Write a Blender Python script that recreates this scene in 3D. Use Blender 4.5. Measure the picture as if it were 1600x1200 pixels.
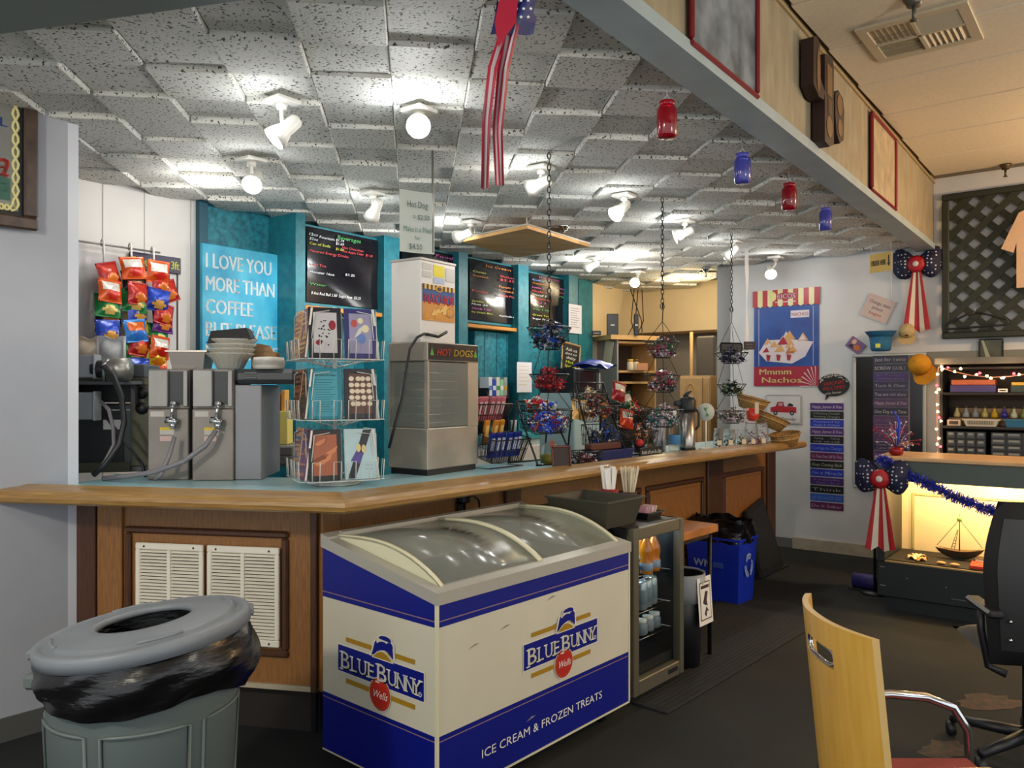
import bpy, math, random
from mathutils import Vector, Matrix
R = math.radians
for _o in list(bpy.data.objects): bpy.data.objects.remove(_o)
SC = bpy.context.scene
COL = SC.collection
# ------------------------------------------------------------------ camera, world, exposure
F, HZ, H = 1245.0, 608.0, 1.5          # focal length in pixels of a 1600 px frame, horizon row, eye height
cd = bpy.data.cameras.new('camera'); cam = bpy.data.objects.new('camera', cd); COL.objects.link(cam)
cam.location = (0, 0, H); cam.rotation_euler = (R(90), 0, 0)
cd.sensor_width = 36; cd.sensor_fit = 'HORIZONTAL'; cd.lens = F/1600*36; cd.shift_y = (HZ-600)/1600; cd.clip_start = 0.02
SC.camera = cam
w = bpy.data.worlds.new('world'); SC.world = w; w.use_nodes = True
w.node_tree.nodes['Background'].inputs[0].default_value = (0.93, 0.97, 1.0, 1)
w.node_tree.nodes['Background'].inputs[1].default_value = 1.0
SC.view_settings.view_transform = 'Standard'; SC.view_settings.look = 'None'
SC.view_settings.exposure = 0.58; SC.view_settings.gamma = 1; SC.view_settings.use_curve_mapping = False
try: SC.cycles.max_bounces = 7; SC.cycles.transparent_max_bounces = 12; SC.cycles.caustics_reflective = False; SC.cycles.caustics_refractive = False; SC.cycles.sample_clamp_indirect = 4
except Exception: pass

def lamp(name, loc, power, color=(1,1,1), radius=.03, kind='POINT', target=None, spot=1.6, size=(.3,.3), blend=.6):
    l = bpy.data.lights.new(name, kind); l.energy = power; l.color = color
    if kind == 'AREA': l.shape = 'RECTANGLE'; l.size, l.size_y = size
    else: l.shadow_soft_size = radius
    if kind == 'SPOT': l.spot_size = spot; l.spot_blend = blend
    o = bpy.data.objects.new(name, l); COL.objects.link(o); o.location = loc
    if target is not None: o.rotation_euler = (Vector(target)-Vector(loc)).to_track_quat('-Z', 'Y').to_euler()
    return o
# lamps of the dining room (out of frame): a warm pendant near the far right, a lamp at the left near the camera
lamp('pendant_light', (4.7, 4.5, 2.65), 88, (1, .62, .30), .12)
lamp('dining_side_light', (-2.0, .2, 2.5), 96, (1, .90, .74), .12)
lamp('dining_side_light', (2.6, 1.2, 2.2), 44, (1, .89, .74), .15)  # unseen fill, hung low to brighten the near right ceiling
lamp('kitchen_fill_light', (1.0, 7.2, 2.60), 10, (1, .95, .85), .12)  # added fill under the kitchen ceiling, no fixture
lamp('back_room_light', (1.9, 8.6, 2.62), 16, (1, .78, .45), .10)
lamp('prep_fill_light', (-1.75, 4.55, 2.62), 5, (1, .97, .92), .10)  # fill light for the white wall, no fixture here

# ------------------------------------------------------------------ helpers
def at(px, py, D): return Vector(((px-800)/F*D, D, H+(HZ-py)/F*D))
def zof(py, D): return H+(HZ-py)/F*D
def cross(p0, d, px):                  # where the sight line of a column meets a plan line p0 + t d
    k = (px-800)/F; t = (k*p0[1]-p0[0])/(d[0]-k*d[1]); return Vector((p0[0]+t*d[0], p0[1]+t*d[1])), t
def col(h):
    h = h.lstrip('#'); c = [int(h[i:i+2], 16)/255 for i in (0, 2, 4)]
    return tuple((x/12.92 if x <= .04045 else ((x+.055)/1.055)**2.4) for x in c)+(1,)
MATS = {}
def mat(name, c='#808080', rough=.6, metal=0, noise=0, scale=20, c2=None, emit=0, trans=0, ior=1.45, alpha=1, bump=0, coat=0, stretch=(1,1,1), detail=3, sharp=None, obj=False, spec=None, tint=None):
    if name in MATS: return MATS[name]
    m = bpy.data.materials.new(name); m.use_nodes = True; nt = m.node_tree; N = nt.nodes; L = nt.links
    b = N['Principled BSDF']; I = b.inputs
    I['Base Color'].default_value = col(c); I['Roughness'].default_value = rough; I['Metallic'].default_value = metal
    if spec is not None: I['Specular IOR Level'].default_value = spec
    if emit: I['Emission Color'].default_value = col(c if tint is None else tint); I['Emission Strength'].default_value = emit
    if trans: I['Transmission Weight'].default_value = trans; I['IOR'].default_value = ior
    if alpha < 1: I['Alpha'].default_value = alpha
    if coat: I['Coat Weight'].default_value = coat; I['Coat Roughness'].default_value = .15
    if noise or bump or c2:
        if obj: tc = N.new('ShaderNodeTexCoord'); src = tc.outputs['Object']
        else: tc = N.new('ShaderNodeNewGeometry'); src = tc.outputs['Position']
        mp = N.new('ShaderNodeMapping'); mp.inputs['Scale'].default_value = stretch; L.new(src, mp.inputs['Vector'])
        t = N.new('ShaderNodeTexNoise'); t.inputs['Scale'].default_value = scale; t.inputs['Detail'].default_value = detail
        L.new(mp.outputs[0], t.inputs['Vector'])
        if c2 or noise:
            r = N.new('ShaderNodeValToRGB'); a, z = sharp or (.3, .7)
            r.color_ramp.elements[0].position = a; r.color_ramp.elements[1].position = z
            c0 = col(c)
            r.color_ramp.elements[0].color = c0 if c2 else tuple(x*(1-noise) for x in c0[:3])+(1,)
            r.color_ramp.elements[1].color = col(c2) if c2 else tuple(min(1, x*(1+noise)) for x in c0[:3])+(1,)
            L.new(t.outputs['Fac'], r.inputs[0]); L.new(r.outputs[0], I['Base Color'])
        if bump:
            bp = N.new('ShaderNodeBump'); bp.inputs['Strength'].default_value = bump; bp.inputs['Distance'].default_value = .004
            L.new(t.outputs['Fac'], bp.inputs['Height']); L.new(bp.outputs[0], I['Normal'])
    MATS[name] = m; return m
def flat(c, rough=.55): return mat('paint_'+c.strip('#'), c, rough)

class MB:
    def __init__(s, T=None): s.v = []; s.f = []; s.m = []; s.sm = []; s.T = T or Matrix(); s.k = 0
    def add(s, vs, fs, k=None, smooth=False):
        o = len(s.v); s.v += [tuple(s.T @ Vector(p)) for p in vs]
        for f in fs: s.f.append([o+i for i in f]); s.m.append(s.k if k is None else k); s.sm.append(smooth)
        return s
    def box(s, x0, x1, y0, y1, z0, z1, k=None):
        return s.add([(x0,y0,z0),(x1,y0,z0),(x1,y1,z0),(x0,y1,z0),(x0,y0,z1),(x1,y0,z1),(x1,y1,z1),(x0,y1,z1)],
              [(0,3,2,1),(4,5,6,7),(0,1,5,4),(1,2,6,5),(2,3,7,6),(3,0,4,7)], k)
    def cbox(s, x0, x1, y0, y1, z0, z1, b=.01, k=None):    # box with chamfered edges
        X, Y, Z = (x0,x1), (y0,y1), (z0,z1); vs = []; ix = {}
        for i in (0,1):
            for j in (0,1):
                for l in (0,1):
                    sx, sy, sz = (1-2*i)*b, (1-2*j)*b, (1-2*l)*b
                    for a, p in enumerate([(X[i],Y[j]+sy,Z[l]+sz),(X[i]+sx,Y[j],Z[l]+sz),(X[i]+sx,Y[j]+sy,Z[l])]): ix[i,j,l,a] = len(vs); vs.append(p)
        fs = []
        def q(*a): fs.append([ix[t] for t in a])
        for i in (0,1):
            o = [(0,0),(1,0),(1,1),(0,1)]
            q(*[(i,a,b_,0) for a, b_ in (o if i else o[::-1])]); q(*[(a,i,b_,1) for a, b_ in (o[::-1] if i else o)]); q(*[(a,b_,i,2) for a, b_ in (o if i else o[::-1])])
        for i in (0,1):
            for j in (0,1):
                q(*((i,j,0,0),(i,j,0,1),(i,j,1,1),(i,j,1,0))); q(*((i,0,j,0),(i,0,j,2),(i,1,j,2),(i,1,j,0))); q(*((0,i,j,1),(0,i,j,2),(1,i,j,2),(1,i,j,1)))
                for l in (0,1): q((i,j,l,0),(i,j,l,1),(i,j,l,2))
        return s.add(vs, fs, k)
    def tube(s, path, r, n=6, closed=False, k=None, cap=True):
        P = [Vector(p) for p in path]; N = len(P); rs = r if isinstance(r, (list, tuple)) else [r]*N; vs = []; fs = []
        prev = None
        for i, p in enumerate(P):
            if closed: t = P[(i+1) % N]-P[i-1]
            else: t = P[min(i+1, N-1)]-P[max(i-1, 0)]
            if t.length < 1e-9: t = Vector((0,0,1))
            t.normalize()
            if prev is None: a = t.cross(Vector((0,0,1))); a = a if a.length > .1 else t.cross(Vector((1,0,0)))
            else: a = prev-t*prev.dot(t)
            a.normalize(); prev = a; b = t.cross(a)
            for j in range(n):
                g = 2*math.pi*j/n; vs.append(p+(a*math.cos(g)+b*math.sin(g))*rs[i])
        for i in range(N if closed else N-1):
            for j in range(n):
                A = i*n+j; B = i*n+(j+1) % n; C = ((i+1) % N)*n+(j+1) % n; D = ((i+1) % N)*n+j; fs.append((A,B,C,D))
        if cap and not closed: fs.append(tuple(range(n))[::-1]); fs.append(tuple((N-1)*n+j for j in range(n)))
        return s.add(vs, fs, k, True)
    def cyl(s, p0, p1, r0, r1=None, n=16, k=None): return s.tube([p0, p1], [r0, r0 if r1 is None else r1], n, k=k)
    def lathe(s, prof, n=24, c=(0,0,0), k=None, sx=1, sy=1, wob=None):
        vs = []; fs = []; m = len(prof)
        for i, (r, z) in enumerate(prof):
            for j in range(n):
                g = 2*math.pi*j/n; q = wob(i, g) if wob else 1
                vs.append((c[0]+r*q*math.cos(g)*sx, c[1]+r*q*math.sin(g)*sy, c[2]+z))
        for i in range(m-1):
            for j in range(n): fs.append((i*n+j, i*n+(j+1) % n, (i+1)*n+(j+1) % n, (i+1)*n+j))
        if prof[0][0] > 1e-4 and prof[0][0] < 9: fs.append(tuple(range(n))[::-1])
        return s.add(vs, fs, k, True)
    def prism(s, poly, y0, y1, k=None):       # polygon in x,z pulled along y
        n = len(poly); vs = [(x,y0,z) for x,z in poly]+[(x,y1,z) for x,z in poly]
        return s.add(vs, [tuple(range(n)), tuple(range(2*n-1, n-1, -1))]+[(i, i+n, (i+1) % n+n, (i+1) % n) for i in range(n)], k)
    def slab(s, poly, z0, z1, k=None):        # polygon in x,y pulled along z
        n = len(poly); vs = [(x,y,z0) for x,y in poly]+[(x,y,z1) for x,y in poly]
        return s.add(vs, [tuple(range(n))[::-1], tuple(range(n, 2*n))]+[(i, (i+1) % n, (i+1) % n+n, i+n) for i in range(n)], k)
    def disc(s, x, z, rx, rz, y, n=20, k=None): return s.add([(x+rx*math.cos(2*math.pi*i/n), y, z+rz*math.sin(2*math.pi*i/n)) for i in range(n)], [tuple(range(n))], k)
    def rect(s, x0, x1, z0, z1, y, k=None): return s.add([(x0,y,z0),(x1,y,z0),(x1,y,z1),(x0,y,z1)], [(0,1,2,3)], k)
    def poly(s, pts, y, k=None): return s.add([(x,y,z) for x,z in pts], [tuple(range(len(pts)))], k)
    def ball(s, c, rx, ry=None, rz=None, n=10, m=6, k=None):
        ry = ry or rx; rz = rz or rx
        return s.lathe([(max(1e-5, math.sin(math.pi*i/m)), -math.cos(math.pi*i/m)*rz) for i in range(m+1)], n, c, k, rx, ry)
    def sheet(s, fn, nu, nv, k=None, smooth=True, thick=0):
        vs = [fn(i/nu, j/nv) for j in range(nv+1) for i in range(nu+1)]; w = nu+1
        return s.add(vs, [(j*w+i, j*w+i+1, (j+1)*w+i+1, (j+1)*w+i) for j in range(nv) for i in range(nu)], k, smooth)
    def text(s, txt, x, z, h, y=-.002, k=None, w=None, shear=0, bold=0, align='C', rot=0, flip=1):
        if bold:
            for q in (-1, 1): s.text(txt, x+q*bold*.8*h*flip, z, h, y, k, (w-2*bold*.8*h) if w else None, shear, 0, align, rot, flip)
            return s
        vs, fs = glyphs(txt, 0); X = [p[0] for p in vs]
        if not X: return s
        x0, x1 = min(X), max(X); sx = h
        if w: sx = w/(x1-x0)
        off = {'C': (x0+x1)/2, 'L': x0, 'R': x1}[align]; c, sn = math.cos(rot), math.sin(rot); out = []
        for p in vs:
            a = (p[0]-off)*sx+p[1]*h*shear; b = (p[1]-.36)*h
            out.append((x+(a*c-b*sn)*flip, y, z+a*sn+b*c))
        return s.add(out, fs, k)
    def obj(s, name, mats, parent=None, loc=(0,0,0), rz=0, smooth=None, kind=None, rot=None):
        me = bpy.data.meshes.new(name); me.from_pydata(s.v, [], s.f)
        for m in (mats if isinstance(mats, (list, tuple)) else [mats]): me.materials.append(m)
        me.polygons.foreach_set('material_index', s.m); me.polygons.foreach_set('use_smooth', s.sm if smooth is None else [smooth]*len(s.f))
        o = bpy.data.objects.new(name, me); COL.objects.link(o); o.location = loc; o.rotation_euler = rot or (0,0,rz)
        if parent: o.parent = parent
        if kind: o['kind'] = kind
        return o
_G = {}
def glyphs(txt, bold=0):
    key = (txt, bold)
    if key not in _G:
        c = bpy.data.curves.new('t', 'FONT'); c.body = txt; c.resolution_u = 2; c.offset = bold; c.fill_mode = 'FRONT'
        o = bpy.data.objects.new('t', c); me = bpy.data.meshes.new_from_object(o)
        _G[key] = ([tuple(v.co) for v in me.vertices], [tuple(p.vertices) for p in me.polygons])
        bpy.data.objects.remove(o); bpy.data.meshes.remove(me); bpy.data.curves.remove(c)
    return _G[key]
def tag(o, label, cat, group=None):
    o['label'] = label; o['category'] = cat
    if group: o['group'] = group
    return o
def thing(name, label, cat, loc=(0,0,0), rz=0, group=None, rot=None):
    o = bpy.data.objects.new(name, None); COL.objects.link(o); o.empty_display_size = .05
    o.location = loc; o.rotation_euler = rot or (0,0,rz); return tag(o, label, cat, group)
def struct(o): o['kind'] = 'structure'; return o
def dup(root, label, loc=None, rz=None, group=None, rot=None):
    r = root.copy(); COL.objects.link(r); r['label'] = label
    if loc is not None: r.location = loc
    if rz is not None: r.rotation_euler = (0,0,rz)
    if rot is not None: r.rotation_euler = rot
    for ch in list(root.children):
        c = ch.copy(); COL.objects.link(c); c.parent = r
        for g in list(ch.children): d = g.copy(); COL.objects.link(d); d.parent = c
    return r
def V3(p, z): return (p[0], p[1], z)

# ------------------------------------------------------------------ materials
M_wall = mat('wall_grey', '#c9cbcd', .7, noise=.05, scale=3)
M_white = mat('white_panel', '#dad8d4', .5, noise=.03, scale=4)
M_teal = mat('teal_sponge', '#0f5a6b', .55, c2='#1f8b9a', scale=26, detail=5, sharp=(.35,.7))
M_tealedge = mat('teal_edge', '#1a6575', .4, c2='#257e8b', scale=18)
M_oak = mat('oak', '#7a5028', .42, c2='#9c6b38', scale=26, stretch=(6,6,.5), obj=True, detail=5)
M_oakd = mat('dark_oak', '#3f2413', .45, c2='#54311a', scale=26, stretch=(6,6,.5), obj=True)
M_rail = mat('oak_rail', '#84602f', .38, c2='#a58146', scale=16, stretch=(.5,7,7), obj=True, detail=5, coat=.2)
M_lam = mat('blue_laminate', '#9cc3cc', .3)
M_steel = mat('stainless', '#a29e97', .36, .7, noise=.1, scale=5)
M_steeld = mat('dull_steel', '#8b8a88', .5, .55, noise=.12, scale=6)
M_chrome = mat('chrome', '#c9c9cc', .12, 1)
M_black = mat('black_plastic', '#15161a', .45)
M_blackm = mat('black_metal', '#121214', .4, .3)
M_bag = mat('black_bag', '#0d0d0f', .24, noise=.2, scale=22, bump=1, stretch=(.6,.6,2.2), detail=6)
M_wire = mat('white_wire', '#cfcfca', .4, .2)
M_wood = mat('light_wood', '#c99a58', .5, c2='#a9763a', scale=14, stretch=(1,8,8), obj=True)
M_carpet = mat('carpet', '#1c2022', .95, noise=.35, scale=140, bump=.5)
M_paper = mat('paper', '#e6e3da', .7)
M_clear = mat('clear_plastic', '#f2f6f6', .12, trans=1, ior=1.15, alpha=.45)
def front_fresnel(N, L):      # reflect on the outer faces only: the pane is thin
    f = N.new('ShaderNodeFresnel'); f.inputs[0].default_value = 1.5; g = N.new('ShaderNodeNewGeometry'); a = N.new('ShaderNodeMath'); a.operation = 'SUBTRACT'; a.inputs[0].default_value = 1; L.new(g.outputs['Backfacing'], a.inputs[1])
    m = N.new('ShaderNodeMath'); m.operation = 'MULTIPLY'; L.new(f.outputs[0], m.inputs[0]); L.new(a.outputs[0], m.inputs[1]); return m.outputs[0]
def glass_mat():
    m = mat('window_glass', '#ffffff', .03); nt = m.node_tree; N = nt.nodes; L = nt.links
    a = N.new('ShaderNodeBsdfTransparent'); a.inputs[0].default_value = (.93,.96,.96,1); g = N.new('ShaderNodeBsdfGlossy'); g.inputs['Roughness'].default_value = .04
    fr = front_fresnel(N, L); mx = N.new('ShaderNodeMixShader')
    L.new(fr, mx.inputs[0]); L.new(a.outputs[0], mx.inputs[1]); L.new(g.outputs[0], mx.inputs[2]); L.new(mx.outputs[0], N['Material Output'].inputs[0]); return m
M_glass = glass_mat()
def hazed_mat():  # grey veil: scratches on the freezer lids, painted reflection on the hot dog case
    m = mat('scratch_sheen_glass', '#b4b8b2', .25); nt = m.node_tree; N = nt.nodes; L = nt.links
    a = N.new('ShaderNodeBsdfTransparent'); a.inputs[0].default_value = (.9,.93,.92,1); g = N.new('ShaderNodeBsdfGlossy'); g.inputs['Roughness'].default_value = .16
    fr = front_fresnel(N, L); mx = N.new('ShaderNodeMixShader'); m2 = N.new('ShaderNodeMixShader'); m2.inputs[0].default_value = .30
    d = N.new('ShaderNodeBsdfDiffuse'); d.inputs[0].default_value = col('#a8aaa2'); L.new(a.outputs[0], m2.inputs[1]); L.new(d.outputs[0], m2.inputs[2])
    L.new(fr, mx.inputs[0]); L.new(m2.outputs[0], mx.inputs[1]); L.new(g.outputs[0], mx.inputs[2]); L.new(mx.outputs[0], N['Material Output'].inputs[0]); return m
M_hazed = hazed_mat()
M_bulb = mat('lit_bulb', '#ffffff', .3, emit=18, tint='#fff6e6')
M_lampw = mat('lamp_white', '#e2e0d8', .4)
M_red = flat('#b3141c'); M_navy = flat('#0b1440'); M_blue = flat('#1226a0', .4); M_wht = flat('#e9e7e0'); M_yel = flat('#e8b71c'); M_blk = flat('#0d0d10')

# ------------------------------------------------------------------ plan of the room
UB = Vector((math.sin(R(36.9)), math.cos(R(36.9))))      # run of the beam and the kitchen wall
UC = Vector((math.sin(R(41.15)), math.cos(R(41.15)))); NC = Vector((-UC.y, UC.x))   # run of the bar and the freezer
SD = Vector((-.982, .189)).normalized(); NS = Vector((-SD.y, SD.x))*-1
NS = Vector((.189, .982)).normalized()
A0 = Vector((-.639, 3.05))                               # front corner of the bar rail
RZ_B, RZ_C = R(90-36.9), R(90-41.15)
RW0, RWD = Vector((2.06, 8.0)), Vector((.787, -.617)).normalized(); RZ_R = math.atan2(RWD.y, RWD.x); RWN = Vector((-.617, -.787)).normalized()
KW0, KWD = Vector((-2.49, 4.595)), Vector((.595, .804)).normalized(); RZ_K = math.atan2(KWD.y, KWD.x); KWN = Vector((KWD.y, -KWD.x))
LW0, LWD = Vector((-2.02, 3.56)), UC
CT, CEIL, CEILR, SOF = 1.07, 2.74, 3.26, 2.68
def rw(px, off=0): return cross(RW0+RWN*off, RWD, px)[0]
def kw(px, off=0): return cross(KW0+KWN*off, KWD, px)[0]
def lw(px, off=0): return cross(LW0+Vector((LWD.y, -LWD.x))*off, LWD, px)[0]
def corner(dm, ds):
    d = NC.x*NS.y-NC.y*NS.x; return A0+Vector(((dm*NS.y-NC.y*ds)/d, (NC.x*ds-dm*NS.x)/d))
def onwall(fn, rz, name, label, cat, px0, px1, py0, py1, off=.01, group=None):
    """a thing centred on a wall: returns its root and its width and height in metres"""
    a, b = fn(px0, off), fn(px1, off); c = fn((px0+px1)/2, off); D = c.y
    o = thing(name, label, cat, (c.x, c.y, zof((py0+py1)/2, D)), rz, group)
    return o, (b-a).length, (py1-py0)*D/F
# ------------------------------------------------------------------ floor, walls, ceilings
struct(MB().box(-6, 9, -3, 14, -.06, 0).obj('floor', mat('floor_carpet', '#15191b', .95, c2='#23241f', scale=2.2, sharp=(.35,.75), bump=.2)))
def wallbox(name, p, d, t0, t1, z0, z1, th, m, side=1):
    """upright slab along plan line p + t d; its face lies on the line and its body behind it"""
    a = math.atan2(d.y, d.x); b = MB().box(t0, t1, 0, th*side, z0, z1) if side > 0 else MB().box(t0, t1, -th, 0, z0, z1)
    return struct(b.obj(name, m, None, (p.x, p.y, 0), a))
# left wall with its metal corner strip
e_l, tl = cross(LW0, LWD, 106)
wallbox('wall_left', LW0, LWD, -4, tl, 0, 2.78, .14, mat('wall_left_grey', '#9da0a8', .7, noise=.05, scale=3))
wallbox('trim_1', LW0-Vector((LWD.y,-LWD.x))*0, LWD, tl, tl+.045, 0, 2.70, .14, mat('corner_strip', '#c6c9d2', .35))
wallbox('baseboard_left', LW0+Vector((LWD.y,-LWD.x))*.012, LWD, -4, tl, 0, .10, .014, mat('vinyl_base', '#4c4d4a', .6))
wallbox('wall_right', RW0, RWD, 0, 6, 0, 3.3, .14, M_wall)
tb = cross(RW0, RWD, 1239)[1]
wallbox('baseboard_right', RW0+RWN*.02, RWD, tb, 6, 0, .105, .02, mat('cream_base', '#a99f8b', .6, noise=.15, scale=9))
wallbox('baseboard_far', RW0+RWN*.008, RWD, 0, tb, 0, .09, .008, mat('grey_base', '#6f7073', .6))
struct(MB().box(0, .14, 0, 2.6, 0, 3.0).obj('wall_passage', M_wall, None, V3(RW0, 0), RZ_R))
# kitchen wall: white panels, then teal
def tk(px, off=0): return cross(KW0+KWN*off, KWD, px)[1]
t1, t2, t3 = tk(305), tk(313), tk(925)
wallbox('wall_back', KW0, KWD, -2.5, t1, 0, 2.8, .12, M_white)
wallbox('trim_2', KW0+KWN*.015, KWD, t1-.035, t1+.03, 0, 2.76, .05, mat('white_strip', '#cfcdc9', .4))
wallbox('trim_3', KW0+KWN*.004, KWD, tk(160), tk(161), 0, 2.76, .01, mat('seam', '#b4b2ae', .5))
wallbox('trim_4', KW0+KWN*.004, KWD, tk(225), tk(226), 0, 2.76, .01, MATS['seam'])
wallbox('wall_kitchen', KW0, KWD, t2-.05, t3, 0, 2.8, .12, M_teal)
# far end of the kitchen: tan soffit, darker recess below, return wall
FE = KW0+KWD*t3
FB, _ = cross(KW0, KWD, 986); 
M_tan = mat('tan_wall', '#d9c5a0', .7, noise=.04, scale=3); M_greyw = mat('grey_recess', '#8f8a84', .7)
fe = Vector((1.50, 10.15)); fr = Vector((2.75, 9.17)); fd = (fr-fe).normalized()
wallbox('wall_far', KW0, KWD, t3, t3+1.3, 0, 2.8, .12, M_tan)
wallbox('soffit_far', fe, fd, -.4, 1.9, 2.19, 2.8, .4, M_tan)
wallbox('wall_recess', fe-RWN*.35, fd, -.6, 2.2, 0, 2.4, .1, M_greyw)
wallbox('trim_5', fe+RWN*.02, fd, -.1, 1.9, 2.175, 2.205, .05, mat('dark_trim', '#5a4128', .6))
# right-hand ceiling of large panels
rc = struct(MB().slab([tuple(A) for A in (Vector((.21,2.40))-UB*7, Vector((3.75,7.15)), Vector((8.2,3.4)), Vector((4.6,-4.4)))], CEILR+.03, CEILR+.08).obj('ceiling_right', mat('grid_backing', '#7c7466', .8)))  # deck behind the panels, seen as the joints between them
M_panel = mat('ceiling_panel', '#e4dbc6', .85, noise=.05, scale=60)
P0 = cross(Vector((.334,2.416)), UB, 1452)[0]
pm = {}
for i in range(16):
    for j in range(4):
        bw = .61; key = 0
        if not pm: pm[0] = MB().cbox(.007, 1.213, .007, .603, CEILR, CEILR+.04, .004).obj('ceiling_panel', M_panel, rc).data; o = bpy.data.objects[-1] if 0 else rc.children[-1]
        else: o = bpy.data.objects.new('ceiling_panel', pm[0]); COL.objects.link(o); o.parent = rc
        q = P0-UB*(.61*(i+1)-.1)+RWD*(1.22*j-(.61 if i % 2 else 0)*0)
        o.location = (q.x, q.y, 0); o.rotation_euler = (0,0,RZ_R); 
# beam: blue grey soffit board with a papered fascia above it
BL = Vector((.149,2.416)); bt = cross(BL, UB, 1440)[1]
beam = struct(MB().box(-7, bt+.15, -.148, 0, SOF, SOF+.05).obj('beam_soffit', mat('blue_grey_paint', '#a4b4b8', .45, noise=.08, scale=6), None, V3(BL,0), RZ_B))
beam2 = struct(MB().box(-7, bt+.2, -.128, -.02, SOF+.05, CEILR+.05).obj('beam_fascia', mat('fascia_paper', '#a89c80', .7, c2='#92866c', scale=5, stretch=(3,3,1)), None, V3(BL,0), RZ_B))
struct(MB().box(-7, bt+.2, -.140, -.126, CEILR-.012, CEILR+.02).obj('trim_6', mat('angle_trim', '#a99670', .6), None, V3(BL,0), RZ_B))
struct(MB().box(bt-.03, bt+.0, -.134, -.126, SOF+.05, CEILR-.01).obj('trim_7', MATS['dark_trim'], None, V3(BL,0), RZ_B))
# header over the short run of the bar, near the camera
hb = Vector((-1.66, 2.60)); struct(MB().box(-3, 3.4, -.30, 0, SOF-.02, SOF+.18).obj('beam_header', mat('header_paint', '#59645f', .5), None, V3(hb,0), math.atan2(-.26, 1)))
# left ceiling: foot-square fissured tiles hung at two levels
def tile_mat():
    m = mat('fissured_tile', '#b9bab4', .85); nt = m.node_tree; N = nt.nodes; L = nt.links; b = N['Principled BSDF']
    g = N.new('ShaderNodeNewGeometry'); mp = N.new('ShaderNodeMapping'); mp.inputs['Scale'].default_value = (1,1,1); mp.inputs['Rotation'].default_value = (0,0,.9)
    L.new(g.outputs['Position'], mp.inputs[0])
    n = N.new('ShaderNodeTexNoise'); n.inputs['Scale'].default_value = 85; n.inputs['Detail'].default_value = 1.5; L.new(mp.outputs[0], n.inputs['Vector'])
    r = N.new('ShaderNodeValToRGB'); r.color_ramp.elements[0].position = .60; r.color_ramp.elements[0].color = (1,1,1,1); r.color_ramp.elements[1].position = .655; r.color_ramp.elements[1].color = (.10,.10,.09,1)
    L.new(n.outputs['Fac'], r.inputs[0])
    n2 = N.new('ShaderNodeTexNoise'); n2.inputs['Scale'].default_value = 1.3; L.new(g.outputs['Position'], n2.inputs['Vector'])
    r2 = N.new('ShaderNodeValToRGB'); r2.color_ramp.elements[0].color = col('#c9c7bc'); r2.color_ramp.elements[1].color = col('#e8e8e4'); L.new(n2.outputs['Fac'], r2.inputs[0])
    mx = N.new('ShaderNodeMixRGB'); mx.blend_type = 'MULTIPLY'; mx.inputs[0].default_value = 1; L.new(r2.outputs[0], mx.inputs[1]); L.new(r.outputs[0], mx.inputs[2]); L.new(mx.outputs[0], b.inputs['Base Color'])
    bp = N.new('ShaderNodeBump'); bp.inputs['Strength'].default_value = .5; bp.inputs['Distance'].default_value = .003; bp.invert = True; L.new(n.outputs['Fac'], bp.inputs['Height']); L.new(bp.outputs[0], b.inputs['Normal'])
    return m
M_tile = tile_mat()
cl = struct(MB().slab([(BL-UB*3)[:], (BL+UB*(bt+.2))[:], (1.9,8.3), (3.0,9.4), (1.3,10.9), (.5,9.6), (-3.4,4.0), (-4.2,1.2)], CEIL+.05, CEIL+.09).obj('ceiling', mat('ceiling_deck', '#8a8a84', .9)))
TA = R(7.0); tx = Vector((math.cos(TA), math.sin(TA))); ty = Vector((-math.sin(TA), math.cos(TA)))
O0 = Vector((-.398*1.0, 2.50)); S = .3048
def left_of(p, a, d): return (p-a).x*-d.y+(p-a).y*d.x     # > 0 to the left of the run
tiles = []
for i in range(-14, 14):
    for j in range(-1, 32):
        c = O0+tx*S*(i+.5)+ty*S*(j+.5)
        if left_of(c, BL, UB) < .05: continue
        if left_of(c, KW0, KWD) > .13 and c.y < 9.3: continue
        if (c-fe).dot(-RWN) > .1: continue
        if (c-RW0).dot(RWN) < .08 and c.x > RW0.x: continue
        k = c.x/c.y; 
        if abs(k) > .86 or c.y < 1.9: continue
        if c.y < 2.0 : continue
        tiles.append((c.length, i, j, c))
tiles.sort(key=lambda t: t[0]); rnd = random.Random(5)
tm = MB().cbox(-S/2+.001, S/2-.001, -S/2+.001, S/2-.001, 0, .06, .004); rest = MB(); first = None
for n, (_, i, j, c) in enumerate(tiles):
    z = CEIL-.012-(.022 if (i+j) % 2 else 0)+rnd.uniform(-.006, .006); rx = rnd.uniform(-.012,.012); ry = rnd.uniform(-.010,.010)
    if n < 300:
        if first is None: o = tm.obj('ceiling_tile', M_tile, cl); first = o.data
        else: o = bpy.data.objects.new('ceiling_tile', first); COL.objects.link(o); o.parent = cl
        o.location = (c.x, c.y, z); o.rotation_euler = (rx, ry, TA)
    else:
        rest.T = Matrix.Translation((c.x, c.y, z)) @ Matrix.Rotation(TA, 4, 'Z') @ Matrix.Rotation(rx, 4, 'X'); rest.box(-S/2+.001, S/2-.001, -S/2+.001, S/2-.001, 0, .06)
MB().box(-6, bt+.1, -.01, .34, CEIL-.006, CEIL+.05).obj('edge_strip', M_tile, cl, V3(BL,0), RZ_B)
if rest.v: rest.obj('far_tiles', M_tile, cl, kind='stuff')

# ------------------------------------------------------------------ bar counter
bar = thing('bar_counter', 'long oak-panelled bar counter with rounded wood rail and pale blue top', 'counter', V3(A0, 0))
def L0(p): return (p.x-A0.x, p.y-A0.y)
EM = 4.66
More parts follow.
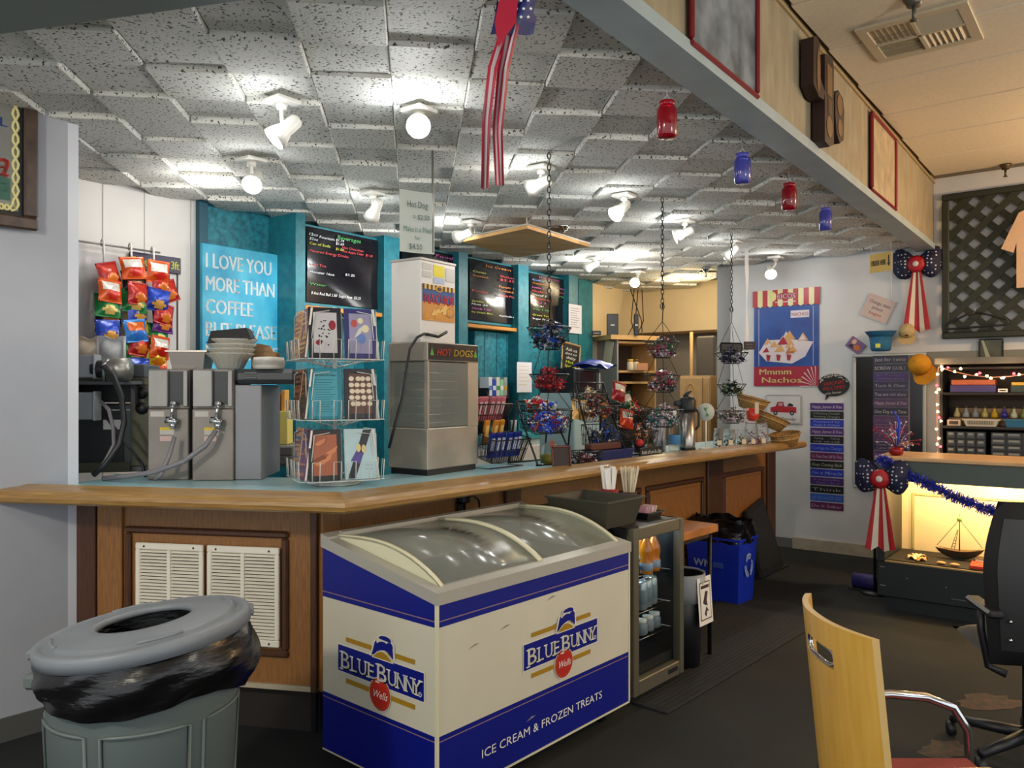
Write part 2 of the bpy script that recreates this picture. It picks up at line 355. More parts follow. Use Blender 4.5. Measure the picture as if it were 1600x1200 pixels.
# rail: a nosed moulding swept along both runs, mitred at the corner
prof = [(0,1.045),(.004,1.028),(.02,1.018),(.05,1.02),(.055,1.04),(.13,1.055),(.145,1.082),(.13,1.088),(.10,1.082),(.05,1.078),(.02,1.072),(.004,1.06)]
def rail(dir_, nrm, t0, length, mat_, endcut=.0, startcut=0):
    b = MB(); vs = []; n = len(prof); a = math.atan2(dir_.y, dir_.x)
    return a
def rail_obj(main):
    b = MB(); n = len(prof); vs = []
    d = UC if main else SD; length = EM if main else 1.62
    for e in (0, 1):
        for (q, z) in prof:
            c = corner(q, q)-A0; tt = c.dot(d)
            p = c if e == 0 else c+d*(length-tt-(q*.9 if main else -q*.25))
            vs.append((p.x*d.x+p.y*d.y, -p.x*d.y+p.y*d.x, z))
    fs = [(i, (i+1) % n, (i+1) % n+n, i+n) for i in range(n)]+[tuple(range(n)), tuple(range(2*n-1, n-1, -1))]
    b.add(vs, fs); return b.obj('bar_rail', M_rail, bar, (0,0,0), math.atan2(d.y, d.x), smooth=False)
rail_obj(True); rail_obj(False)
# laminate top
ci = corner(.12,.12); cb = corner(.62,.72)
poly = [ci, A0+UC*(EM-.12)+NC*.12, A0+UC*(EM-.12)+NC*.62, cb, cb+SD*1.25, A0+SD*1.45+NS*.62, A0+SD*1.45+NS*.12]
MB().slab([L0(p) for p in poly], 1.04, CT).obj('countertop', M_lam, bar)
# panelled fronts
PC = corner(.39,.33)
def tpx(px): return cross(PC, UC, px)[1]
def run(dir_, L_, main):
    a = math.atan2(dir_.y, dir_.x); p = L0(PC)
    return dict(parent=bar, loc=(p[0], p[1], 0), rz=a)
sgn = 1
kwm = run(UC, 4.76, True)
MB().box(0, 4.76, .0, .04, .2, 1.03).obj('front_panel', M_oak, **kwm)
MB().box(.02, 4.7, .05, .09, 0, .2).obj('kickboard', M_black, **kwm)
for a, b in ((497,527),(786,810),(1102,1126),(1196,1208)):
    MB().cbox(tpx(a)+.002, tpx(b), -.025, 0, .2, 1.03, .006).obj('post', M_oakd if a > 600 else M_oak, **kwm)
def frame(mb, x0, x1, z0, z1, w=.035, y0=-.02):
    mb.cbox(x0, x1, y0, .002, z1-w, z1, .008).cbox(x0, x1, y0, .002, z0, z0+w, .008).cbox(x0, x0+w, y0, .002, z0+w, z1-w, .008).cbox(x1-w, x1, y0, .002, z0+w, z1-w, .008); return mb
for a, b in ((540,775),(822,905),(915,1000),(1008,1098),(1128,1192)):
    x0, x1 = tpx(a), tpx(b)
    frame(MB(), x0, x1, .30, .84).obj('panel_moulding', M_oakd, **kwm)
    MB().cbox(x0+.06, x1-.06, -.008, .002, .36, .78, .006).obj('raised_panel', M_oak, **kwm)
ks = dict(parent=bar, loc=L0(PC)+(0,), rz=math.atan2(-SD.y, -SD.x))     # local x runs back towards the corner, so x is negative
def tps(px): return -cross(PC, SD, px)[1]
MB().box(tps(127), 0, 0, .04, .215, 1.03).obj('front_panel', M_oak, **ks)
MB().box(tps(127), -.02, .06, .10, 0, .2).obj('kickboard', mat('dark_kick', '#221a14', .8), **ks)
MB().box(tps(330), 0, -.012, .01, .20, .222).obj('base_strip', mat('pale_strip', '#b3a68c', .5), **ks)
MB().cbox(tps(124), tps(155), -.03, 0, .2, 1.03, .004).obj('post', M_oakd, **ks)
MB().cbox(tps(156), tps(194), -.02, 0, .2, 1.03, .004).obj('post', M_oak, **ks)
MB().cbox(-.03, .0, -.02, 0, .2, 1.03, .004).obj('post', M_oakd, **ks)
frame(MB(), tps(198), tps(452), .34, .885, .03).obj('panel_moulding', M_oakd, **ks)
# two louvred vents in the short front
M_vent = mat('cream_vent', '#efe8d8', .5)
for (a, b, lab) in ((217,322,'cream metal return air vent, left of the pair in the bar front'),(328,440,'cream metal return air vent, right of the pair in the bar front')):
    x0, x1 = tps(a), tps(b); o = PC+SD*-(x0+x1)/2-NS*.022; W = x1-x0
    v = thing('vent_grille', lab, 'vent', V3(o, .60), ks['rz'], 'bar vents')
    m = MB()
    m.cbox(-W/2, W/2, -.006, .012, .185, .215, .004).cbox(-W/2, W/2, -.006, .012, -.215, -.185, .004).cbox(-W/2, -W/2+.022, -.006, .012, -.185, .185, .004).cbox(W/2-.022, W/2, -.006, .012, -.185, .185, .004).box(-.008, .008, -.006, .012, -.185, .185)
    m.obj('frame', M_vent, v)
    sl = MB()
    for i in range(25):
        z = -.182+.0148*i
        for s0, s1 in ((-W/2+.022,-.008),(.008,W/2-.022)): sl.add([(s0,-.004,z+.002),(s1,-.004,z+.002),(s1,.007,z+.0085),(s0,.007,z+.0085),(s0,-.004,z),(s1,-.004,z)], [(0,1,2,3),(4,5,1,0)])
    sl.obj('louvers', M_vent, v, kind='stuff')
    MB().box(-W/2+.01, W/2-.01, .012, .016, -.2, .2).obj('backing', mat('vent_dark', '#1c1916', .8), v)
    for x in (-W/2+.045, W/2-.045):
        for z in (.2,-.2): MB().ball((x,-.006,z), .005, n=6, m=4).obj('screw', M_blk, v)
# wall outlet with a plug, on the bar front
q = PC+UC*tpx(718)-NC*.0; ol = thing('power_outlet', 'chrome power outlet with a black plug on the bar front', 'outlet', (q.x, q.y, .93), RZ_C)
MB().cbox(-.04, .04, -.008, .0, -.062, .062, .003).obj('cover_plate', M_chrome, ol)
MB().cbox(-.02, .035, -.05, -.008, -.01, .045, .008).cbox(-.02, .02, -.012, -.008, -.05, -.015, .002).obj('plug', M_black, ol)
MB().tube([(.0,-.045,.02),(.03,-.07,.03),(.07,-.07,.0),(.09,-.06,-.06),(.09,-.04,-.2)], .006, 6).obj('cord', M_black, ol)
# ------------------------------------------------------------------ ice cream chest freezer
fz0 = at(683, 1255, 2.73); fz = thing('chest_freezer', 'white and blue ice cream chest freezer with curved sliding glass lid', 'freezer', (fz0.x, fz0.y, 0), RZ_C)
FW, FD, ZB, ZF, ZK = 1.20, .655, .08, .80, .915
M_fw = mat('freezer_cream', '#cfcab6', .45, noise=.04, scale=3); M_fb = mat('freezer_blue', '#08157e', .4); M_ft = mat('freezer_trim', '#b0aca2', .45, .2); M_iv = mat('ivory_plastic', '#d8d3b4', .4)
def zt(y): return ZF-.035+(ZK-ZF)*y/FD
b = MB()
b.add([(0,0,ZB),(FW,0,ZB),(FW,FD,ZB),(0,FD,ZB),(0,0,zt(0)),(FW,0,zt(0)),(FW,FD,zt(FD)),(0,FD,zt(FD))], [(0,3,2,1),(0,1,5,4),(1,2,6,5),(2,3,7,6),(3,0,4,7)])
b.obj('body', M_fw, fz)
# interior well
w_ = MB(); w_.box(.06, FW-.06, .07, FD-.07, .34, .36); 
for x0,x1,y0,y1 in ((.05,FW-.05,.06,.07),(.05,FW-.05,FD-.07,FD-.06),(.05,.06,.06,FD-.06),(FW-.06,FW-.05,.06,FD-.06)): w_.box(x0,x1,y0,y1,.34,.755)
w_.obj('well', mat('well_grey', '#8b8d88', .5), fz)
# front bands, printed
fr_ = MB(); fr_.rect(0, FW, ZB, ZB+.225, -.0015).obj('lower_band', M_fb, fz)
MB().rect(0, FW, zt(0)-.085, zt(0), -.0015).obj('upper_band', M_fb, fz)
MB().add([(-.0015,FD,ZB),(-.0015,0,ZB),(-.0015,0,ZB+.225),(-.0015,FD,ZB+.225)], [(0,1,2,3)]).obj('lower_band', M_fb, fz)
MB().add([(-.0015,FD,zt(0)-.085),(-.0015,0,zt(0)-.085),(-.0015,0,zt(0)),(-.0015,FD,zt(FD))], [(0,1,2,3)]).obj('upper_band', M_fb, fz)
pin = mat('pinstripe', '#8a6f7a', .5); st = MB()
for z0 in (ZB+.205, zt(0)-.066): st.rect(0, FW, z0, z0+.004, -.0025)
for z0 in (ZB+.205, zt(0)-.066): st.add([(-.0025,FD,z0),(-.0025,0,z0),(-.0025,0,z0+.004),(-.0025,FD,z0+.004)], [(0,1,2,3)])
st.obj('pinstripes', pin, fz)
fl = MB()
for x0,x1,y0,y1 in ((-.004,.006,-.004,.008),(FW-.006,FW+.004,-.004,.008)): fl.box(x0,x1,y0,y1,ZB,ZF-.03)
fl.box(-.003, .0, -.003, FD, ZB-.006, ZB).box(0, FW, -.004, .0, ZB-.008, ZB)
fl.obj('edge_trim', M_iv, fz)
# logo, on the front and on the side
def logo(mb, cx, cz, s, fl=1):
    W, Hh = .305*s, .125*s
    mb.rect(cx-W-.006*s, cx+W+.006*s, cz-Hh/2-.006*s, cz+Hh/2+.006*s, -.0022, 3)
    for z in (.098, -.10): mb.rect(cx-.245*s, cx+.245*s, cz+(z-.012)*s, cz+(z+.010)*s, -.0030, 4)
    mb.rect(cx-W, cx+W, cz-Hh/2, cz+Hh/2, -.0036, 0)
    yy = -.0052; h = .118*s
    for ch, x, k, ww in (('B',-.235,1.0,.078),('L',-.168,.80,.05),('U',-.105,.80,.066),('E',-.043,.80,.05),('B',.036,1.0,.078),('U',.108,.80,.066),('N',.168,.80,.066),('N',.226,.80,.066),('Y',.270,.80,.068)):
        for dx, dz, kk, dy in ((.006,-.006,5,0),(0,0,1,-.0006)): mb.text(ch, cx+(x+dx-.01)*s*fl, cz+(dz+(.0 if k == 1 else -.008))*s, h*k, yy+dy, kk, w=ww*.86*s, bold=.010, flip=fl)
        for ex, ez in {'B':((-1,1),(-1,-1)),'L':((-1,1),(-1,-1)),'U':((-1,1),(1,1)),'E':((-1,1),(-1,-1)),'N':((-1,1),(-1,-1),(1,1)),'Y':((-1,1),(1,1),(0,-1))}[ch]: xx = cx+(x-.01+ex*ww*.40)*s*fl; zz = cz-.008*s+ez*h*k*.345; mb.rect(xx-.014*s, xx+.014*s, zz-.003*s, zz+.003*s, yy-.0007, 1)
    mb.disc(cx+.283*fl*s, cz-.035*s, .011*s, .011*s, yy, 14, 1).disc(cx+.283*fl*s, cz-.035*s, .008*s, .008*s, yy-.0004, 14, 0).text('R', cx+.283*fl*s, cz-.035*s, .012*s, yy-.0008, 1, flip=fl)
    mb.disc(cx+.01*s*fl, cz-.103*s, .078*s, .078*s, -.0040, 28, 3).disc(cx+.01*s*fl, cz-.103*s, .074*s, .074*s, -.0046, 28, 2).disc(cx+.01*s*fl, cz-.103*s, .066*s, .066*s, -.0050, 28, 4).disc(cx+.01*s*fl, cz-.103*s, .064*s, .064*s, -.0054, 28, 2)
    mb.text('Wells', cx+.01*s*fl, cz-.103*s, .05*s, -.0060, 1, shear=.3, w=.105*s, flip=fl)
    # leaping rabbit over a gold dome with a pale halo
    def P(pts, y, k, g=0): mb.poly([(cx+fl*(x*s*1.1), cz+z*s) for x, z in pts], y, k)
    arc = [(-.035+.12*i/12, .062+.034*math.sin(math.pi*i/12)) for i in range(13)]
    body = [(-.045,.068),(-.034,.098),(-.026,.124),(-.020,.137),(-.013,.136),(-.008,.128),(.004,.137),(.022,.143),(.040,.143),(.052,.138),(.060,.145),(.076,.148),(.088,.142),(.093,.130),(.090,.121),(.093,.105),(.094,.080),(.087,.078),(.078,.090),(.060,.101),(.040,.106),(.015,.101),(-.008,.091),(-.028,.074)]
    ear = [(.078,.147),(.082,.158),(.070,.168),(.045,.172),(.018,.168),(.002,.160),(.006,.153),(.03,.151),(.055,.150)]
    for sh, y in ((arc, -.0038), (body, -.0040), (ear, -.0042)):
        mx_ = sum(p[0] for p in sh)/len(sh); mz_ = sum(p[1] for p in sh)/len(sh)
        P([(mx_+(x-mx_)*1.12+(.004 if x > mx_ else -.004), mz_+(z-mz_)*1.12+(.003 if z > mz_ else -.003)) for x, z in sh], y, 3)
    P(arc, -.0046, 4); P(body, -.0050, 0); P(ear, -.0054, 0)
LM = [M_fb, M_wht, mat('logo_red', '#b8261c', .45), mat('logo_white', '#dcd8c8', .5), mat('logo_gold', '#a8801c', .45), M_blk]
lg = MB(); logo(lg, .70, .462, .80); 
lg.obj('logo', LM, fz); sf = mat('scuff', '#8f8a7c', .6)
for i in range(5):
    lg = MB(); a = (.32,.60,.615,.15,.47)[i]; z = (.60,.655,.54,.57,.21)[i]; ww = .06; lg.add([(a,-.002,z),(a+ww,-.002,z+.010),(a+ww*.6,-.002,z+.013),(a+.01,-.002,z+.004)], [(0,1,2,3)], 0).obj('scuff', sf, fz)
MB().text('ICE CREAM & FROZEN TREATS', .60, .175, .046, -.004, 0, w=.76).obj('lettering', M_wht, fz)
ls = MB(Matrix.Translation((0, FD/2, 0)) @ Matrix.Rotation(R(-90), 4, 'Z')); logo(ls, 0.02, .462, .80); ls.obj('side_logo', LM, fz)
# rim, glass lids, end arches
rim = MB()
def rimbar(x0,x1,y0,y1,h0,h1):
    z0, z1 = ZF+(ZK-ZF)*y0/FD, ZF+(ZK-ZF)*y1/FD
    rim.add([(x0,y0,z0-h0),(x1,y0,z0-h0),(x1,y1,z1-h0),(x0,y1,z1-h0),(x0,y0,z0+h1),(x1,y0,z0+h1),(x1,y1,z1+h1),(x0,y1,z1+h1)], [(0,3,2,1),(4,5,6,7),(0,1,5,4),(1,2,6,5),(2,3,7,6),(3,0,4,7)])
rimbar(-.008,FW+.008,-.008,.045,.04,.004); rimbar(-.008,FW+.008,FD-.045,FD+.005,.04,.012); rimbar(-.008,.04,.045,FD-.045,.04,.004); rimbar(FW-.04,FW+.008,.045,FD-.045,.04,.004)
rim.obj('rim', M_ft, fz)
def arch(v): y = .03+(FD-.05)*v; return y, ZF+(ZK-ZF)*y/FD+.006+.062*math.sin(math.pi*min(1, v**.85))*(1-.15*v)
N_ = 16
for x0 in (.045, FW-.057):
    e = MB(); vs = []; 
    for i in range(N_+1):
        y, z = arch(i/N_); zb = ZF+(ZK-ZF)*y/FD-.005
        vs += [(x0,y,zb),(x0,y,z),(x0+.012,y,zb),(x0+.012,y,z)]
    fs = []
    for i in range(N_): a = 4*i; fs += [(a,a+1,a+5,a+4),(a+2,a+6,a+7,a+3),(a+1,a+3,a+7,a+5)]
    e.add(vs, fs).obj('end_arch', M_iv, fz)
def strip(x0, x1, dz, name, m, th=.012):
    e = MB(); vs = []
    for i in range(N_+1): y, z = arch(i/N_); vs += [(x0,y,z+dz),(x1,y,z+dz),(x0,y,z+dz-th),(x1,y,z+dz-th)]
    fs = []
    for i in range(N_): a = 4*i; fs += [(a,a+1,a+5,a+4),(a+2,a+6,a+7,a+3),(a,a+4,a+6,a+2),(a+1,a+3,a+7,a+5)]
    fs += [(0,2,3,1), (4*N_,4*N_+1,4*N_+3,4*N_+2)]
    return e.add(vs, fs, smooth=True).obj(name, m, fz)
strip(.045, .06, .004, 'lid_frame', M_iv); strip(FW-.06, FW-.045, .004, 'lid_frame', M_iv); strip(FW*.5-.012, FW*.5+.012, .006, 'lid_frame', M_iv)
strip(.055, FW*.5+.02, -.004, 'glass_lid', M_hazed, .004); strip(FW*.5-.02, FW-.055, -.012, 'glass_lid', M_hazed, .004)
g1 = MB(); y, z = arch(.97); g1.box(.06, FW-.06, y-.01, y+.012, z-.01, z+.012); g1.obj('lid_rail', M_ft, fz)
for x in (.12, FW-.12):
    for y in (.08, FD-.08):
        c = MB(); c.cyl((x-.012,y,.035),(x+.012,y,.035),.034,n=14); c.box(x-.018,x-.013,y-.02,y+.02,.035,.08).box(x+.013,x+.018,y-.02,y+.02,.035,.08).obj('caster', M_black, fz)
rnd = random.Random(3)
def fz_at(x, y, z): return fz0.xy+UC*x+NC*y, z
M_fog = mat('frost_wrap', '#d5dcda', .35, noise=.12, scale=20, bump=.5)
for i, (x,y,lab) in enumerate([(.22,.17,'near the front left corner'),(.45,.17,'left of the lid bar at the front'),(.74,.17,'right of the lid bar at the front'),(.99,.18,'towards the right end'),(.87,.43,'deep on the right side'),(.32,.43,'deep on the left side')]):
    p, z = fz_at(x, y, .36); s = thing('ice_cream_pack', 'frosted clear-wrapped ice cream pack in the freezer, '+lab, 'ice cream', V3(p, .36), RZ_C+rnd.uniform(-.5,.5), 'packs inside the freezer')
    hh = rnd.uniform(.18,.24)+.10*(y < .3)
    MB().cbox(-.10,.10,-.075,.075,0,hh,.03).obj('pack', M_fog, s)
    MB().sheet(lambda u,v: (-.11+.22*u, -.085+.17*v, hh+.004+.018*math.sin(9*u+i)*math.cos(7*v)), 10, 8).obj('wrap', mat('clear_wrap', '#dfe8e8', .15, noise=.1, scale=9, bump=.6), s)

# ------------------------------------------------------------------ glass-door drinks fridge
fg0 = at(991, 1105, 3.757); FGW, FGD, FGH = .475, .46, .835
fg = thing('drinks_fridge', 'small black drinks fridge with a steel framed glass door', 'fridge', (fg0.x, fg0.y, 0), RZ_C)
b = MB(); b.box(0,.02,.05,FGD,.03,FGH).box(FGW-.02,FGW,.05,FGD,.03,FGH).box(0.02,FGW-.02,FGD-.02,FGD,.03,FGH).box(.02,FGW-.02,.05,FGD-.02,.03,.16).box(0,FGW,.03,FGD,FGH-.03,FGH)
b.obj('cabinet', M_black, fg)
MB().box(.02,FGW-.02,.05,.055,.1605,FGH-.03).box(.02,.022,.055,FGD-.021,.1605,FGH-.03).obj('liner', mat('fridge_liner', '#23282b', .4), fg)
d = MB(); d.cbox(0,.045,0,.045,.04,FGH,.004).cbox(FGW-.036,FGW,0,.045,.04,FGH,.004).cbox(.045,FGW-.045,0,.045,FGH-.055,FGH,.004).cbox(.045,FGW-.045,0,.045,.04,.11,.004)
d.obj('door_frame', mat('door_steel', '#6a6656', .4, .4), fg)
for o in list(fg.children):
    if o.name.startswith('liner'): bpy.data.objects.remove(o)
MB().box(.02,FGW-.02,FGD-.03,FGD-.021,.16,FGH-.03).obj('liner', mat('fridge_liner', '#2c3236', .4), fg)
MB().box(.045,FGW-.045,.018,.022,.11,FGH-.055).obj('door_glass', M_glass, fg)
MB().box(FGW-.16,FGW-.07,-.003,0,.07,.092).obj('badge', M_black, fg)
for z in (.27,.40,.565):
    s = MB()
    for i in range(9): y = .06+i*.042; s.cyl((.03,y,z),(FGW-.03,y,z),.0025,n=5)
    s.cyl((.03,.06,z),(.03,.40,z),.003,n=5).cyl((FGW-.03,.06,z),(FGW-.03,.40,z),.003,n=5); s.obj('wire_shelf', M_chrome, fg)
for x in (.05,FGW-.05):
    for y in (.06,.4): MB().cyl((x,y,0),(x,y,.04),.018,n=10).obj('foot', M_black, fg)
MB().box(.1,.38,.12,.3,FGH-.038,FGH-.031).obj('interior_lamp', mat('cool_led', '#dff2ff', .4, emit=6, tint='#bfe6ff'), fg)
lo = fg0.xy+UC*.24+NC*.2; lamp('fridge_light', (lo.x, lo.y, FGH-.06), .45, (.75,.92,1), .04)
def fgp(x, y, z): p = fg0.xy+UC*x+NC*y; return (p.x, p.y, z)
M_or = mat('orange_drink', '#d8791c', .15, coat=.4); M_can = mat('can_metal', '#b9c2c6', .3, .6)
bt_ = None
for i, (x, y, lab) in enumerate([(.27,.10,'front bottle'),(.36,.11,'bottle right of the front bottle'),(.41,.24,'rear bottle')]):
    l = 'orange soda bottle with blue cap in the drinks fridge, '+lab
    if bt_ is None:
        bt_ = thing('soda_bottle', l, 'bottle', fgp(x,y,.568), RZ_C, 'orange bottles in the fridge')
        MB().lathe([(.03,0),(.034,.01),(.034,.06),(.03,.075),(.035,.11),(.032,.135),(.014,.175),(.012,.19)], 14).obj('body', M_or, bt_)
        MB().lathe([(.014,.188),(.015,.19),(.015,.205),(.0001,.206)], 12).obj('cap', mat('cap_blue', '#7fc3e8', .4), bt_)
        MB().lathe([(.0346,.02),(.0346,.058)], 14).obj('label_band', mat('label_pale', '#b9c6dc', .5), bt_)
    else: dup(bt_, l, fgp(x,y,.568), RZ_C+.5*i)
cn_ = None
for i, (x, y, lab) in enumerate([(.21,.09,'leftmost of the front three'),(.275,.10,'middle of the front three'),(.34,.11,'rightmost of the front three'),(.405,.17,'set back on the right'),(.30,.20,'behind the middle can')]):
    l = 'silver drink can on the middle fridge shelf, '+lab
    if cn_ is None:
        cn_ = thing('drink_can', l, 'can', fgp(x,y,.403), RZ_C, 'cans in the fridge')
        MB().lathe([(.022,0),(.028,.008),(.028,.125),(.022,.14),(.0001,.138)], 16).obj('can_body', M_can, cn_)
        MB().lathe([(.0285,.03),(.0285,.10)], 16).obj('label_band', mat('can_label', '#8fa0a6', .4), cn_)
    else: dup(cn_, l, fgp(x,y,.403))
jr_ = None
for i, (x, y, lab) in enumerate([(.22,.10,'left'),(.30,.11,'middle'),(.38,.12,'right')]):
    l = 'small clear jar with white cap on the lowest fridge shelf, '+lab
    if jr_ is None:
        jr_ = thing('small_jar', l, 'jar', fgp(x,y,.273), 0, 'jars on the lowest fridge shelf'); MB().lathe([(.028,0),(.034,.01),(.034,.05),(.026,.062)], 14).obj('jar_body', mat('jar_grey', '#7d868a', .2), jr_); MB().lathe([(.028,.06),(.028,.075),(.0001,.076)], 14).obj('lid', M_wht, jr_)
    else: dup(jr_, l, fgp(x,y,.273))
# things on the fridge
b0 = fgp(.05, .26, FGH)
tr = thing('condiment_bin', 'dark olive plastic bin with a handle hole on top of the drinks fridge', 'bin', b0, RZ_C)
def taper(mb, w0, d0, w1, d1, h, th=.006, rimw=.012):
    P = []
    for (w, d, z) in ((w0,d0,0),(w1,d1,h),(w1+rimw,d1+rimw,h),(w1+rimw,d1+rimw,h-.008),(w1-th,d1-th,h-.002),(w0-th,d0-th,th)):
        P += [(-w/2,-d/2,z),(w/2,-d/2,z),(w/2,d/2,z),(-w/2,d/2,z)]
    fs = [(3,2,1,0)]
    for a, b_ in ((0,1),(1,3),(3,2),(2,4),(4,5)):
        for i in range(4): j = (i+1) % 4; fs.append((4*a+i,4*a+j,4*b_+j,4*b_+i))
    fs.append((20,21,22,23)); return mb.add(P, fs)
taper(MB(), .25,.30,.32,.37,.135).obj('bin_body', mat('olive_plastic', '#3d3c31', .5), tr)
MB().tube([(.145+.02*0+.012*0+.0, .012*math.cos(a)-.12, .095+.02*math.sin(a)) for a in [i*math.pi/5 for i in range(10)]], .004, 5, closed=True).obj('handle_ring', mat('pale_ring', '#9c9c92', .5), tr)
def cupset(name, lab, cat, p, m_cup, items, n, hgt, m_it, r=.045, ch=.11):
    c = thing(name, lab, cat, p, 0); MB().lathe([(r*.75,0),(r,ch),(r*.93,ch),(r*.7,.008),(.0001,.008)], 16).obj('cup', m_cup, c)
    rr = random.Random(n)
    for i in range(n):
        a = rr.uniform(0, 6.28); q = r*.6*rr.random()**.5; tx_, ty_ = math.cos(a)*q, math.sin(a)*q
        if items == 'knife': MB(Matrix.Translation((tx_*.7,ty_*.7,.01)) @ Matrix.Rotation(rr.uniform(-.15,.15),4,'Y') @ Matrix.Rotation(rr.uniform(-.6,.6),4,'Z')).cbox(-.010,.010,-.0015,.0015,0,hgt*rr.uniform(.9,1.02),.0012).obj('plastic_knife', m_it, c)
        else: MB().cyl((tx_*.5,ty_*.5,.012),(tx_*2.0,ty_*2.0,hgt*rr.uniform(.93,1)),.0032,n=6).obj('straw', m_it, c)
    return c
p = fgp(.30,.34,FGH); cupset('cutlery_cup', 'cup of upright white plastic knives on the drinks fridge', 'cup', p, flat('#8c1519'), 'knife', 14, .25, M_wht, .045, .14)
p = fgp(.46,.33,FGH); cupset('straw_cup', 'dark red cup holding a fan of white paper straws', 'cup', p, flat('#3d1510'), 'straw', 22, .25, mat('straw_paper', '#d9d0b8', .6), .05, .11)
s = thing('sugar_caddy', 'shallow caddy of pink and yellow sweetener packets beside the straws', 'caddy', fgp(.36,.16,FGH), RZ_C); taper(MB(), .13,.10,.15,.12,.035).obj('tray', M_black, s)
rr = random.Random(4)
for i in range(14): MB(Matrix.Translation((-.055+.008*i, rr.uniform(-.01,.01), .012)) @ Matrix.Rotation(rr.uniform(.2,.6),4,'Y')).box(-.001,.001,-.03,.03,0,.05).obj('packet', flat(['#d99aa8','#e4d9b0','#d7a9c0','#efe9dc'][i % 4]), s)
# butcher block table beside the fridge
tb0 = fg0.xy+UC*.50+NC*.03; tt = thing('side_table', 'low table with a butcher block top next to the drinks fridge', 'table', V3(tb0, 0), RZ_C)
MB().cbox(0,.42,0,.42,.70,.745,.006).obj('tabletop', mat('butcher_block', '#8a4f22', .35, c2='#b8763a', scale=12, stretch=(.6,14,1), obj=True), tt)
for x in (.03,.39):
    for y in (.04,.38): MB().cyl((x,y,.0),(x,y,.70),.012,n=8).obj('leg', M_blackm, tt)
MB().box(.03,.39,.035,.045,.67,.70).box(.03,.39,.375,.385,.67,.70).obj('apron', M_blackm, tt)
# little lined bin with a notice
lb = fg0.xy+UC*.66+NC*.12; o = thing('lined_bin', 'small black bin with a clear liner and a printed notice, under the table', 'bin', V3(lb,0), RZ_C)
MB().lathe([(.10,0),(.125,.50),(.12,.50),(.095,.01),(.0001,.01)], 20).obj('bin_body', M_black, o)
MB().lathe([(.122,.36),(.128,.42),(.131,.505),(.126,.512),(.118,.505)], 24, wob=lambda i,g: 1+.025*math.sin(9*g+i)).obj('liner', mat('clear_liner', '#b8bcc0', .2, bump=.8, scale=30, alpha=.55), o)
n_ = MB(Matrix.Translation((.02,-.133,.37)) @ Matrix.Rotation(R(-4),4,'X')); n_.box(-.075,.075,0,.002,-.125,.125,0).rect(-.058,.058,-.10,.10,-.001,1).rect(-.052,.052,-.094,.094,-.0015,0)
n_.rect(-.045,.045,.065,.082,-.002,1).poly([(-.03,-.01),(.0,.05),(.03,.045),(.012,.0),(.02,-.03),(-.012,-.02)], -.002, 1).poly([(-.02,-.07),(.005,-.03),(.03,-.06),(.01,-.055),(0,-.085)], -.002, 1)
n_.obj('notice', [M_paper, flat('#3a2a30')], o)
# recycling bin
rb0 = at(1155, 942, 5.50); o = thing('recycling_bin', 'blue recycling bin with a black liner, against the bar front', 'bin', (rb0.x, rb0.y, 0), RZ_C)
M_rb = mat('bin_blue', '#1030b4', .45)
P = []
for (x0,x1,y0,y1,z) in ((0.02,.26,.02,.38,0),(0,.29,0,.41,.44),(-.008,.298,-.008,.418,.44),(-.008,.298,-.008,.418,.455),(.006,.284,.006,.404,.455),(.026,.25,.026,.37,.01)): P += [(x0,y0,z),(x1,y0,z),(x1,y1,z),(x0,y1,z)]
fs = [(3,2,1,0)]
for a in range(5):
    for i in range(4): j = (i+1) % 4; fs.append((4*a+i,4*a+j,4*a+4+j,4*a+4+i))
fs.append((20,21,22,23)); MB().add(P, fs).obj('bin_body', M_rb, o)
def rough_ring(w, d, cx, cy, z0, z1, seed, spread=.0):
    rr = random.Random(seed); ph = [rr.uniform(0,6.28) for _ in range(4)]
    def fn(u, v):
        g = 2*math.pi*u; c, s = math.cos(g), math.sin(g); q = 1/max(abs(c), abs(s))**.8
        k = 1+.03*math.sin(7*g+ph[0]+6*v)+.02*math.sin(15*g+ph[1]-9*v)+spread*v
        return (cx+w/2*c*q*k, cy+d/2*s*q*k, z0+(z1-z0)*v+.012*math.sin(5*g+ph[2])*v+.006*math.sin(13*g+ph[3]))
    return fn
MB().sheet(rough_ring(.30,.42,.145,.20,.42,.575,2), 60, 6).obj('liner', M_bag, o)
MB().sheet(lambda u,v: (.145+(u-.5)*.27, .20+(v-.5)*.39, .47+.09*math.sin(3.1*u)*math.sin(3.1*v)+.012*math.sin(17*u+5*v)), 14, 14).obj('liner_mouth', M_bag, o)
sy = MB()
for i in range(3):
    a = math.pi/2+i*2*math.pi/3
    for (r0, r1, d0, d1) in ((.052,.066,.30,.85),(.036,.048,.30,.85)):
        pts = []
        for j in range(6): g = a+d0-.9+(d1+.4)*j/5; pts.append((.145+r1*math.cos(g), .26+r1*1.3*math.sin(g)))
        for j in range(5,-1,-1): g = a+d0-.9+(d1+.4)*j/5; pts.append((.145+r0*math.cos(g), .26+r0*1.3*math.sin(g)))
        sy.poly(pts, -.004, 0)
    g = a+.75; sy.poly([(.145+.07*math.cos(g), .26+.09*math.sin(g)),(.145+.034*math.cos(g), .26+.044*math.sin(g)),(.145+.05*math.cos(g+.35), .26+.065*math.sin(g+.35))], -.0045, 0)
sy.obj('recycling_symbol', mat('pale_print', '#8fa6d8', .5), o)
sd_ = MB(Matrix.Translation((-.012,.22,.27)) @ Matrix.Rotation(R(-90),4,'Z') @ Matrix.Rotation(R(3),4,'X')); sd_.text('W', -.08, .0, .075, -.004, 0, bold=.04).text('M', -.01, -.0, .075, -.004, 0, bold=.04).rect(.03,.11,-.025,.015,-.004,1)
sd_.obj('side_print', [mat('pale_print2', '#aeb6d6', .5), mat('mid_print', '#3f57b8', .5)], o)
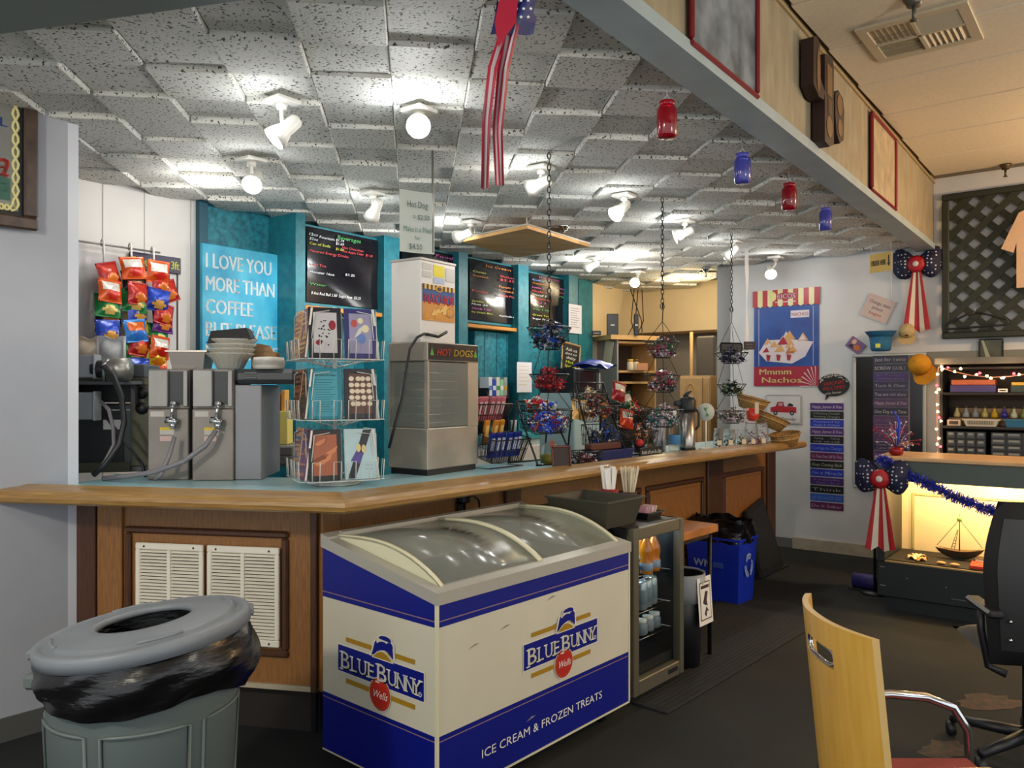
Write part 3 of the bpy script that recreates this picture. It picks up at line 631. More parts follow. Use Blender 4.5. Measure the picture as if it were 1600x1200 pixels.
# folded black board leaning against the end of the bar
p1 = at(1225, 882, 6.75); o = thing('leaning_board', 'tall black board leaning against the end of the bar', 'board', (p1.x, p1.y, 0), RZ_C+.05)
bb = MB(Matrix.Rotation(R(-14),4,'X')); bb.prism([(-.55,0),(0,0),(-.10,.60),(-.50,.53)], 0, .025, 0).prism([(-.50,.05),(-.04,.05),(-.12,.56),(-.47,.49)], -.003, 0, 1)
bb.obj('panel', [mat('board_black', '#101013', .6), mat('board_face', '#17181c', .5)], o)
MB().box(-.6,.02,-.03,.10,0,.012).obj('foot', M_black, o)
# ribbed mat
mp0 = at(1187, 1030, 4.42); o = tag(MB().cbox(-1.0,.95,0,.72,0.0,.012,.004).obj('floor_mat', mat('rubber_mat', '#191b1d', .85, noise=.3, scale=60, bump=.5), None, (mp0.x, mp0.y, 0), RZ_C), 'black ribbed rubber floor mat in front of the bar', 'mat')
gs = MB()
for i in range(24): gs.box(-.97,.92,.03+i*.028,.04+i*.028,.012,.0145)
gs.obj('rib', mat('mat_rib', '#202325', .8), o, kind='stuff')

# ------------------------------------------------------------------ rubbish can in the foreground
tc = thing('trash_can', 'large grey round trash can with black liner and open lid, by the left wall', 'trash can', (-1.095, 2.38, 0))
M_tc = mat('can_grey', '#5f6a69', .5, noise=.06, scale=4)
MB().lathe([(.235,0),(.262,.62),(.272,.66),(.285,.665),(.285,.69),(.262,.69),(.26,.66),(.23,.02),(.0001,.02)], 48).obj('can_body', M_tc, tc)
rb = MB()
for g in range(0, 360, 60):
    a0, a1 = R(g+25+5), R(g+25+55)
    pts = [(a0+(a1-a0)*i/8) for i in range(9)]
    path = [(.262*math.cos(a)*(1.0), .262*math.sin(a), .57) for a in pts]+[((.237)*math.cos(a), (.237)*math.sin(a), .03) for a in pts[::-1]]
    rb.tube(path, .006, 5, closed=True)
rb.obj('panel_ribs', M_tc, tc)
g_ = lambda u: 2*math.pi*u-.4
MB().sheet((lambda u,v: (lambda g, k: (k*math.cos(g), k*math.sin(g), .764+.036*math.cos(g)-(.150+.045*math.cos(g-.6)+.020*math.sin(3*g))*v))(2*math.pi*u, .286+(.022+.018*math.cos(g_(u)))*math.sin(math.pi*min(1,v*1.05))+.004*math.sin(17*6.2832*u+5*v)*v+.005*math.sin(7*6.2832*u+9*v))), 96, 10).obj('liner', M_bag, tc)
MB().sheet(lambda u,v: ((.286-.075*v)*math.cos(6.2832*u), (.286-.075*v)*math.sin(6.2832*u), .764+.036*math.cos(6.2832*u)-.40*v), 40, 4).obj('liner_inside', M_bag, tc)
for s_ in (-1,):
    MB().cbox(-.335,-.262,-.06,.06,.62,.665,.01).obj('handle', M_tc, tc)
lid = MB(Matrix.Translation((0,0,.797)) @ Matrix.Rotation(R(-7),4,'Y') @ Matrix.Rotation(R(.5),4,'X') @ Matrix.Scale(.97,4))
hole = lambda g: .125
def ringlid(prof, n=64):
    vs = []; fs = []; m = len(prof)
    for i, (r, z) in enumerate(prof):
        for j in range(n): g = 2*math.pi*j/n; vs.append((r*math.cos(g), r*math.sin(g), z))
    for i in range(m-1):
        for j in range(n): fs.append((i*n+j,i*n+(j+1)%n,(i+1)*n+(j+1)%n,(i+1)*n+j))
    return vs, fs
vs, fs = ringlid([(.296,-.04),(.306,-.04),(.308,-.006),(.303,.002),(.292,.004),(.283,-.002),(.278,-.004),(.262,.000),(.258,.008),(.250,.010),(.160,.020),(.142,.021),(.136,.016),(.133,.004),(.142,.004),(.25,-.002),(.296,-.012),(.296,-.04)])
lid.add(vs, fs, smooth=True)
for g in (20, 110, 200, 290):
    a = R(g); lid.tube([(.255*math.cos(a+q_),.255*math.sin(a+q_),.010) for q_ in (0,.12,.24,.36,.48)], .006, 6)
for g in (0, 180): a = R(g+20); lid.T = Matrix.Translation((0,0,.797)) @ Matrix.Rotation(R(-7),4,'Y') @ Matrix.Rotation(a,4,'Z') @ Matrix.Scale(.97,4); lid.cbox(.295,.318,-.035,.035,-.03,-.004,.005)
lid.obj('lid', mat('lid_grey', '#777d84', .5, noise=.08, scale=8), tc)
# ------------------------------------------------------------------ spot lamps on the tiled ceiling
def spot(bx, by, hx, hy, lit, aim, lab, power=10, back=0):
    D = (CEIL-.045-H)*F/(HZ-by); b = at(bx, by, D)
    s = thing('spotlight', lab, 'spotlight', b, RZ_B, 'ceiling spotlights')
    h = at(hx, hy, D)-b; c, sn = math.cos(-RZ_B), math.sin(-RZ_B); hl = Vector((h.x*c-h.y*sn, h.x*sn+h.y*c, h.z))
    MB().cbox(-.058,.058,-.058,.058,-.012,.006,.004).obj('ceiling_plate', M_lampw, s)
    MB().cyl((0,0,-.012),(0,0,-.035),.026,.020,n=12).tube([(0,0,-.03),(0,0,hl.z*.5),(hl.x*.6,hl.y*.6,hl.z*.8)], .009, 8).obj('stem', M_lampw, s)
    a = Vector(aim).normalized(); al = Vector((a.x*c-a.y*sn, a.x*sn+a.y*c, a.z))
    T = Matrix.Translation(hl) @ al.to_track_quat('Z','Y').to_matrix().to_4x4()
    MB(T).lathe([(.0001,-.085),(.022,-.083),(.03,-.07),(.032,-.01),(.044,.02),(.052,.055),(.049,.055),(.042,.022),(.028,-.01),(.0001,-.02)], 20).obj('lamp_head', M_lampw, s)
    MB(T).lathe([(.018,-.02),(.024,.005),(.038,.03),(.040,.042),(.030,.056),(.0001,.062)], 16).obj('bulb', M_bulb, s)
    e = at(hx, hy, D)+a*.10
    lamp('spot_bulb', e, power*.20, (.97,.99,1), .03)
    lamp('spot_beam', e, power*1.5, (.97,.99,1), .03, 'SPOT', e+a, 1.5)
    if back: lamp('spot_spill', b+Vector((-.03,-.10,-.11)), back*.5, (.94,.98,1), .02)
spot(440,158,443,205,1,(-.55,-.25,-.6),'white ceiling spotlight, nearest the left end above the condiment side', 6, 1.2)
spot(393,250,397,282,1,(.05,-.75,-.6),'lit white ceiling spotlight above the snack bag strips', 7)
spot(655,172,655,196,1,(.05,-.9,-.35),'brightest lit white ceiling spotlight, above the hot dog case', 10, 2.5)
spot(582,303,585,330,1,(-.5,.6,-.75),'white ceiling spotlight in front of the first menu board', 12, .5)
spot(735,347,722,368,1,(-.8,.45,-.2),'white ceiling spotlight left of the plywood panel', 10, .8)
spot(845,262,838,290,1,(-.75,.2,-.3),'white ceiling spotlight beside the nearest hanging chain', 7, 1)
spot(975,305,969,328,1,(-.5,-.35,-.5),'white ceiling spotlight between the first two hanging chains', 7, 1.2)
spot(1070,345,1066,366,1,(-.85,.1,-.35),'white ceiling spotlight right of the second hanging chain', 7, 1)
spot(928,403,923,416,1,(-.7,.6,-.3),'white ceiling spotlight near the right end of the menu boards', 10, .6)
spot(997,425,993,440,1,(-.25,-.8,-.3),'lit white ceiling spotlight in front of the tan soffit', 8)
spot(1146,377,1141,396,1,(-.6,.35,-.6),'white ceiling spotlight at the third hanging chain', 8, .6)
spot(1212,402,1204,424,1,(-.15,-.6,-.5),'lit white ceiling spotlight above the nacho poster', 12)

# sprinkler heads
def sprinkler(px, py, zc, s, lab, m=None):
    D = (zc-H)*F/(HZ-py); o = thing('sprinkler', lab, 'sprinkler', at(px, py, D), 0, 'sprinkler heads')
    MB().lathe([(.034*s,0),(.030*s,-.012*s),(.022*s,-.022*s),(.020*s,-.03*s),(.0001,-.03*s)], 16).obj('cup', m or M_chrome, o)
    MB().cyl((0,0,-.03*s),(0,0,-.07*s),.006*s,n=8).lathe([(.0001,-.07*s),(.012*s,-.07*s),(.012*s,-.074*s),(.0001,-.075*s)],12).obj('deflector', m or M_chrome, o)
sprinkler(881,352,CEIL-.03,1.3,'chrome sprinkler head behind the plywood panel')
sprinkler(1103,418,CEIL-.03,1.3,'chrome sprinkler head in front of the tan soffit')
sprinkler(1571,257,CEILR,1.3,'bronze sprinkler head by the lattice wall', mat('bronze', '#5a4a38', .35, .7))
sprinkler(1428,-6,CEILR,1.5,'grey sprinkler head next to the ceiling air vent', mat('pewter', '#6c6a62', .4, .5))
# plywood panel hung under the ceiling
pz = 2.60; pp = [at(x, y, (pz-H)*F/(HZ-y)) for x, y in ((722,378),(824,357),(921,386),(808,402))]; pc = sum(pp, Vector())/4
o = tag(MB().slab([(p.x-pc.x, p.y-pc.y) for p in pp], 0, .03).obj('plywood_sheet', mat('plywood', '#d69a58', .6, c2='#e8b878', scale=3, stretch=(1,4,1), sharp=(.3,.7)), None, pc), 'flat bare plywood panel hung just under the tiled ceiling', 'panel')
n = MB()
for i in range(4):
    a, b = pp[i]-pc, pp[(i+1) % 4]-pc; n.tube([(a.x,a.y,.03),(b.x,b.y,.03)], .007, 4)
for p in pp: n.cyl((p.x*.0+(p.x-pc.x)*.8,(p.y-pc.y)*.8,.03),((p.x-pc.x)*.8,(p.y-pc.y)*.8,.10),.006,n=6)
n.obj('edge_and_hangers', mat('pale_edge', '#c8c2b2', .5), o, kind='stuff')

# ------------------------------------------------------------------ menu wall: pillars, boards, shelves
def post(px0, px1, off, th, lab_=None, z1=2.72, z0=0):
    a, b = tk(px0, off), tk(px1, off); q = KW0+KWN*off
    return struct(MB().box(a, b, 0, off, z0, z1).obj('trim_8', M_tealedge, None, V3(q,0), RZ_K))
post(462,477,.30,.3); post(600,624,.22,.2); post(717,731,.22,.2); post(810,826,.22,.2); post(889,903,.22,.2); post(904,926,.10,.1)
struct(MB().box(tk(312,.06), tk(325,.06), 0, .06, 0, 2.72).obj('trim_9', mat('teal_dark', '#0d4a5c', .5), None, V3(KW0+KWN*.06,0), RZ_K))
hand = {'w':'#e2e6e6','y':'#d3d84a','g':'#4fae5e','r':'#d8484c','p':'#d062b4','o':'#e08a3c','b':'#78a9e0'}
def board(px0, px1, zt_, zb, lines, lab, off=.14):
    a, b = kw(px0, off), kw(px1, off); c = (a+b)/2; W = (b-a).length; Hh = zt_-zb
    o = thing('menu_board', lab, 'menu board', (c.x, c.y, (zt_+zb)/2), RZ_K, 'menu boards on the teal wall')
    mb = MB(); mb.sheet(lambda u,v: ((u-.5)*W, -.012-.012*math.sin(5*u+3*v)*math.sin(math.pi*v), (v-.5)*Hh), 12, 10).obj('board_sheet', mat('glossy_board', '#15151c', .14, noise=.2, scale=6, bump=.25), o)
    MB().cbox(-W/2-.02,W/2+.02,.002,.03,-Hh/2-.03,-Hh/2,.004).obj('bottom_rail', M_tealedge, o); MB().cbox(-W/2-.02,W/2+.02,.002,.03,Hh/2,Hh/2+.02,.004).obj('top_rail', M_tealedge, o)
    t = MB(); keys = list(hand)
    for (x, z, h, k, s, wd) in lines: t.text(s, (x-.5)*W, (z-.5)*Hh, h*Hh, -.027, keys.index(k), w=wd*W if wd else None, shear=.22, align='L')
    t.obj('chalk_writing', [mat('chalk_'+k, hand[k], .7) for k in keys], o)
    return o
board(477,598,2.67,2.13,[(.36,.93,.08,'g','Beverages',.30),(.02,.90,.05,'w','12oz',.1),(.14,.885,.05,'w','Fountain',.18),(.34,.885,.05,'w','$1.19',.10),(.02,.84,.05,'w','32oz',.1),(.34,.84,.05,'w','$1.69',.10),(.02,.78,.05,'y','Can of Soda',.25),(.34,.765,.05,'y','$1.00',.10),(.42,.80,.045,'r','Hot Chocolate',.28),(.42,.75,.045,'r','Hot Apple Cider  $1.50',.4),(.02,.68,.05,'r','Flavored Energy Drinks',.48),(.02,.50,.045,'r','Iced Tea',.2),(.02,.40,.045,'w','Monster 16oz',.3),(.46,.43,.045,'w','$3.25',.12),(.02,.24,.045,'g','Water',.2),(.04,.12,.055,'w','8.4oz Red Bull 2.50  Sugar Free  $3.25',.62)],'glossy black menu board lettered Beverages, first of the row')
board(626,716,2.68,2.15,[(.55,.93,.07,'p','Food',.3),(.06,.70,.05,'p','Nachos',.3),(.06,.60,.05,'w','Chips',.3),(.62,.70,.06,'y','Hot',.2),(.8,.66,.06,'y','$2.50',.16)],'glossy black menu board mostly hidden behind the nacho case')
board(731,809,2.68,2.13,[(.3,.93,.055,'o','Ice Cream',.5),(.05,.80,.045,'y','Cones',.25),(.05,.73,.045,'o','Drumstick',.3),(.58,.80,.05,'r','Shakes',.3),(.58,.74,.05,'r','$3.25',.3),(.56,.62,.055,'o','Popcorn  $2',.36),(.56,.55,.05,'o','Sandwich',.3),(.56,.47,.05,'r','Bomb Pops',.36),(.04,.48,.04,'r','Fudge',.3),(.03,.31,.04,'y','Sprinkles .50',.34),(.03,.26,.04,'w','Nuts .50',.3),(.03,.19,.04,'p','Candy 1.00',.36),(.03,.13,.04,'y','Ice Cream Bars',.4),(.56,.12,.045,'w','All prices plus tax',.34)],'glossy black menu board with orange writing, above the wood shelf')
board(826,888,2.66,2.13,[(.2,.95,.05,'p','Hot Drinks',.5),(.04,.88,.045,'b','Coffee  2',.4),(.04,.82,.045,'o','Cappuccino',.46),(.04,.74,.045,'p','Latte 3',.28),(.04,.67,.045,'r','Mocha 4',.34),(.04,.60,.045,'w','Decaf 2',.34),(.04,.53,.045,'r','Americano',.5),(.04,.46,.045,'p','Iced 3',.32),(.04,.40,.045,'w','Chai',.26),(.04,.33,.045,'g','Tea 1.50',.4),(.04,.22,.045,'y','Green Tea',.4),(.04,.15,.045,'w','Sugar Free',.4),(.7,.80,.045,'p','Honey',.24),(.7,.72,.045,'r','Vanilla',.26),(.7,.64,.045,'g','Mint',.2)],'glossy black menu board with pink heading, last of the row')
for (a, b, z) in ((477,608,2.085),(731,813,2.075)):
    struct(MB().cbox(tk(a,.2), tk(b,.2), 0, .2, z-.022, z+.012, .005).obj('trim_10', mat('orange_wood', '#c58235', .45, noise=.1, scale=9), None, V3(KW0+KWN*.2,0), RZ_K))
# grooved teal boards below the shelf
for a, b in ((742,757),(757.6,776),(776.6,792),(792.6,809),(826,842),(842.6,858),(858.6,886)):
    struct(MB().cbox(tk(a,.10)+.002, tk(b,.10), 0, .1, .9, 2.04, .006).obj('trim_11', M_teal, None, V3(KW0+KWN*.10,0), RZ_K))
def note(px0, px1, py0, py1, lab, off=.24, tilt=0, rows=9, fn=kw, rz=RZ_K, c='#e6e3ea', ink='#a8a4b4', title=None, tcol='#5a4a6a', name='paper_notice'):
    o, W, Hh = onwall(fn, rz, name, lab, 'notice', px0, px1, py0, py1, off)
    T = Matrix.Rotation(tilt,4,'Y'); MB(T).box(-W/2,W/2,0,.002,-Hh/2,Hh/2).obj('sheet', flat(c, .7), o)
    m = MB(T); rr = random.Random(px0)
    for i in range(rows): z = Hh*(.36-.72*i/max(1,rows)); m.rect(-W*.38, W*(rr.uniform(.1,.38)), z-Hh*.012, z+Hh*.012, -.001)
    if title: m = MB(T); 
    if title:
        for (s, z, h, k) in title: m.text(s, 0, z*Hh, h*Hh, -.001, k, w=W*min(.8, .055*len(s)+.12))
        m.obj('writing', [flat(tcol, .7), flat('#b0433a', .7)], o)
    else: m.obj('print', flat(ink, .7), o, kind='stuff')
    return o
note(889,909,476,521,'white printed notice hung on the last teal pillar',.24)
note(808,831,566,613,'tall white notice with yellow lines taped low on the teal pillar',.26,rows=6,ink='#d8cfa0')
note(845,888,628,662,'white sheet leaning on the grooved teal boards',.2,rows=0,c='#d9d9dc')

# blue coffee sign
a, b = kw(316,.10), kw(446,.10); c = (a+b)/2; W = (b-a).length; zt0, zb0 = zof(390, c.y), 1.42
o = thing('coffee_sign', 'bright blue canvas sign about loving you more than coffee, on the teal wall', 'sign', (c.x, c.y, (zt0+zb0)/2), RZ_K); Hh = zt0-zb0
MB().cbox(-W/2,W/2,0,.03,-Hh/2,Hh/2,.004).obj('canvas', mat('sign_blue', '#1c93bb', .5, c2='#4cb9d6', scale=7, sharp=(.3,.7)), o)
t = MB()
for i, (s, wd) in enumerate((('I LOVE YOU',.78),('MORE THAN',.82),('COFFEE',.55),('BUT PLEASE',.84),("DON'T MAKE",.86))): t.text(s, -W*.46, Hh/2-.105-.148*i, .135, -.002, 0, w=W*wd, bold=.022, align='L')
t.obj('lettering', mat('sign_white', '#d9e4e6', .5), o)

# ------------------------------------------------------------------ snack bags clipped on strips
off = .10; hook0, hook1 = kw(124,off), kw(250,off)
rl = thing('snack_rail', 'thin steel rail with white hooks high on the white wall', 'rail', V3(hook0, 0), RZ_K); zr = 2.335
Lr = (hook1-hook0).length; MB().cyl((-.3,0,zr),(Lr,0,zr),.006,n=8).obj('rod', M_steeld, rl)
for px in (160,203,238):
    x = (kw(px,off)-hook0).length; MB().tube([(x,.012,zr-.01),(x,.012,zr+.02),(x,-.0,zr+.03),(x,-.014,zr+.015),(x,-.02,zr-.12)], .006, 6).obj('hook', M_wht, rl)
def pillow(w, h, t, seed):
    rr = random.Random(seed); a = rr.uniform(0, 6)
    def fn(s):
        def f(u, v):
            x, z = (u-.5)*w*(1-.06*math.sin(math.pi*v)), (v-.5)*h; e = (math.sin(math.pi*u)**.6)*(math.sin(math.pi*min(1,max(0,(v-.07)/.86)))**.6)
            return (x, s*t*e*(1+.18*math.sin(11*u+a)*math.sin(9*v+a)), z)
        return f
    return fn
def bag_mesh(w, h, seed):
    f = pillow(w, h, .026, seed); m = MB(); n1, n2 = 8, 8
    for s in (-1, 1):
        st = len(m.f); m.sheet(f(s), n1, n2)
        if s < 0:
            for j in range(n2):
                for i in range(n1):
                    q = (i+.5)/n1, (j+.5)/n2; k = 0
                    if .55 < q[1] < .85 and .15 < q[0] < .85: k = 1
                    if ((q[0]-.55)/.28)**2+((q[1]-.32)/.18)**2 < 1: k = 2
                    m.m[st+j*n1+i] = k
    return m
def gloss(c): return mat('foil_'+c.strip('#'), c, .22, .15, noise=.12, scale=30, bump=.25)
foil = dict(red='#a81a1c', orange='#d8561a', blue='#1a3aa0', green='#1d7a3c', black='#23201f', yellow='#dcb81e', purple='#5a1f78', brown='#6a4426', sky='#2b7fd0')
food = {'red':('#c2341e','#d9762c'),'orange':('#e6e0d8','#c4241c'),'blue':('#2247c0','#d9a24c'),'green':('#2e9a50','#d8b866'),'black':('#3a2e28','#d07a34'),'yellow':('#e9cf3a','#d4791c'),'purple':('#7a2a94','#e08a34'),'brown':('#8a5c34','#d8b070'),'sky':('#e46a1c','#2b6fd0')}
bags = [ # px, py, colour, tilt, strip, words
(170,428,'red',-.25,'left strip, top'),(172,455,'orange',.08,'left strip, second'),(168,478,'green',.05,'left strip, third'),(170,490,'black',.02,'left strip, fourth, showing an orange crisp'),(168,501,'brown',.0,'left strip, fifth'),(169,518,'blue',-.05,'left strip, sixth, with tan crisps'),(176,536,'red',.3,'left strip, lowest'),
(208,419,'orange',-.12,'middle strip, top'),(210,441,'black',-.05,'middle strip, second'),(216,459,'red',.05,'middle strip, third'),(210,471,'green',.08,'middle strip, fourth'),(214,488,'blue',0,'middle strip, fifth'),(214,501,'yellow',.05,'middle strip, sixth'),(212,517,'sky',-.12,'middle strip, seventh'),(218,539,'red',.12,'middle strip, eighth'),(208,548,'green',.1,'middle strip, ninth'),(213,562,'yellow',-.05,'middle strip, tenth'),(213,576,'blue',.1,'middle strip, lowest'),
(247,425,'orange',.02,'right strip, top, beside the yellow bag'),(252,443,'red',.02,'right strip, second'),(262,456,'red',-.35,'right strip, third, swung to the right'),(246,469,'blue',.15,'right strip, fourth'),(256,491,'red',.2,'right strip, fifth'),(254,503,'purple',.1,'right strip, sixth'),(247,524,'green',.15,'right strip, seventh'),(250,543,'orange',.1,'right strip, eighth'),(243,559,'yellow',0,'right strip, ninth'),(243,571,'orange',.05,'right strip, lowest')]
cache = {}; rr = random.Random(8)
for i, (px, py, cn, tilt, wd) in enumerate(bags):
    yo = off+.05+.014*((i*7) % 4); p = kw(px, yo); z = zof(py, p.y)
    o = thing('snack_bag', cn.replace('sky','blue and orange')+' snack bag clipped to the '+wd, 'snack bag', (p.x, p.y, z), 0, 'snack bags on strips'); o.rotation_euler = (R(rr.uniform(-12,4)), tilt, RZ_K+rr.uniform(-.25,.25))
    key = (cn, i % 2)
    if key not in cache:
        b = bag_mesh(.145, .135, i).obj('bag', [gloss(foil[cn]), gloss(food[cn][0]), gloss(food[cn][1])], o); cache[key] = b.data
        c_ = MB().cbox(-.068,.068,-.004,.004,.055,.068,.002).cbox(-.068,.068,-.004,.004,-.068,-.056,.002).obj('crimp', gloss(foil[cn]), o); cache[key, 1] = c_.data
    else:
        for nm, d_ in (('bag', cache[key]), ('crimp', cache[key, 1])): q = bpy.data.objects.new(nm, d_); COL.objects.link(q); q.parent = o
p = kw(228,.02); q = kw(282,.02); o, W, Hh = onwall(kw, RZ_K, 'glow_sign', 'dark rectangular sign with bright lettering behind the snack bags', 'sign', 204, 284, 398, 424, .03)
MB().cbox(-W/2,W/2,0,.012,-Hh/2,Hh/2,.003).obj('sign_panel', flat('#0b0d3c', .4), o)
MB().text('Foot Longs 3ft', 0, 0, Hh*.7, -.002, 0, w=W*.92, bold=.02).obj('lettering', flat('#d8e04a', .5), o)
o, W, Hh = onwall(kw, RZ_K, 'white_poster_board', 'plain white board with black edge behind the snack bags', 'board', 124, 282, 402, 548, .012)
MB().box(-W/2,W/2-.012,0,.008,-Hh/2,Hh/2).obj('panel', mat('poster_white', '#d3d2d3', .5), o); MB().box(W/2-.012,W/2,-.002,.008,-Hh/2,Hh/2).box(-W/2,W/2,-.002,.008,-Hh/2-.01,-Hh/2).obj('edge', M_black, o)

# ------------------------------------------------------------------ far end of the kitchen
f0 = fe+RWN*.12; tilt_ = RZ_R
cp = at(985, 530, 9.2); o = thing('shelf_cabinet', 'tall open shelf unit of pale wood at the far end of the kitchen', 'cabinet', (cp.x-.02, cp.y, 0), R(24))
M_pw = mat('pale_wood', '#c09a66', .55, noise=.08, scale=8)
zt1 = zof(533, 9.2)
MB().box(-.28,-.26,-.2,.3,0,zt1).obj('side_panel', mat('grey_side', '#8f8c88', .6), o); MB().box(.22,.24,-.2,.3,0,zt1).obj('side_panel', M_pw, o)
for i, py in enumerate((536,581,598,640)): MB().box(-.26,.22,-.2,.3,zof(py,9.1)-.012,zof(py,9.1)+.012).obj('shelf', M_pw, o)
MB().box(-.26,.22,.28,.3,0,zt1).obj('back_panel', mat('cab_back', '#4c4037', .7), o)
MB().box(-.38,.26,-.24,.3,zt1,zt1+.05).obj('cabinet_top', M_pw, o)
for (px, py, w_, h_, c_, nm, lab) in ((957,531,.07,.24,'#17171b','router','black wireless router standing tilted on the shelf cabinet'),(994,531,.05,.24,'#15161f','modem','narrow black modem standing at the right of the shelf cabinet'),(932,529,.10,.05,'#1c1a1b','small_speaker','small black box on the left end of the cabinet top')):
    p = at(px, py, 8.95); z_ = zt1+.05; q = thing(nm, lab, 'electronics', (p.x, p.y, z_), 0)
    MB().cbox(-w_/2-.03*(nm=='router'),w_/2+.03*(nm=='router'),-.02,.02,0,h_,.006).obj('case', flat(c_, .35), q); MB().box(-w_*.3,w_*.3,-.022,-.02,h_*.45,h_*.5).obj('light_strip', M_wht, q)
for i, (px, c_, lab) in enumerate(((985,'#d9c9b0','white jar with yellow lid on the upper cabinet shelf'),(993,'#c9b58a','pale jar with dark lid on the upper cabinet shelf'),(1003,'#c98a62','pinkish box on the upper cabinet shelf'))):
    p = at(px, 577, 8.98); q = thing('jar' if i < 2 else 'box', lab, 'jar' if i < 2 else 'box', (p.x, p.y, zof(581,9.1)+.013), 0)
    if i < 2: MB().lathe([(.035,0),(.038,.01),(.038,.09),(.03,.10)],12).obj('jar_body', flat(c_), q); MB().lathe([(.034,.1),(.034,.125),(.0001,.126)],12).obj('lid', flat('#6a4a30' if i else '#c8a030'), q)
    else: MB().cbox(-.06,.06,-.04,.04,0,.08,.003).obj('carton', flat(c_), q); MB().box(-.061,.061,-.041,.041,.05,.055).obj('flap', M_pw, q)
cd_ = MB()
rr = random.Random(6)
p0 = at(990, 455, 9.6)
for k in range(4):
    a = at(985+6*k, 452, 9.7); b_ = at(985+rr.uniform(-6,25), 528, 9.0); m_ = (a+b_)/2+Vector((rr.uniform(-.1,.1),0,-.1))
    o = tag(MB().tube([a, a+(m_-a)*.5, m_, b_], .006, 5).obj('cable', M_black, None), 'thin dark cable hanging from the soffit to the cabinet top, '+('leftmost','second from the left','third from the left','rightmost')[k], 'cable')
# wall-hung cupboard / fridge on the recess wall
p = at(1098, 700, 8.2); o = thing('kitchen_cupboard', 'pale wood cupboard with moulded doors behind the airpot', 'cupboard', (p.x, p.y, 0), RZ_R)
zc = zof(587, 8.2); MB().cbox(-.26,.085,0,.4,0,zc,.006).obj('cabinet_body', M_pw, o)
for x0, x1 in ((-.25,.0),(.008,.078)):
    MB().cbox(x0,x1,-.018,0,.1,zc-.02,.006).obj('door', M_pw, o)
    e = MB(); xm = (x0+x1)/2; w2 = max(.012,(x1-x0)/2-.05)
    pts = [(xm+w2*math.cos(a)*.8, zc-.28+.2*math.sin(a)) for a in [i*math.pi/12 for i in range(13)]]+[(xm-w2*.8,.25),(xm+w2*.8,.25)]
    e.tube([(x,-.02,z) for x,z in pts], .012, 6, closed=True).obj('door_moulding', mat('wood_mould', '#b88d58', .5), o)
o = thing('dark_chair_back', 'dark rounded panel standing behind the cupboard', 'panel', at(1122,560,8.6)+Vector((0,0,-.9)), RZ_R); MB().cbox(-.26,-.04,0,.05,0,1.15,.02).obj('panel', mat('brown_dark', '#57504a', .6), o); MB().cyl((-.32,0.02,0),(-.32,.02,1.2),.02,n=8).obj('pipe', M_pw, o)
p = at(918, 598, 6.6); o = thing('microwave', 'black appliance with a blue bag on top, behind the bar', 'appliance', (p.x, p.y, 0), RZ_K)
MB().cbox(-.2,.2,0,.35,0,zof(614,6.6),.01).obj('stand', mat('pale_stand','#a9c4c6',.5), o); MB().cbox(-.2,.2,0,.35,zof(614,6.6),zof(572,6.6)-.02,.01).obj('case', M_black, o); MB().cbox(-.15,.1,-.01,0,zof(610,6.6),zof(580,6.6),.004).obj('door', mat('dark_glass', '#0a0a0d', .1), o); MB().cbox(.13,.15,-.04,-.0,zof(608,6.6),zof(582,6.6),.004).obj('handle', M_steel, o)
b_ = tag(MB().sheet(lambda u,v: ((u-.5)*.36, (v-.5)*.3, .05*math.sin(3.1*u)*math.sin(3.1*v)+.02*math.sin(9*u+4*v)), 10, 8).obj('blue_bag', mat('blue_film', '#0f2f9c', .3), None, (p.x+.05, p.y+.17, zof(572,6.6)), RZ_K), 'crumpled blue plastic bag on the black appliance', 'bag')
note(944,957,532,566,'pale curled paper taped to the cabinet side',.0,tilt=.25,rows=0,c='#d6c8ae',fn=lambda px,off: cross(Vector((1.085,9.02)), Vector((.407,-.914)), px)[0],rz=R(-66))
o, W, Hh = onwall(kw, RZ_K, 'chalk_sign', 'small chalkboard sign in a pale wood frame, tilted on the teal wall', 'sign', 877, 906, 536, 583, .36)
T = Matrix.Rotation(R(6),4,'Y'); frame(MB(T), -W/2, W/2, -Hh/2, Hh/2, .018, -.012).obj('frame', M_pw, o); MB(T).box(-W/2+.01,W/2-.01,-.004,.004,-Hh/2+.01,Hh/2-.01).obj('slate', M_blk, o)
m = MB(T); m.text('Ask us', 0, Hh*.28, Hh*.15, -.005, 0, w=W*.6, shear=.2).text('about our', 0, Hh*.14, Hh*.12, -.005, 0, w=W*.62, shear=.2).text('daily', 0, Hh*.0, Hh*.13, -.005, 0, w=W*.5, shear=.2).text('Hot', -.02, -Hh*.14, Hh*.13, -.005, 1, w=W*.4, shear=.2).text('Specials', 0, -Hh*.27, Hh*.13, -.005, 1, w=W*.62, shear=.2)
m.obj('chalk_writing', [M_wht, flat('#cfe23a')], o)
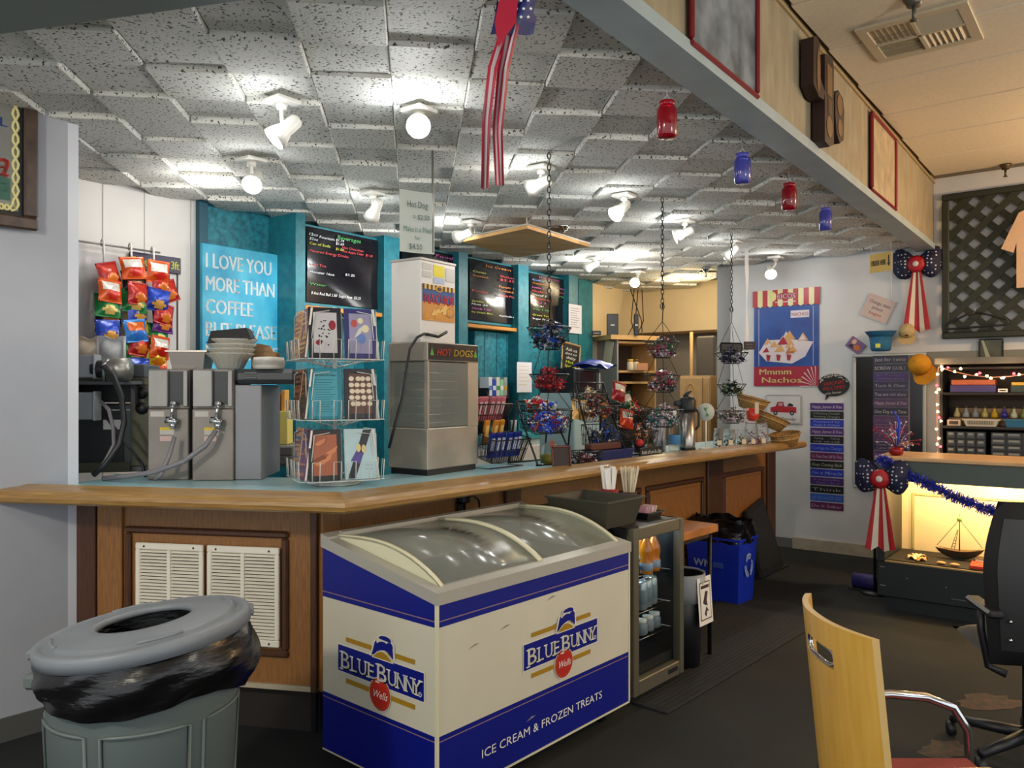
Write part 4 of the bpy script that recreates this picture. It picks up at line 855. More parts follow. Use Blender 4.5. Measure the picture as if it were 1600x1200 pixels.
# back counter
a = KW0+KWN*.42; bt0, bt1 = tk(690,.42), tk(935,.42)
bc = thing('back_counter', 'turquoise topped work counter along the menu wall', 'counter', V3(a, 0), RZ_K)
MB().cbox(bt0,bt1,0,.41,1.03,1.09,.006).obj('worktop', mat('turquoise_top', '#3fa0a8', .4), bc)
MB().box(bt0+.02,bt1-.02,.03,.40,.0,1.03).obj('cabinet_front', mat('back_front', '#b9cfd2', .5), bc)
MB().cbox(tk(800,.42),tk(862,.42),-.012,.03,.35,.97,.004).obj('door', M_white, bc); MB().cbox(tk(740,.42),tk(795,.42),-.012,.03,.35,.97,.004).obj('door', M_white, bc)
def bcp(px, up=0, d=.2): p = kw(px, .42-d); return (p.x, p.y, 1.091+up)
o = thing('coffee_rack', 'black countertop rack with boxed drink packets under the menu shelf', 'rack', bcp(778), RZ_K)
MB().cbox(-.17,.15,-.02,.15,.32,.345,.005).box(-.17,-.155,-.02,.15,0,.42).box(.135,.15,-.02,.15,0,.42).box(-.17,.15,.14,.15,0,.56).obj('rack_frame', M_black, o)
MB().lathe([(.0001,-.012),(.13,-.012),(.13,.012),(.0001,.012)],20,(0,0,0)).obj('round_header', M_black, o, (0,.14,.58), rot=(R(90),0,0))
for i, c_ in enumerate(('#dfe3ea','#1f49b8','#d8d9cf','#8fd0a0','#9aa0a6')):
    MB().cbox(-.15+.058*i,-.098+.058*i,-.01,.10,.346,.52-.02*(i%2),.002).obj('packet_box', flat(c_), o)
    MB().box(-.145+.058*i,-.103+.058*i,-.0115,-.01,.40,.44).obj('box_label', flat(['#5c86c8','#e2e6f2','#3a9a58','#f0f4ee','#c8a030'][i]), o)
o = thing('tumbler', 'grey plastic tumbler on the back counter beside the notice', 'cup', bcp(802), 0); MB().lathe([(.028,0),(.035,.11),(.033,.11),(.026,.005),(.0001,.005)],14).obj('cup', flat('#a8adb0'), o); MB().lathe([(.036,.105),(.036,.113),(.033,.113)],14).obj('rim', M_wht, o)
o = thing('candy_carton', 'red and white carton at the end of the back counter', 'carton', bcp(895,0,.1), RZ_K); MB().cbox(-.05,.05,-.03,.03,0,.14,.003).obj('carton', M_wht, o); MB().box(-.045,.045,-.0315,-.03,.03,.09).obj('red_panel', M_red, o)
# ------------------------------------------------------------------ on the bar: machines at the left
def ct(px, D, z=CT+.0005): return ((px-800)/F*D, D, z)
M_gal = mat('galvanised', '#7f7973', .45, .25, noise=.12, scale=6)
def dispenser(px0, px1, D, rz, lab, wide, hood):
    o = thing('drink_dispenser', lab, 'dispenser', ct((px0+px1)/2, D), rz)
    W = (px1-px0)/F*D; Hh = .525; x0, x1 = -W/2, W/2
    MB().cbox(x0,x1,0,.30,.0,Hh*.64,.004).cbox(x0,x1,.012,.32,Hh*.64,Hh,.004).obj('steel_body', M_gal, o)
    MB().cbox(x0+.006,x0+W*.50,-.012,.01,Hh*.66,Hh-.006,.003).cbox(x1-W*.14,x1-.004,-.004,.01,Hh*.66,Hh-.006,.003).obj('back_plate', M_steeld, o)
    MB().rect(x0+W*.50,x1-W*.15,Hh*.68,Hh-.012,.0085).obj('recess', mat('recess_dark', '#2f3538', .5), o)
    v = MB(); v.cyl((.03,0,.36),(.03,-.03,.36),.014,n=10).tube([(.03,-.025,.36),(.028,-.03,.33),(.025,-.03,.29)], .008, 8).cyl((.0,-.03,.285),(.05,-.03,.275),.018,n=10).cyl((.03,-.03,.28),(.035,-.04,.245),.014,n=8).obj('inlet_valve', M_chrome, o)
    MB().rect(x0+.012,x0+.075,.30,.325,-.0008,0).rect(x0+.055,x0+.12,.215,.245,-.0008,0).rect(x0+.055,x0+.12,.236,.25,-.0012,1).rect(x0+.055,x0+.11,.185,.208,-.0008,2).obj('warning_labels', [flat('#b9b5ae'), flat('#d8b81e'), flat('#c9a8a4')], o)
    if wide:
        MB().cbox(x1,x1+.125,.02,.42,0,.45,.004).obj('side_panel', mat('blue_steel', '#83848a', .45, .2), o)
        MB().cbox(x1,x1+hood,-.0,.42,.455,Hh,.02).obj('hood', mat('dark_hood', '#3a3c40', .45, .2), o)
        l = MB()
        for z in (.478,.50): l.cbox(x1+.05,x1+.11,-.006,.002,z,z+.010,.003)
        l.obj('hood_louvers', mat('louver', '#53565a', .4), o, kind='stuff')
    return o
dispenser(232,294,3.76,R(4),'stainless drink dispenser seen from the back, left of the two',False,0)
dispenser(301,364,3.74,R(4),'stainless drink dispenser seen from the back with a dark hood, right of the two',True,.29)
o = thing('wooden_spacer', 'brown wooden board between the two drink dispensers', 'board', ct(297,3.86), R(4)); MB().cbox(-.012,.012,0,.02,0,.34,.002).obj('board', flat('#5a3a1e'), o); MB().box(-.012,.012,-.001,.0,.34,.36).obj('end_grain', M_oakd, o)
o = tag(MB().tube([(-.01,0,.20),(-.02,-.03,.12),(-.05,-.05,.03),(-.08,-.05,.008)], .010, 8).obj('grey_hose', mat('hose_grey', '#77757a', .45), None, ct(276,3.70,CT+.008)), 'short grey hose dropping from the left drink dispenser to the countertop', 'hose')
q0 = Vector(ct(338,3.69,CT+.24)); o = tag(MB().tube([(0,0,0),(-.04,-.03,-.07),(-.13,-.05,-.14),(-.27,-.04,-.19),(-.42,.0,-.215),(-.54,.03,-.228)], .012, 8).obj('grey_hose', MATS['hose_grey'], None, q0), 'long grey hose sagging from the right drink dispenser to the left', 'hose')
o = tag(MB().tube([Vector(ct(x,D,zof(y,D)))-Vector(ct(165,3.9)) for x,y,D in ((163,573,3.9),(178,590,3.85),(190,620,3.8),(194,660,3.75),(186,695,3.72),(165,725,3.7),(146,742,3.7))], .014, 8).obj('black_hose', M_black, None, ct(165,3.9)), 'thick black hose looping down from the motor on the left', 'hose')
o = tag(MB().tube([Vector(ct(x,D,zof(y,D)))-Vector(ct(160,3.9)) for x,y,D in ((158,628,3.9),(170,640,3.85),(177,670,3.8),(178,695,3.76),(165,720,3.74),(150,741,3.72))], .009, 8).obj('grey_hose', MATS['hose_grey'], None, ct(160,3.9)), 'thin grey hose leaving the lower junction box on the left', 'hose')
o = tag(MB().tube([Vector(ct(x,D,zof(y,D)))-Vector(ct(160,3.9)) for x,y,D in ((165,650,3.96),(195,690,3.95),(222,725,3.92),(228,746,3.9))], .008, 8).obj('thin_cable', M_black, None, ct(160,3.9)), 'thin black cord in front of the dark dispenser on the left', 'cord')
# dark machine on the left, behind the wall end
o = thing('ice_machine', 'dark framed drink machine behind the left wall end', 'machine', ct(172,4.12), R(12)); W = .34
M_ol = mat('olive_frame', '#4a4a34', .5); 
MB().cbox(-.20,W/2,0,.35,.0,.03,.004).cbox(-.20,W/2,0,.35,.49,.56,.006).obj('machine_frame', mat('grey_top', '#55585b', .5), o)
MB().cbox(-.20,.19,-.01,.0,.45,.49,.003).cbox(.10,.19,-.01,.02,.03,.45,.003).cbox(-.20,.10,-.01,.02,.0,.05,.003).obj('front_frame', M_ol, o)
MB().cbox(-.20,.06,.03,.34,.03,.35,.004).obj('inner_case', mat('case_black', '#26282a', .4), o); MB().cbox(-.2,.1,.06,.34,.36,.48,.004).obj('upper_case', M_black, o)
MB().box(-.04,.05,.027,.029,.22,.27).obj('data_label', M_wht, o); MB().box(-.045,.09,.02,.03,.318,.324).obj('bright_edge', M_chrome, o)
for z in (.41,.33): MB().lathe([(.03,-.004),(.032,0),(.032,.004),(.0001,.004)],16).obj('port', M_black, o, (.155,-.012,z), rot=(R(90),0,0))
for (py0,py1,lab) in ((555,590,'upper grey electrical box at the left wall end'),(613,656,'lower grey electrical box at the left wall end')):
    D = 3.95; q = thing('junction_box', lab, 'electrical box', ct(134,D,zof(py1,D)), R(10)); hh = (py1-py0)*D/F
    MB().cbox(-.08,.035,0,.08,0,hh,.004).obj('box_body', mat('box_grey', '#8d9096', .45), q); MB().cbox(.035,.045,-.01,.09,-.005,hh+.005,.003).obj('cover', mat('box_cover', '#a3a6a6', .4), q)
D = 4.0; q = thing('pump_motor', 'small motor with black housing and steel drum beside the upper electrical box', 'motor', ct(175,D,zof(577,D)), R(6))
MB().cyl((-.09,0,0),(-.02,0,0),.045,n=18).obj('housing', M_black, q); MB().cyl((-.02,0,0),(.085,0,0),.058,n=24).obj('drum', M_steel, q); MB().tube([(-.02,-.05,-.06),(-.02,-.05,.02),(0,-.05,.05)], .009,8).obj('fitting', M_chrome, q)
q = thing('motor_shelf', 'dark shelf bracket carrying the pump motor', 'shelf', ct(172,4.06,zof(592,4.0)-.03), R(8)); MB().cbox(-.20,.14,-.06,.12,0,.02,.004).obj('shelf_plate', mat('grey_top', '#55585b', .5), q); MB().box(-.19,-.17,.0,.1,-.1,0).box(.10,.12,.0,.1,-.1,0).obj('bracket', M_black, q)
for (px, py, c1, lab) in ((135,548,'#cbb8a4','clear bread bag lying on the ledge at the far left'),(172,548,'#cfd0d2','clear film bag hanging below the left snack strip')):
    p = at(px, py, 4.45); tag(MB().sheet(lambda u,v: ((u-.5)*.15, .03*math.sin(3.1*u)*math.sin(3.1*v)-.0, (v-.5)*.15+.01*math.sin(8*u)), 10, 10).sheet(lambda u,v: ((u-.5)*.15, .03-.07*math.sin(3.1*u)*math.sin(3.1*v), (v-.5)*.15+.01*math.sin(8*u)), 10, 10).obj('film_bag', mat('film_'+c1.strip('#'), c1, .2, bump=.5, scale=25), None, p), lab, 'bag')
# on top of the dispensers
tp = CT+.526
o = thing('steam_pan', 'shallow stainless steel pan on top of the dispensers', 'pan', ct(300,3.90,tp), R(4)); taper(MB(), .145,.13,.175,.16,.09,.003,.02).obj('pan', mat('pan_steel', '#a09890', .3, .8), o); MB().cbox(-.095,.095,-.088,-.08,.083,.09,.002).obj('rim_front', M_steel, o)
o = thing('clear_bowls', 'nested stack of clear fluted plastic bowls on the right dispenser', 'bowls', ct(360,3.86,tp), 0); 
def flute(k): return lambda i,g: 1+.035*math.sin(22*g)
for k in range(4):
    MB().lathe([(.055,0),(.06,.004),(.085,.055),(.105,.075),(.112,.078),(.108,.07),(.083,.05),(.055,.004)], 66, (.004*k,0,.022*k), wob=flute(k)).obj('bowl', mat('bowl_clear', '#d5d2c6', .15, alpha=.55), o)
o = thing('black_tray', 'black plastic food tray upside down on the clear bowls', 'tray', ct(363,3.86,tp+.14), R(8)); o.rotation_euler = (0,R(-6),R(8)); taper(MB(), .20,.14,.165,.11,.05,.004,-.0).obj('tray', M_black, o); MB().cbox(-.105,.105,-.075,.075,-.008,0,.003).obj('lip', M_black, o)
o = thing('cardboard_box', 'torn brown cardboard box on the dark hood', 'box', ct(412,3.95,tp), R(6)); MB().box(-.06,.06,-.001,.001,0,.09).prism([(-.06,.09),(.05,.085),(.03,.12),(-.03,.13),(-.05,.11)], -.001, .001).box(-.06,-.058,0,.10,0,.11).box(.058,.06,0,.10,0,.06).box(-.06,.06,.10,.102,0,.09).obj('carton', mat('kraft', '#9c7a54', .8), o); MB().box(-.06,.06,0,.1,.0,.002).obj('carton_floor', MATS['kraft'], o)
o = thing('paper_plates', 'stack of wrapped white paper plates on the dark hood', 'plates', ct(420,3.82,tp), 0); MB().lathe([(.0001,0),(.07,0),(.075,.02),(.072,.04),(.07,.055),(.0001,.06)],30,wob=lambda i,g:1+.02*math.sin(9*g+i)).obj('plates', mat('plate_white', '#d8d5cc', .5, bump=.5, scale=40), o); MB().lathe([(.078,.018),(.079,.03),(.077,.042)],30).obj('wrap_band', M_clear, o)
# cardboard box, its warm light painted in as yellow, and till drawer behind
o = thing('warm_lit_carton', 'cardboard box of orange folders, warm light painted in as yellow, behind the right dispenser', 'box', ct(424,4.5,zof(695,4.5)), R(4)); MB().cbox(-.09,.09,0,.15,0,.19,.003).obj('carton', flat('#e0cf6e',.6), o)
for i in range(6): MB().cbox(-.08+.026*i,-.06+.026*i,.02,.14,.19,.30+.015*math.sin(3*i),.002).obj('folder', flat(['#d98a3c','#e0a44a'][i%2]), o)
o = thing('drawer_unit', 'grey drawer unit below the warm-lit box', 'drawers', ct(424,4.45), R(4)); z2 = zof(695,4.5)-CT; MB().cbox(-.12,.12,0,.3,0,z2-.002,.004).obj('unit_body', M_steeld, o); MB().cbox(-.115,.115,-.01,0,.01,z2*.45,.003).cbox(-.115,.115,-.01,0,z2*.52,z2-.01,.003).obj('drawer', mat('drawer_grey','#6d6864',.45), o); MB().box(-.10,-.06,-.012,-.01,.02,.04).obj('drawer_label', M_wht, o)

# ------------------------------------------------------------------ revolving book rack
rk0 = Vector(ct(523,3.62)); rz = R(26)
rk = thing('book_rack', 'white wire revolving rack holding booklets on the bar corner', 'rack', rk0, rz)
MB().cyl((0,0,0),(0,0,.80),.010,n=10).obj('pole', M_wire, rk); MB().lathe([(.11,0),(.12,.006),(.10,.014),(.02,.022),(.0001,.022)],24).obj('base', M_wire, rk)
HW = .155; tiers = (.03,.295,.56)
for zt_ in tiers:
    g = MB()
    for side in range(4):
        T = Matrix.Rotation(side*math.pi/2, 4, 'Z'); g.T = T
        for x in (-HW,0,HW): g.tube([(x,-.06,zt_+.21),(x,-HW+.03,zt_+.20),(x,-HW+.01,zt_),(x,-HW-.03,zt_)], .0022, 5)
        for c_ in (-.078,.078):
            g.tube([(c_-.062,-HW-.03,zt_),(c_-.062,-HW-.035,zt_+.085),(c_-.030,-HW-.035,zt_+.085),(c_-.030,-HW-.03,zt_)], .0024, 5).tube([(c_+.030,-HW-.03,zt_),(c_+.030,-HW-.035,zt_+.085),(c_+.062,-HW-.035,zt_+.085),(c_+.062,-HW-.03,zt_)], .0024, 5)
        g.tube([(-HW,-HW-.03,zt_),(HW,-HW-.03,zt_)], .0024, 5).tube([(-HW,-HW+.01,zt_),(HW,-HW+.01,zt_)], .0024, 5)
        for x in (-.05,-.025,.025,.05): g.tube([(x,-.02,zt_-.03),(x,-HW+.02,zt_)], .002, 4)
    g.obj('wire_tier', M_wire, rk, kind='stuff')
def book(side, c, tier, w, h, cov, art, lab, lean=.0, th=.012):
    a = rz+side*math.pi/2; p = Matrix.Rotation(a,4,'Z') @ Vector((c,-HW-.012,0)); o = thing('booklet', lab, 'book', (rk0.x+p.x, rk0.y+p.y, rk0.z+tiers[tier]+.004), 0, 'booklets in the revolving rack')
    o.rotation_euler = (R(-7), lean, a)
    MB().cbox(-w/2,w/2,0,th,0,h,.0015).obj('cover', flat(cov,.35), o); MB().box(w/2-.0005,w/2+.0006,.002,th-.002,.003,h-.003).obj('pages', M_paper, o)
    m = MB(); ms = art(m, w, h); m.obj('cover_art', [flat(x,.4) for x in ms], o); return o
def art_photo(bg, dots, title, tc, blotch):
    def f(m, w, h):
        m.rect(-w*.36,w*.36,h*.1,h*.9,-.0008,0); rr = random.Random(title)
        if blotch == 'mush':
            for i in range(5):
                for j in range(4): m.disc(-w*.27+w*.18*j+rr.uniform(-.004,.004), h*(.3+.125*i), w*.085, w*.075, -.0012-.0001*j, 10, 2)
        elif blotch == 'wrap':
            for i in range(7): a = rr.uniform(-.3,.3); cx, cz = rr.uniform(-w*.22,w*.22), rr.uniform(h*.2,h*.8); m.poly([(cx-w*.2,cz-h*.04),(cx,cz+h*.03),(cx+w*.18,cz+h*.09+a*.02),(cx+w*.12,cz-h*.02),(cx-w*.05,cz-h*.08)], -.0010-.0001*i, 2+(i%2))
        elif blotch == 'leaf':
            for i in range(26): m.disc(rr.uniform(-w*.2,w*.15), rr.uniform(h*.25,h*.75), w*.03, h*.014, -.0012, 6, 3)
            m.disc(w*.22,h*.65,w*.11,h*.10,-.0012,12,2); m.disc(-w*.2,h*.3,w*.1,h*.05,-.0012,12,2)
        elif blotch == 'figure':
            m.disc(-w*.2,h*.7,w*.1,h*.08,-.0012,12,3).disc(0,h*.76,w*.09,h*.06,-.0012,12,2).disc(w*.15,h*.6,w*.12,h*.08,-.0012,12,2).poly([(-w*.22,h*.4),(-w*.05,h*.6),(w*.1,h*.66),(0,h*.5)], -.0014, 4).disc(w*.02,h*.4,w*.14,h*.1,-.0011,12,5)
        if title: m.text(title, 0, h*.2, h*.075, -.002, 1, w=w*.5, bold=.01)
        return [bg, tc, dots, dots if blotch not in ('leaf','wrap','figure') else {'leaf':'#15151a','wrap':'#7a3c22','figure':'#b04a44'}[blotch], '#c9c6bc', '#5b78b0']
    return f
def art_teal(m, w, h):
    m.rect(-w*.38,w*.38,h*.06,h*.94,-.0008,0).text('The Gal in the Glass', 0, h*.87, h*.06, -.0016, 1, w=w*.66, bold=.015)
    for i in range(14): m.rect(-w*.3,w*(.3-.08*(i%3)),h*(.77-.048*i),h*(.778-.048*i),-.0014,2)
    return ['#3f93a4','#0d2730','#1a4a58']
def art_bag(m, w, h):
    m.poly([(-w*.42,h*.02),(-w*.18,h*.02),(w*.36,h*.98),(w*.1,h*.98)], -.0008, 0)
    m.poly([(-w*.32,h*.36),(-w*.02,h*.30),(w*.08,h*.50),(-w*.12,h*.58)], -.0012, 1)
    for x, z in ((-.06,.62),(.1,.6)): m.disc(w*x,h*z,w*.07,h*.085,-.0014,12,2)
    m.text('Live in', w*.25, h*.28, h*.04, -.0012, 3, w=w*.2).text('the now', w*.25, h*.2, h*.04, -.0012, 3, w=w*.22)
    return ['#1a1c26','#4a3d86','#d0b97c','#6f7f84']
def art_story(c1, c2, c3):
    def f(m, w, h):
        rr = random.Random(c1)
        m.rect(-w*.46,w*.46,h*.04,h*.97,-.0006,0)
        for i in range(9): cz = h*(.06+.1*i); m.poly([(-w*.45,cz),(w*.45,cz+rr.uniform(0,.02)),(w*.45,cz+h*.07),(-w*.45,cz+h*.05)], -.0009, rr.choice((1,2)))
        for i in range(5): m.disc(rr.uniform(-w*.3,w*.3),rr.uniform(h*.1,h*.9),w*.12,h*.06,-.0012,9,rr.choice((0,1,2)))
        return [c1,c2,c3]
    return f
BW, BH = .142, .222
book(0,-.078,2,BW,BH,'#15151f',art_photo('#b9b6b8','#8c1c2c','','#222222',"leaf"),'black-edged booklet with red petals, front left of the top tier')
book(0,.078,2,BW,BH,'#2b2866',art_photo('#8e8aa6','#d6c9a6','','#b8c0a8','figure'),'purple booklet with flower basket picture, front right of the top tier')
book(0,-.078,1,BW,BH,'#0f7a8c',art_teal,'teal booklet printed with a poem, front left of the middle tier')
book(0,.078,1,BW,BH,'#1d1a26',art_photo('#5a3a30','#d8c6ae','','#d8b48c','mush'),'dark booklet with round biscuits picture, front right of the middle tier')
book(0,-.078,0,BW,BH,'#14110f',art_photo('#a0583a','#c47a4c','','#2a1a14','wrap'),'black-edged booklet with brown leaves picture, front left of the bottom tier')
book(0,.078,0,BW,BH,'#a9c2c6',art_bag,'pale blue booklet with a purple strap picture, front right of the bottom tier')
for t_, (nm, c1, c2, c3, d1) in enumerate((('bottom','#7a4a6a','#b88a6a','#4a6a8a','plum'),('middle','#4a3222','#8a5a34','#2a2420','brown'),('top','#6a4a3c','#c89a5a','#8a6a6a','tan'))):
    book(3,.078,t_,BW,BH,c1,art_story(c1,c2,c3),d1+' patterned booklet on the left side of the rack, nearer one of the '+nm+' tier',0)
    book(3,-.078,t_,BW,BH,c2,art_story(c2,c3,c1),d1+' patterned booklet on the left side of the rack, farther one of the '+nm+' tier',0)
    book(1,-.078,t_,BW,BH,'#c9cdc4',art_story('#c9cdc4','#b8bcb2','#a8b0b0'),'pale booklet on the right side of the rack, nearer one of the '+nm+' tier',0)

# ------------------------------------------------------------------ hot dog case and the nacho cabinet on it
hp = at(668, 744, 3.93); hd = thing('hot_dog_case', 'stainless steel hot dog warmer with glass front and black header', 'food warmer', (hp.x, hp.y, CT), R(56)); W, Dp, Hh = .42, .26, .665
M_hs = mat('brushed_steel', '#a49d90', .42, .45, noise=.12, scale=4)
MB().cbox(0,W,0,Dp,.03,.235,.004).box(0,W,Dp-.01,Dp,.235,.57).box(0,.012,0,.02,.235,.57).box(W-.09,W,0,.012,.235,.57).box(W-.012,W,.012,Dp-.01,.235,.57).cbox(0,W,0,Dp,.57,Hh,.004).obj('steel_body', M_hs, hd)
MB().rect(.004,W-.004,.576,Hh-.006,-.002).obj('header_panel', flat('#10101c',.3), hd)
m = MB(); m.text('HOT', .125, .617, .05, -.004, 0, w=.115, shear=.2, bold=.015).text('DOGS', .285, .617, .05, -.004, 1, w=.16, shear=.2, bold=.015)
for x in (.03,.39): m.poly([(x-.016,.598),(x+.016,.598),(x,.64)], -.004, 2)
m.obj('lettering', [flat('#d8401c'), flat('#d8b42c'), flat('#5f9a3c')], hd)
MB().box(.012,W-.09,.002,.006,.24,.565).obj('front_glass', M_hazed, hd); MB().box(.0,.004,.02,Dp-.02,.24,.565).obj('side_glass', M_hazed, hd)  # grey mixed into the front pane stands for a reflection
MB().box(.03,.30,.015,.10,.237,.245).obj('light_tray', M_chrome, hd)
MB().box(.01,W-.01,.01,Dp-.01,0,.03).obj('plinth', M_black, hd)
k = MB()
for i in range(7):
    z = .26+.042*i; k.tube([(.05,.04,z),(.28,.04,z),(.28,.22,z),(.05,.22,z)], .003, 4, closed=True)
    for j in range(5): k.cyl((.07+.045*j,.04,z),(.07+.045*j,.22,z),.002,n=4)
k.cyl((.165,.13,.24),(.165,.13,.57),.006,n=8); k.obj('wire_cradle', M_chrome, hd)
MB().rect(.05,.27,.30,.52,.235).obj('rear_label', mat('grey_print','#75797d',.5), hd)
nc = thing('nacho_cabinet', 'white metal nacho cheese cabinet standing on the hot dog case', 'food warmer', (0,0,0), R(56))
npos = at(657, 530, 4.02); nc.location = (npos.x, npos.y, CT+Hh+.001)
MB().cbox(0,.285,0,.20,0,.425,.004).obj('cabinet_body', mat('cab_white', '#d8d4cf', .45), nc); MB().cbox(-.004,.289,-.004,.205,.418,.432,.003).obj('cabinet_top', mat('cab_top','#b8b4b0',.4,.3), nc)
MB().rect(.012,.275,.115,.30,-.002,0).rect(.012,.275,.115,.21,-.0025,1).rect(.012,.275,.275,.30,-.0025,2).obj('poster_ground', [flat('#1b4a86'), flat('#c98a3a'), flat('#e0b44a')], nc)
m = MB()
for i in range(8): m.rect(.012+.033*i,.028+.033*i,.272,.30,-.003,1)
m.disc(.145,.282,.032,.016,-.0034,14,2).disc(.145,.282,.018,.010,-.0038,12,1)
m.text('NACHO!', .143, .228, .075, -.004, 0, w=.235, bold=.02)
rr = random.Random(2)
for i in range(9): x, z = rr.uniform(.03,.2), rr.uniform(.13,.19); m.poly([(x-.025,z-.012),(x+.028,z-.006),(x+.004,z+.024)], -.0036-.0001*i, 3+(i%2))
m.disc(.235,.165,.034,.026,-.0046,16,5).disc(.235,.168,.026,.018,-.0050,16,4)
m.obj('poster_print', [flat('#c2202a'), flat('#3a1a14'), flat('#b8862c'), flat('#e0b464'), flat('#cf8f36'), flat('#a8764a')], nc)
MB().rect(.014,.085,.375,.405,-.002,0).rect(.014,.085,.335,.365,-.002,0).rect(.10,.19,.345,.405,-.002,1).rect(.10,.19,.31,.34,-.002,2).rect(.20,.275,.33,.40,-.002,0).obj('stickers', [flat('#c0bdb8'), flat('#d9c81e'), flat('#a9b4cc')], nc)
MB().cbox(.03,.05,-.012,0,.035,.05,.003).tube([(.04,-.01,.043),(.08,-.05,.03),(.13,-.06,.055),(.16,-.04,.06)], .008, 6).obj('plug', M_black, nc)
cb0 = Vector((hp.x, hp.y, CT)); U5 = Vector((math.cos(R(56)), math.sin(R(56)), 0))
cpth = [(664,521,3.90),(652,527,3.88),(640,545,3.84),(634,585,3.80),(628,625,3.78),(618,660,3.74),(608,700,3.74)]
tag(MB().tube([at(x,y,d) - cb0 for x,y,d in cpth], .007, 6).obj('electric_cable', M_black, None, cb0), 'black power cord looping from the nacho cabinet down past the hot dog case', 'cord')
# price card and the rod it hangs on
o = thing('price_card', 'handwritten white hot dog price card above the nacho cabinet', 'sign', at(652, 395, 4.0)+Vector((0,0,0)), R(30))
cw, ch = .19, .31
MB().sheet(lambda u,v: ((u-.5)*cw, .01*math.sin(3*u), v*ch+.0*u), 6, 4).obj('card', mat('card_grey', '#b9beb8', .7), o)
m = MB(); m.text('Hot Dog', 0, ch*.78, .045, -.004, 0, w=.11).text('= $2.50', .02, ch*.58, .035, -.004, 0, w=.09).text('Make it a Meal', 0, ch*.38, .04, -.004, 1, w=.15).text('for', 0, ch*.24, .028, -.004, 1, w=.03).text('$4.50', -.01, ch*.10, .04, -.004, 0, w=.07).obj('handwriting', [flat('#3a5a50'), flat('#4a7a6a')], o)
a_ = at(676, 395, 4.05); tag(MB().cyl((0,0,0),(0,0,CEIL-.03-a_.z),.006,n=8).obj('hanging_rod', M_steel, None, a_), 'thin steel rod between the ceiling and the nacho cabinet', 'rod')

# ------------------------------------------------------------------ racks and trays along the bar
def wirebasket(mb, w0, d0, w1, d1, h, n=9, r=.0018, tilt=0, y=0, z=0):
    T = mb.T; mb.T = T @ Matrix.Translation((0,y,z)) @ Matrix.Rotation(tilt,4,'X')
    for (w, d, zz, rr_) in ((w0,d0,0,r),(w1,d1,h,r*1.7),((w0+w1)/2,(d0+d1)/2,h/2,r)): mb.tube([(-w/2,-d/2,zz),(w/2,-d/2,zz),(w/2,d/2,zz),(-w/2,d/2,zz)], rr_, 4, closed=True)
    for i in range(n+1):
        t = i/n-.5
        mb.tube([(t*w1,-d1/2,h),(t*w0,-d0/2,0),(t*w0,d0/2,0),(t*w1,d1/2,h)], r, 4)
        mb.tube([(-w1/2,t*d1,h),(-w0/2,t*d0,0)], r, 4).tube([(w1/2,t*d1,h),(w0/2,t*d0,0)], r, 4)
    mb.T = T; return mb
cr = thing('candy_bar_rack', 'black wire rack of candy bars in two leaning baskets beside the hot dog case', 'rack', ct(776,4.42), R(50))
m = MB(); wirebasket(m, .26,.12,.30,.15,.13,14,.0022,R(14),-.02,.045); wirebasket(m, .26,.10,.30,.13,.13,14,.0022,R(14),.10,.235)
for x in (-.14,.14): m.tube([(x,-.07,.0),(x,.16,.0),(x,.2,.42),(x,.12,.24)], .004, 5)
m.tube([(-.14,-.07,0),(.14,-.07,0)], .006, 5).obj('wire_frame', M_blackm, cr)
rr = random.Random(9)
c5, s5 = math.cos(R(50)), math.sin(R(50))
def crp(x, y, z): b = Vector(ct(776,4.42)); return (b.x+x*c5-y*s5, b.y+x*s5+y*c5, b.z+z)
def bar_(x, y, z, c, c2, lab, grp, h=.14, w=.042, name='candy_bar'):
    o = thing(name, lab, 'candy', crp(x,y,z), 0, grp); o.rotation_euler = (R(14+rr.uniform(-4,4)), rr.uniform(-.06,.06), R(50))
    MB().cbox(-w/2,w/2,0,.018,0,h,.004).obj('wrapper', gloss(c), o); MB().rect(-w*.3,w*.3,h*.3,h*.8,-.0008).obj('wrapper_print', flat(c2), o)
for i in range(6): bar_(-.115+.046*i,-.055,.055,'#10247e','#b9c2d8','blue-wrapped candy bar in the lower basket, '+('leftmost','second','third','fourth','fifth','rightmost')[i],'blue candy bars')
for i in range(6): bar_(-.115+.046*i,.075,.25,'#c9707e','#e8c8cc','pink-wrapped candy bar in the upper basket, '+('leftmost','second','third','fourth','fifth','rightmost')[i],'pink candy bars')
for i in range(3): bar_(-.06+.06*i,.03,.12,'#d08a2c','#e6c070','orange-wrapped candy bar behind the blue ones, '+('left','middle','right')[i],'orange candy bars')
def heap(w, d, h, seed, size, cols, y0=0):
    size *= 1.25
    mb = MB(); rr = random.Random(seed)
    n = int(w*d/(size*size)*2.4)
    for i in range(n):
        a, q = rr.uniform(0,6.28), rr.random()**.5; x, y = math.cos(a)*q*w/2*.95, math.sin(a)*q*d/2*.95; z = rr.uniform(0,1)*h*(1-q*q*.8)
        mb.T = Matrix.Translation((x,y+y0,z+size*.3)) @ Matrix.Rotation(rr.uniform(0,3),4,'X') @ Matrix.Rotation(rr.uniform(0,3),4,'Z'); mb.k = rr.randrange(cols)
        s = size*rr.uniform(.7,1.2); mb.add([(-s*.6,0,0),(s*.6,0,0),(0,s*.4,0),(0,-s*.4,0),(0,0,s*.28),(0,0,-s*.28),(-s,.2*s,0),(-s,-.2*s,0),(s,.2*s,0),(s,-.2*s,0)], [(0,3,4),(3,1,4),(1,2,4),(2,0,4),(3,0,5),(1,3,5),(2,1,5),(0,2,5),(0,6,7),(1,8,9)])
    mb.T = Matrix(); mb.k = 0; return mb
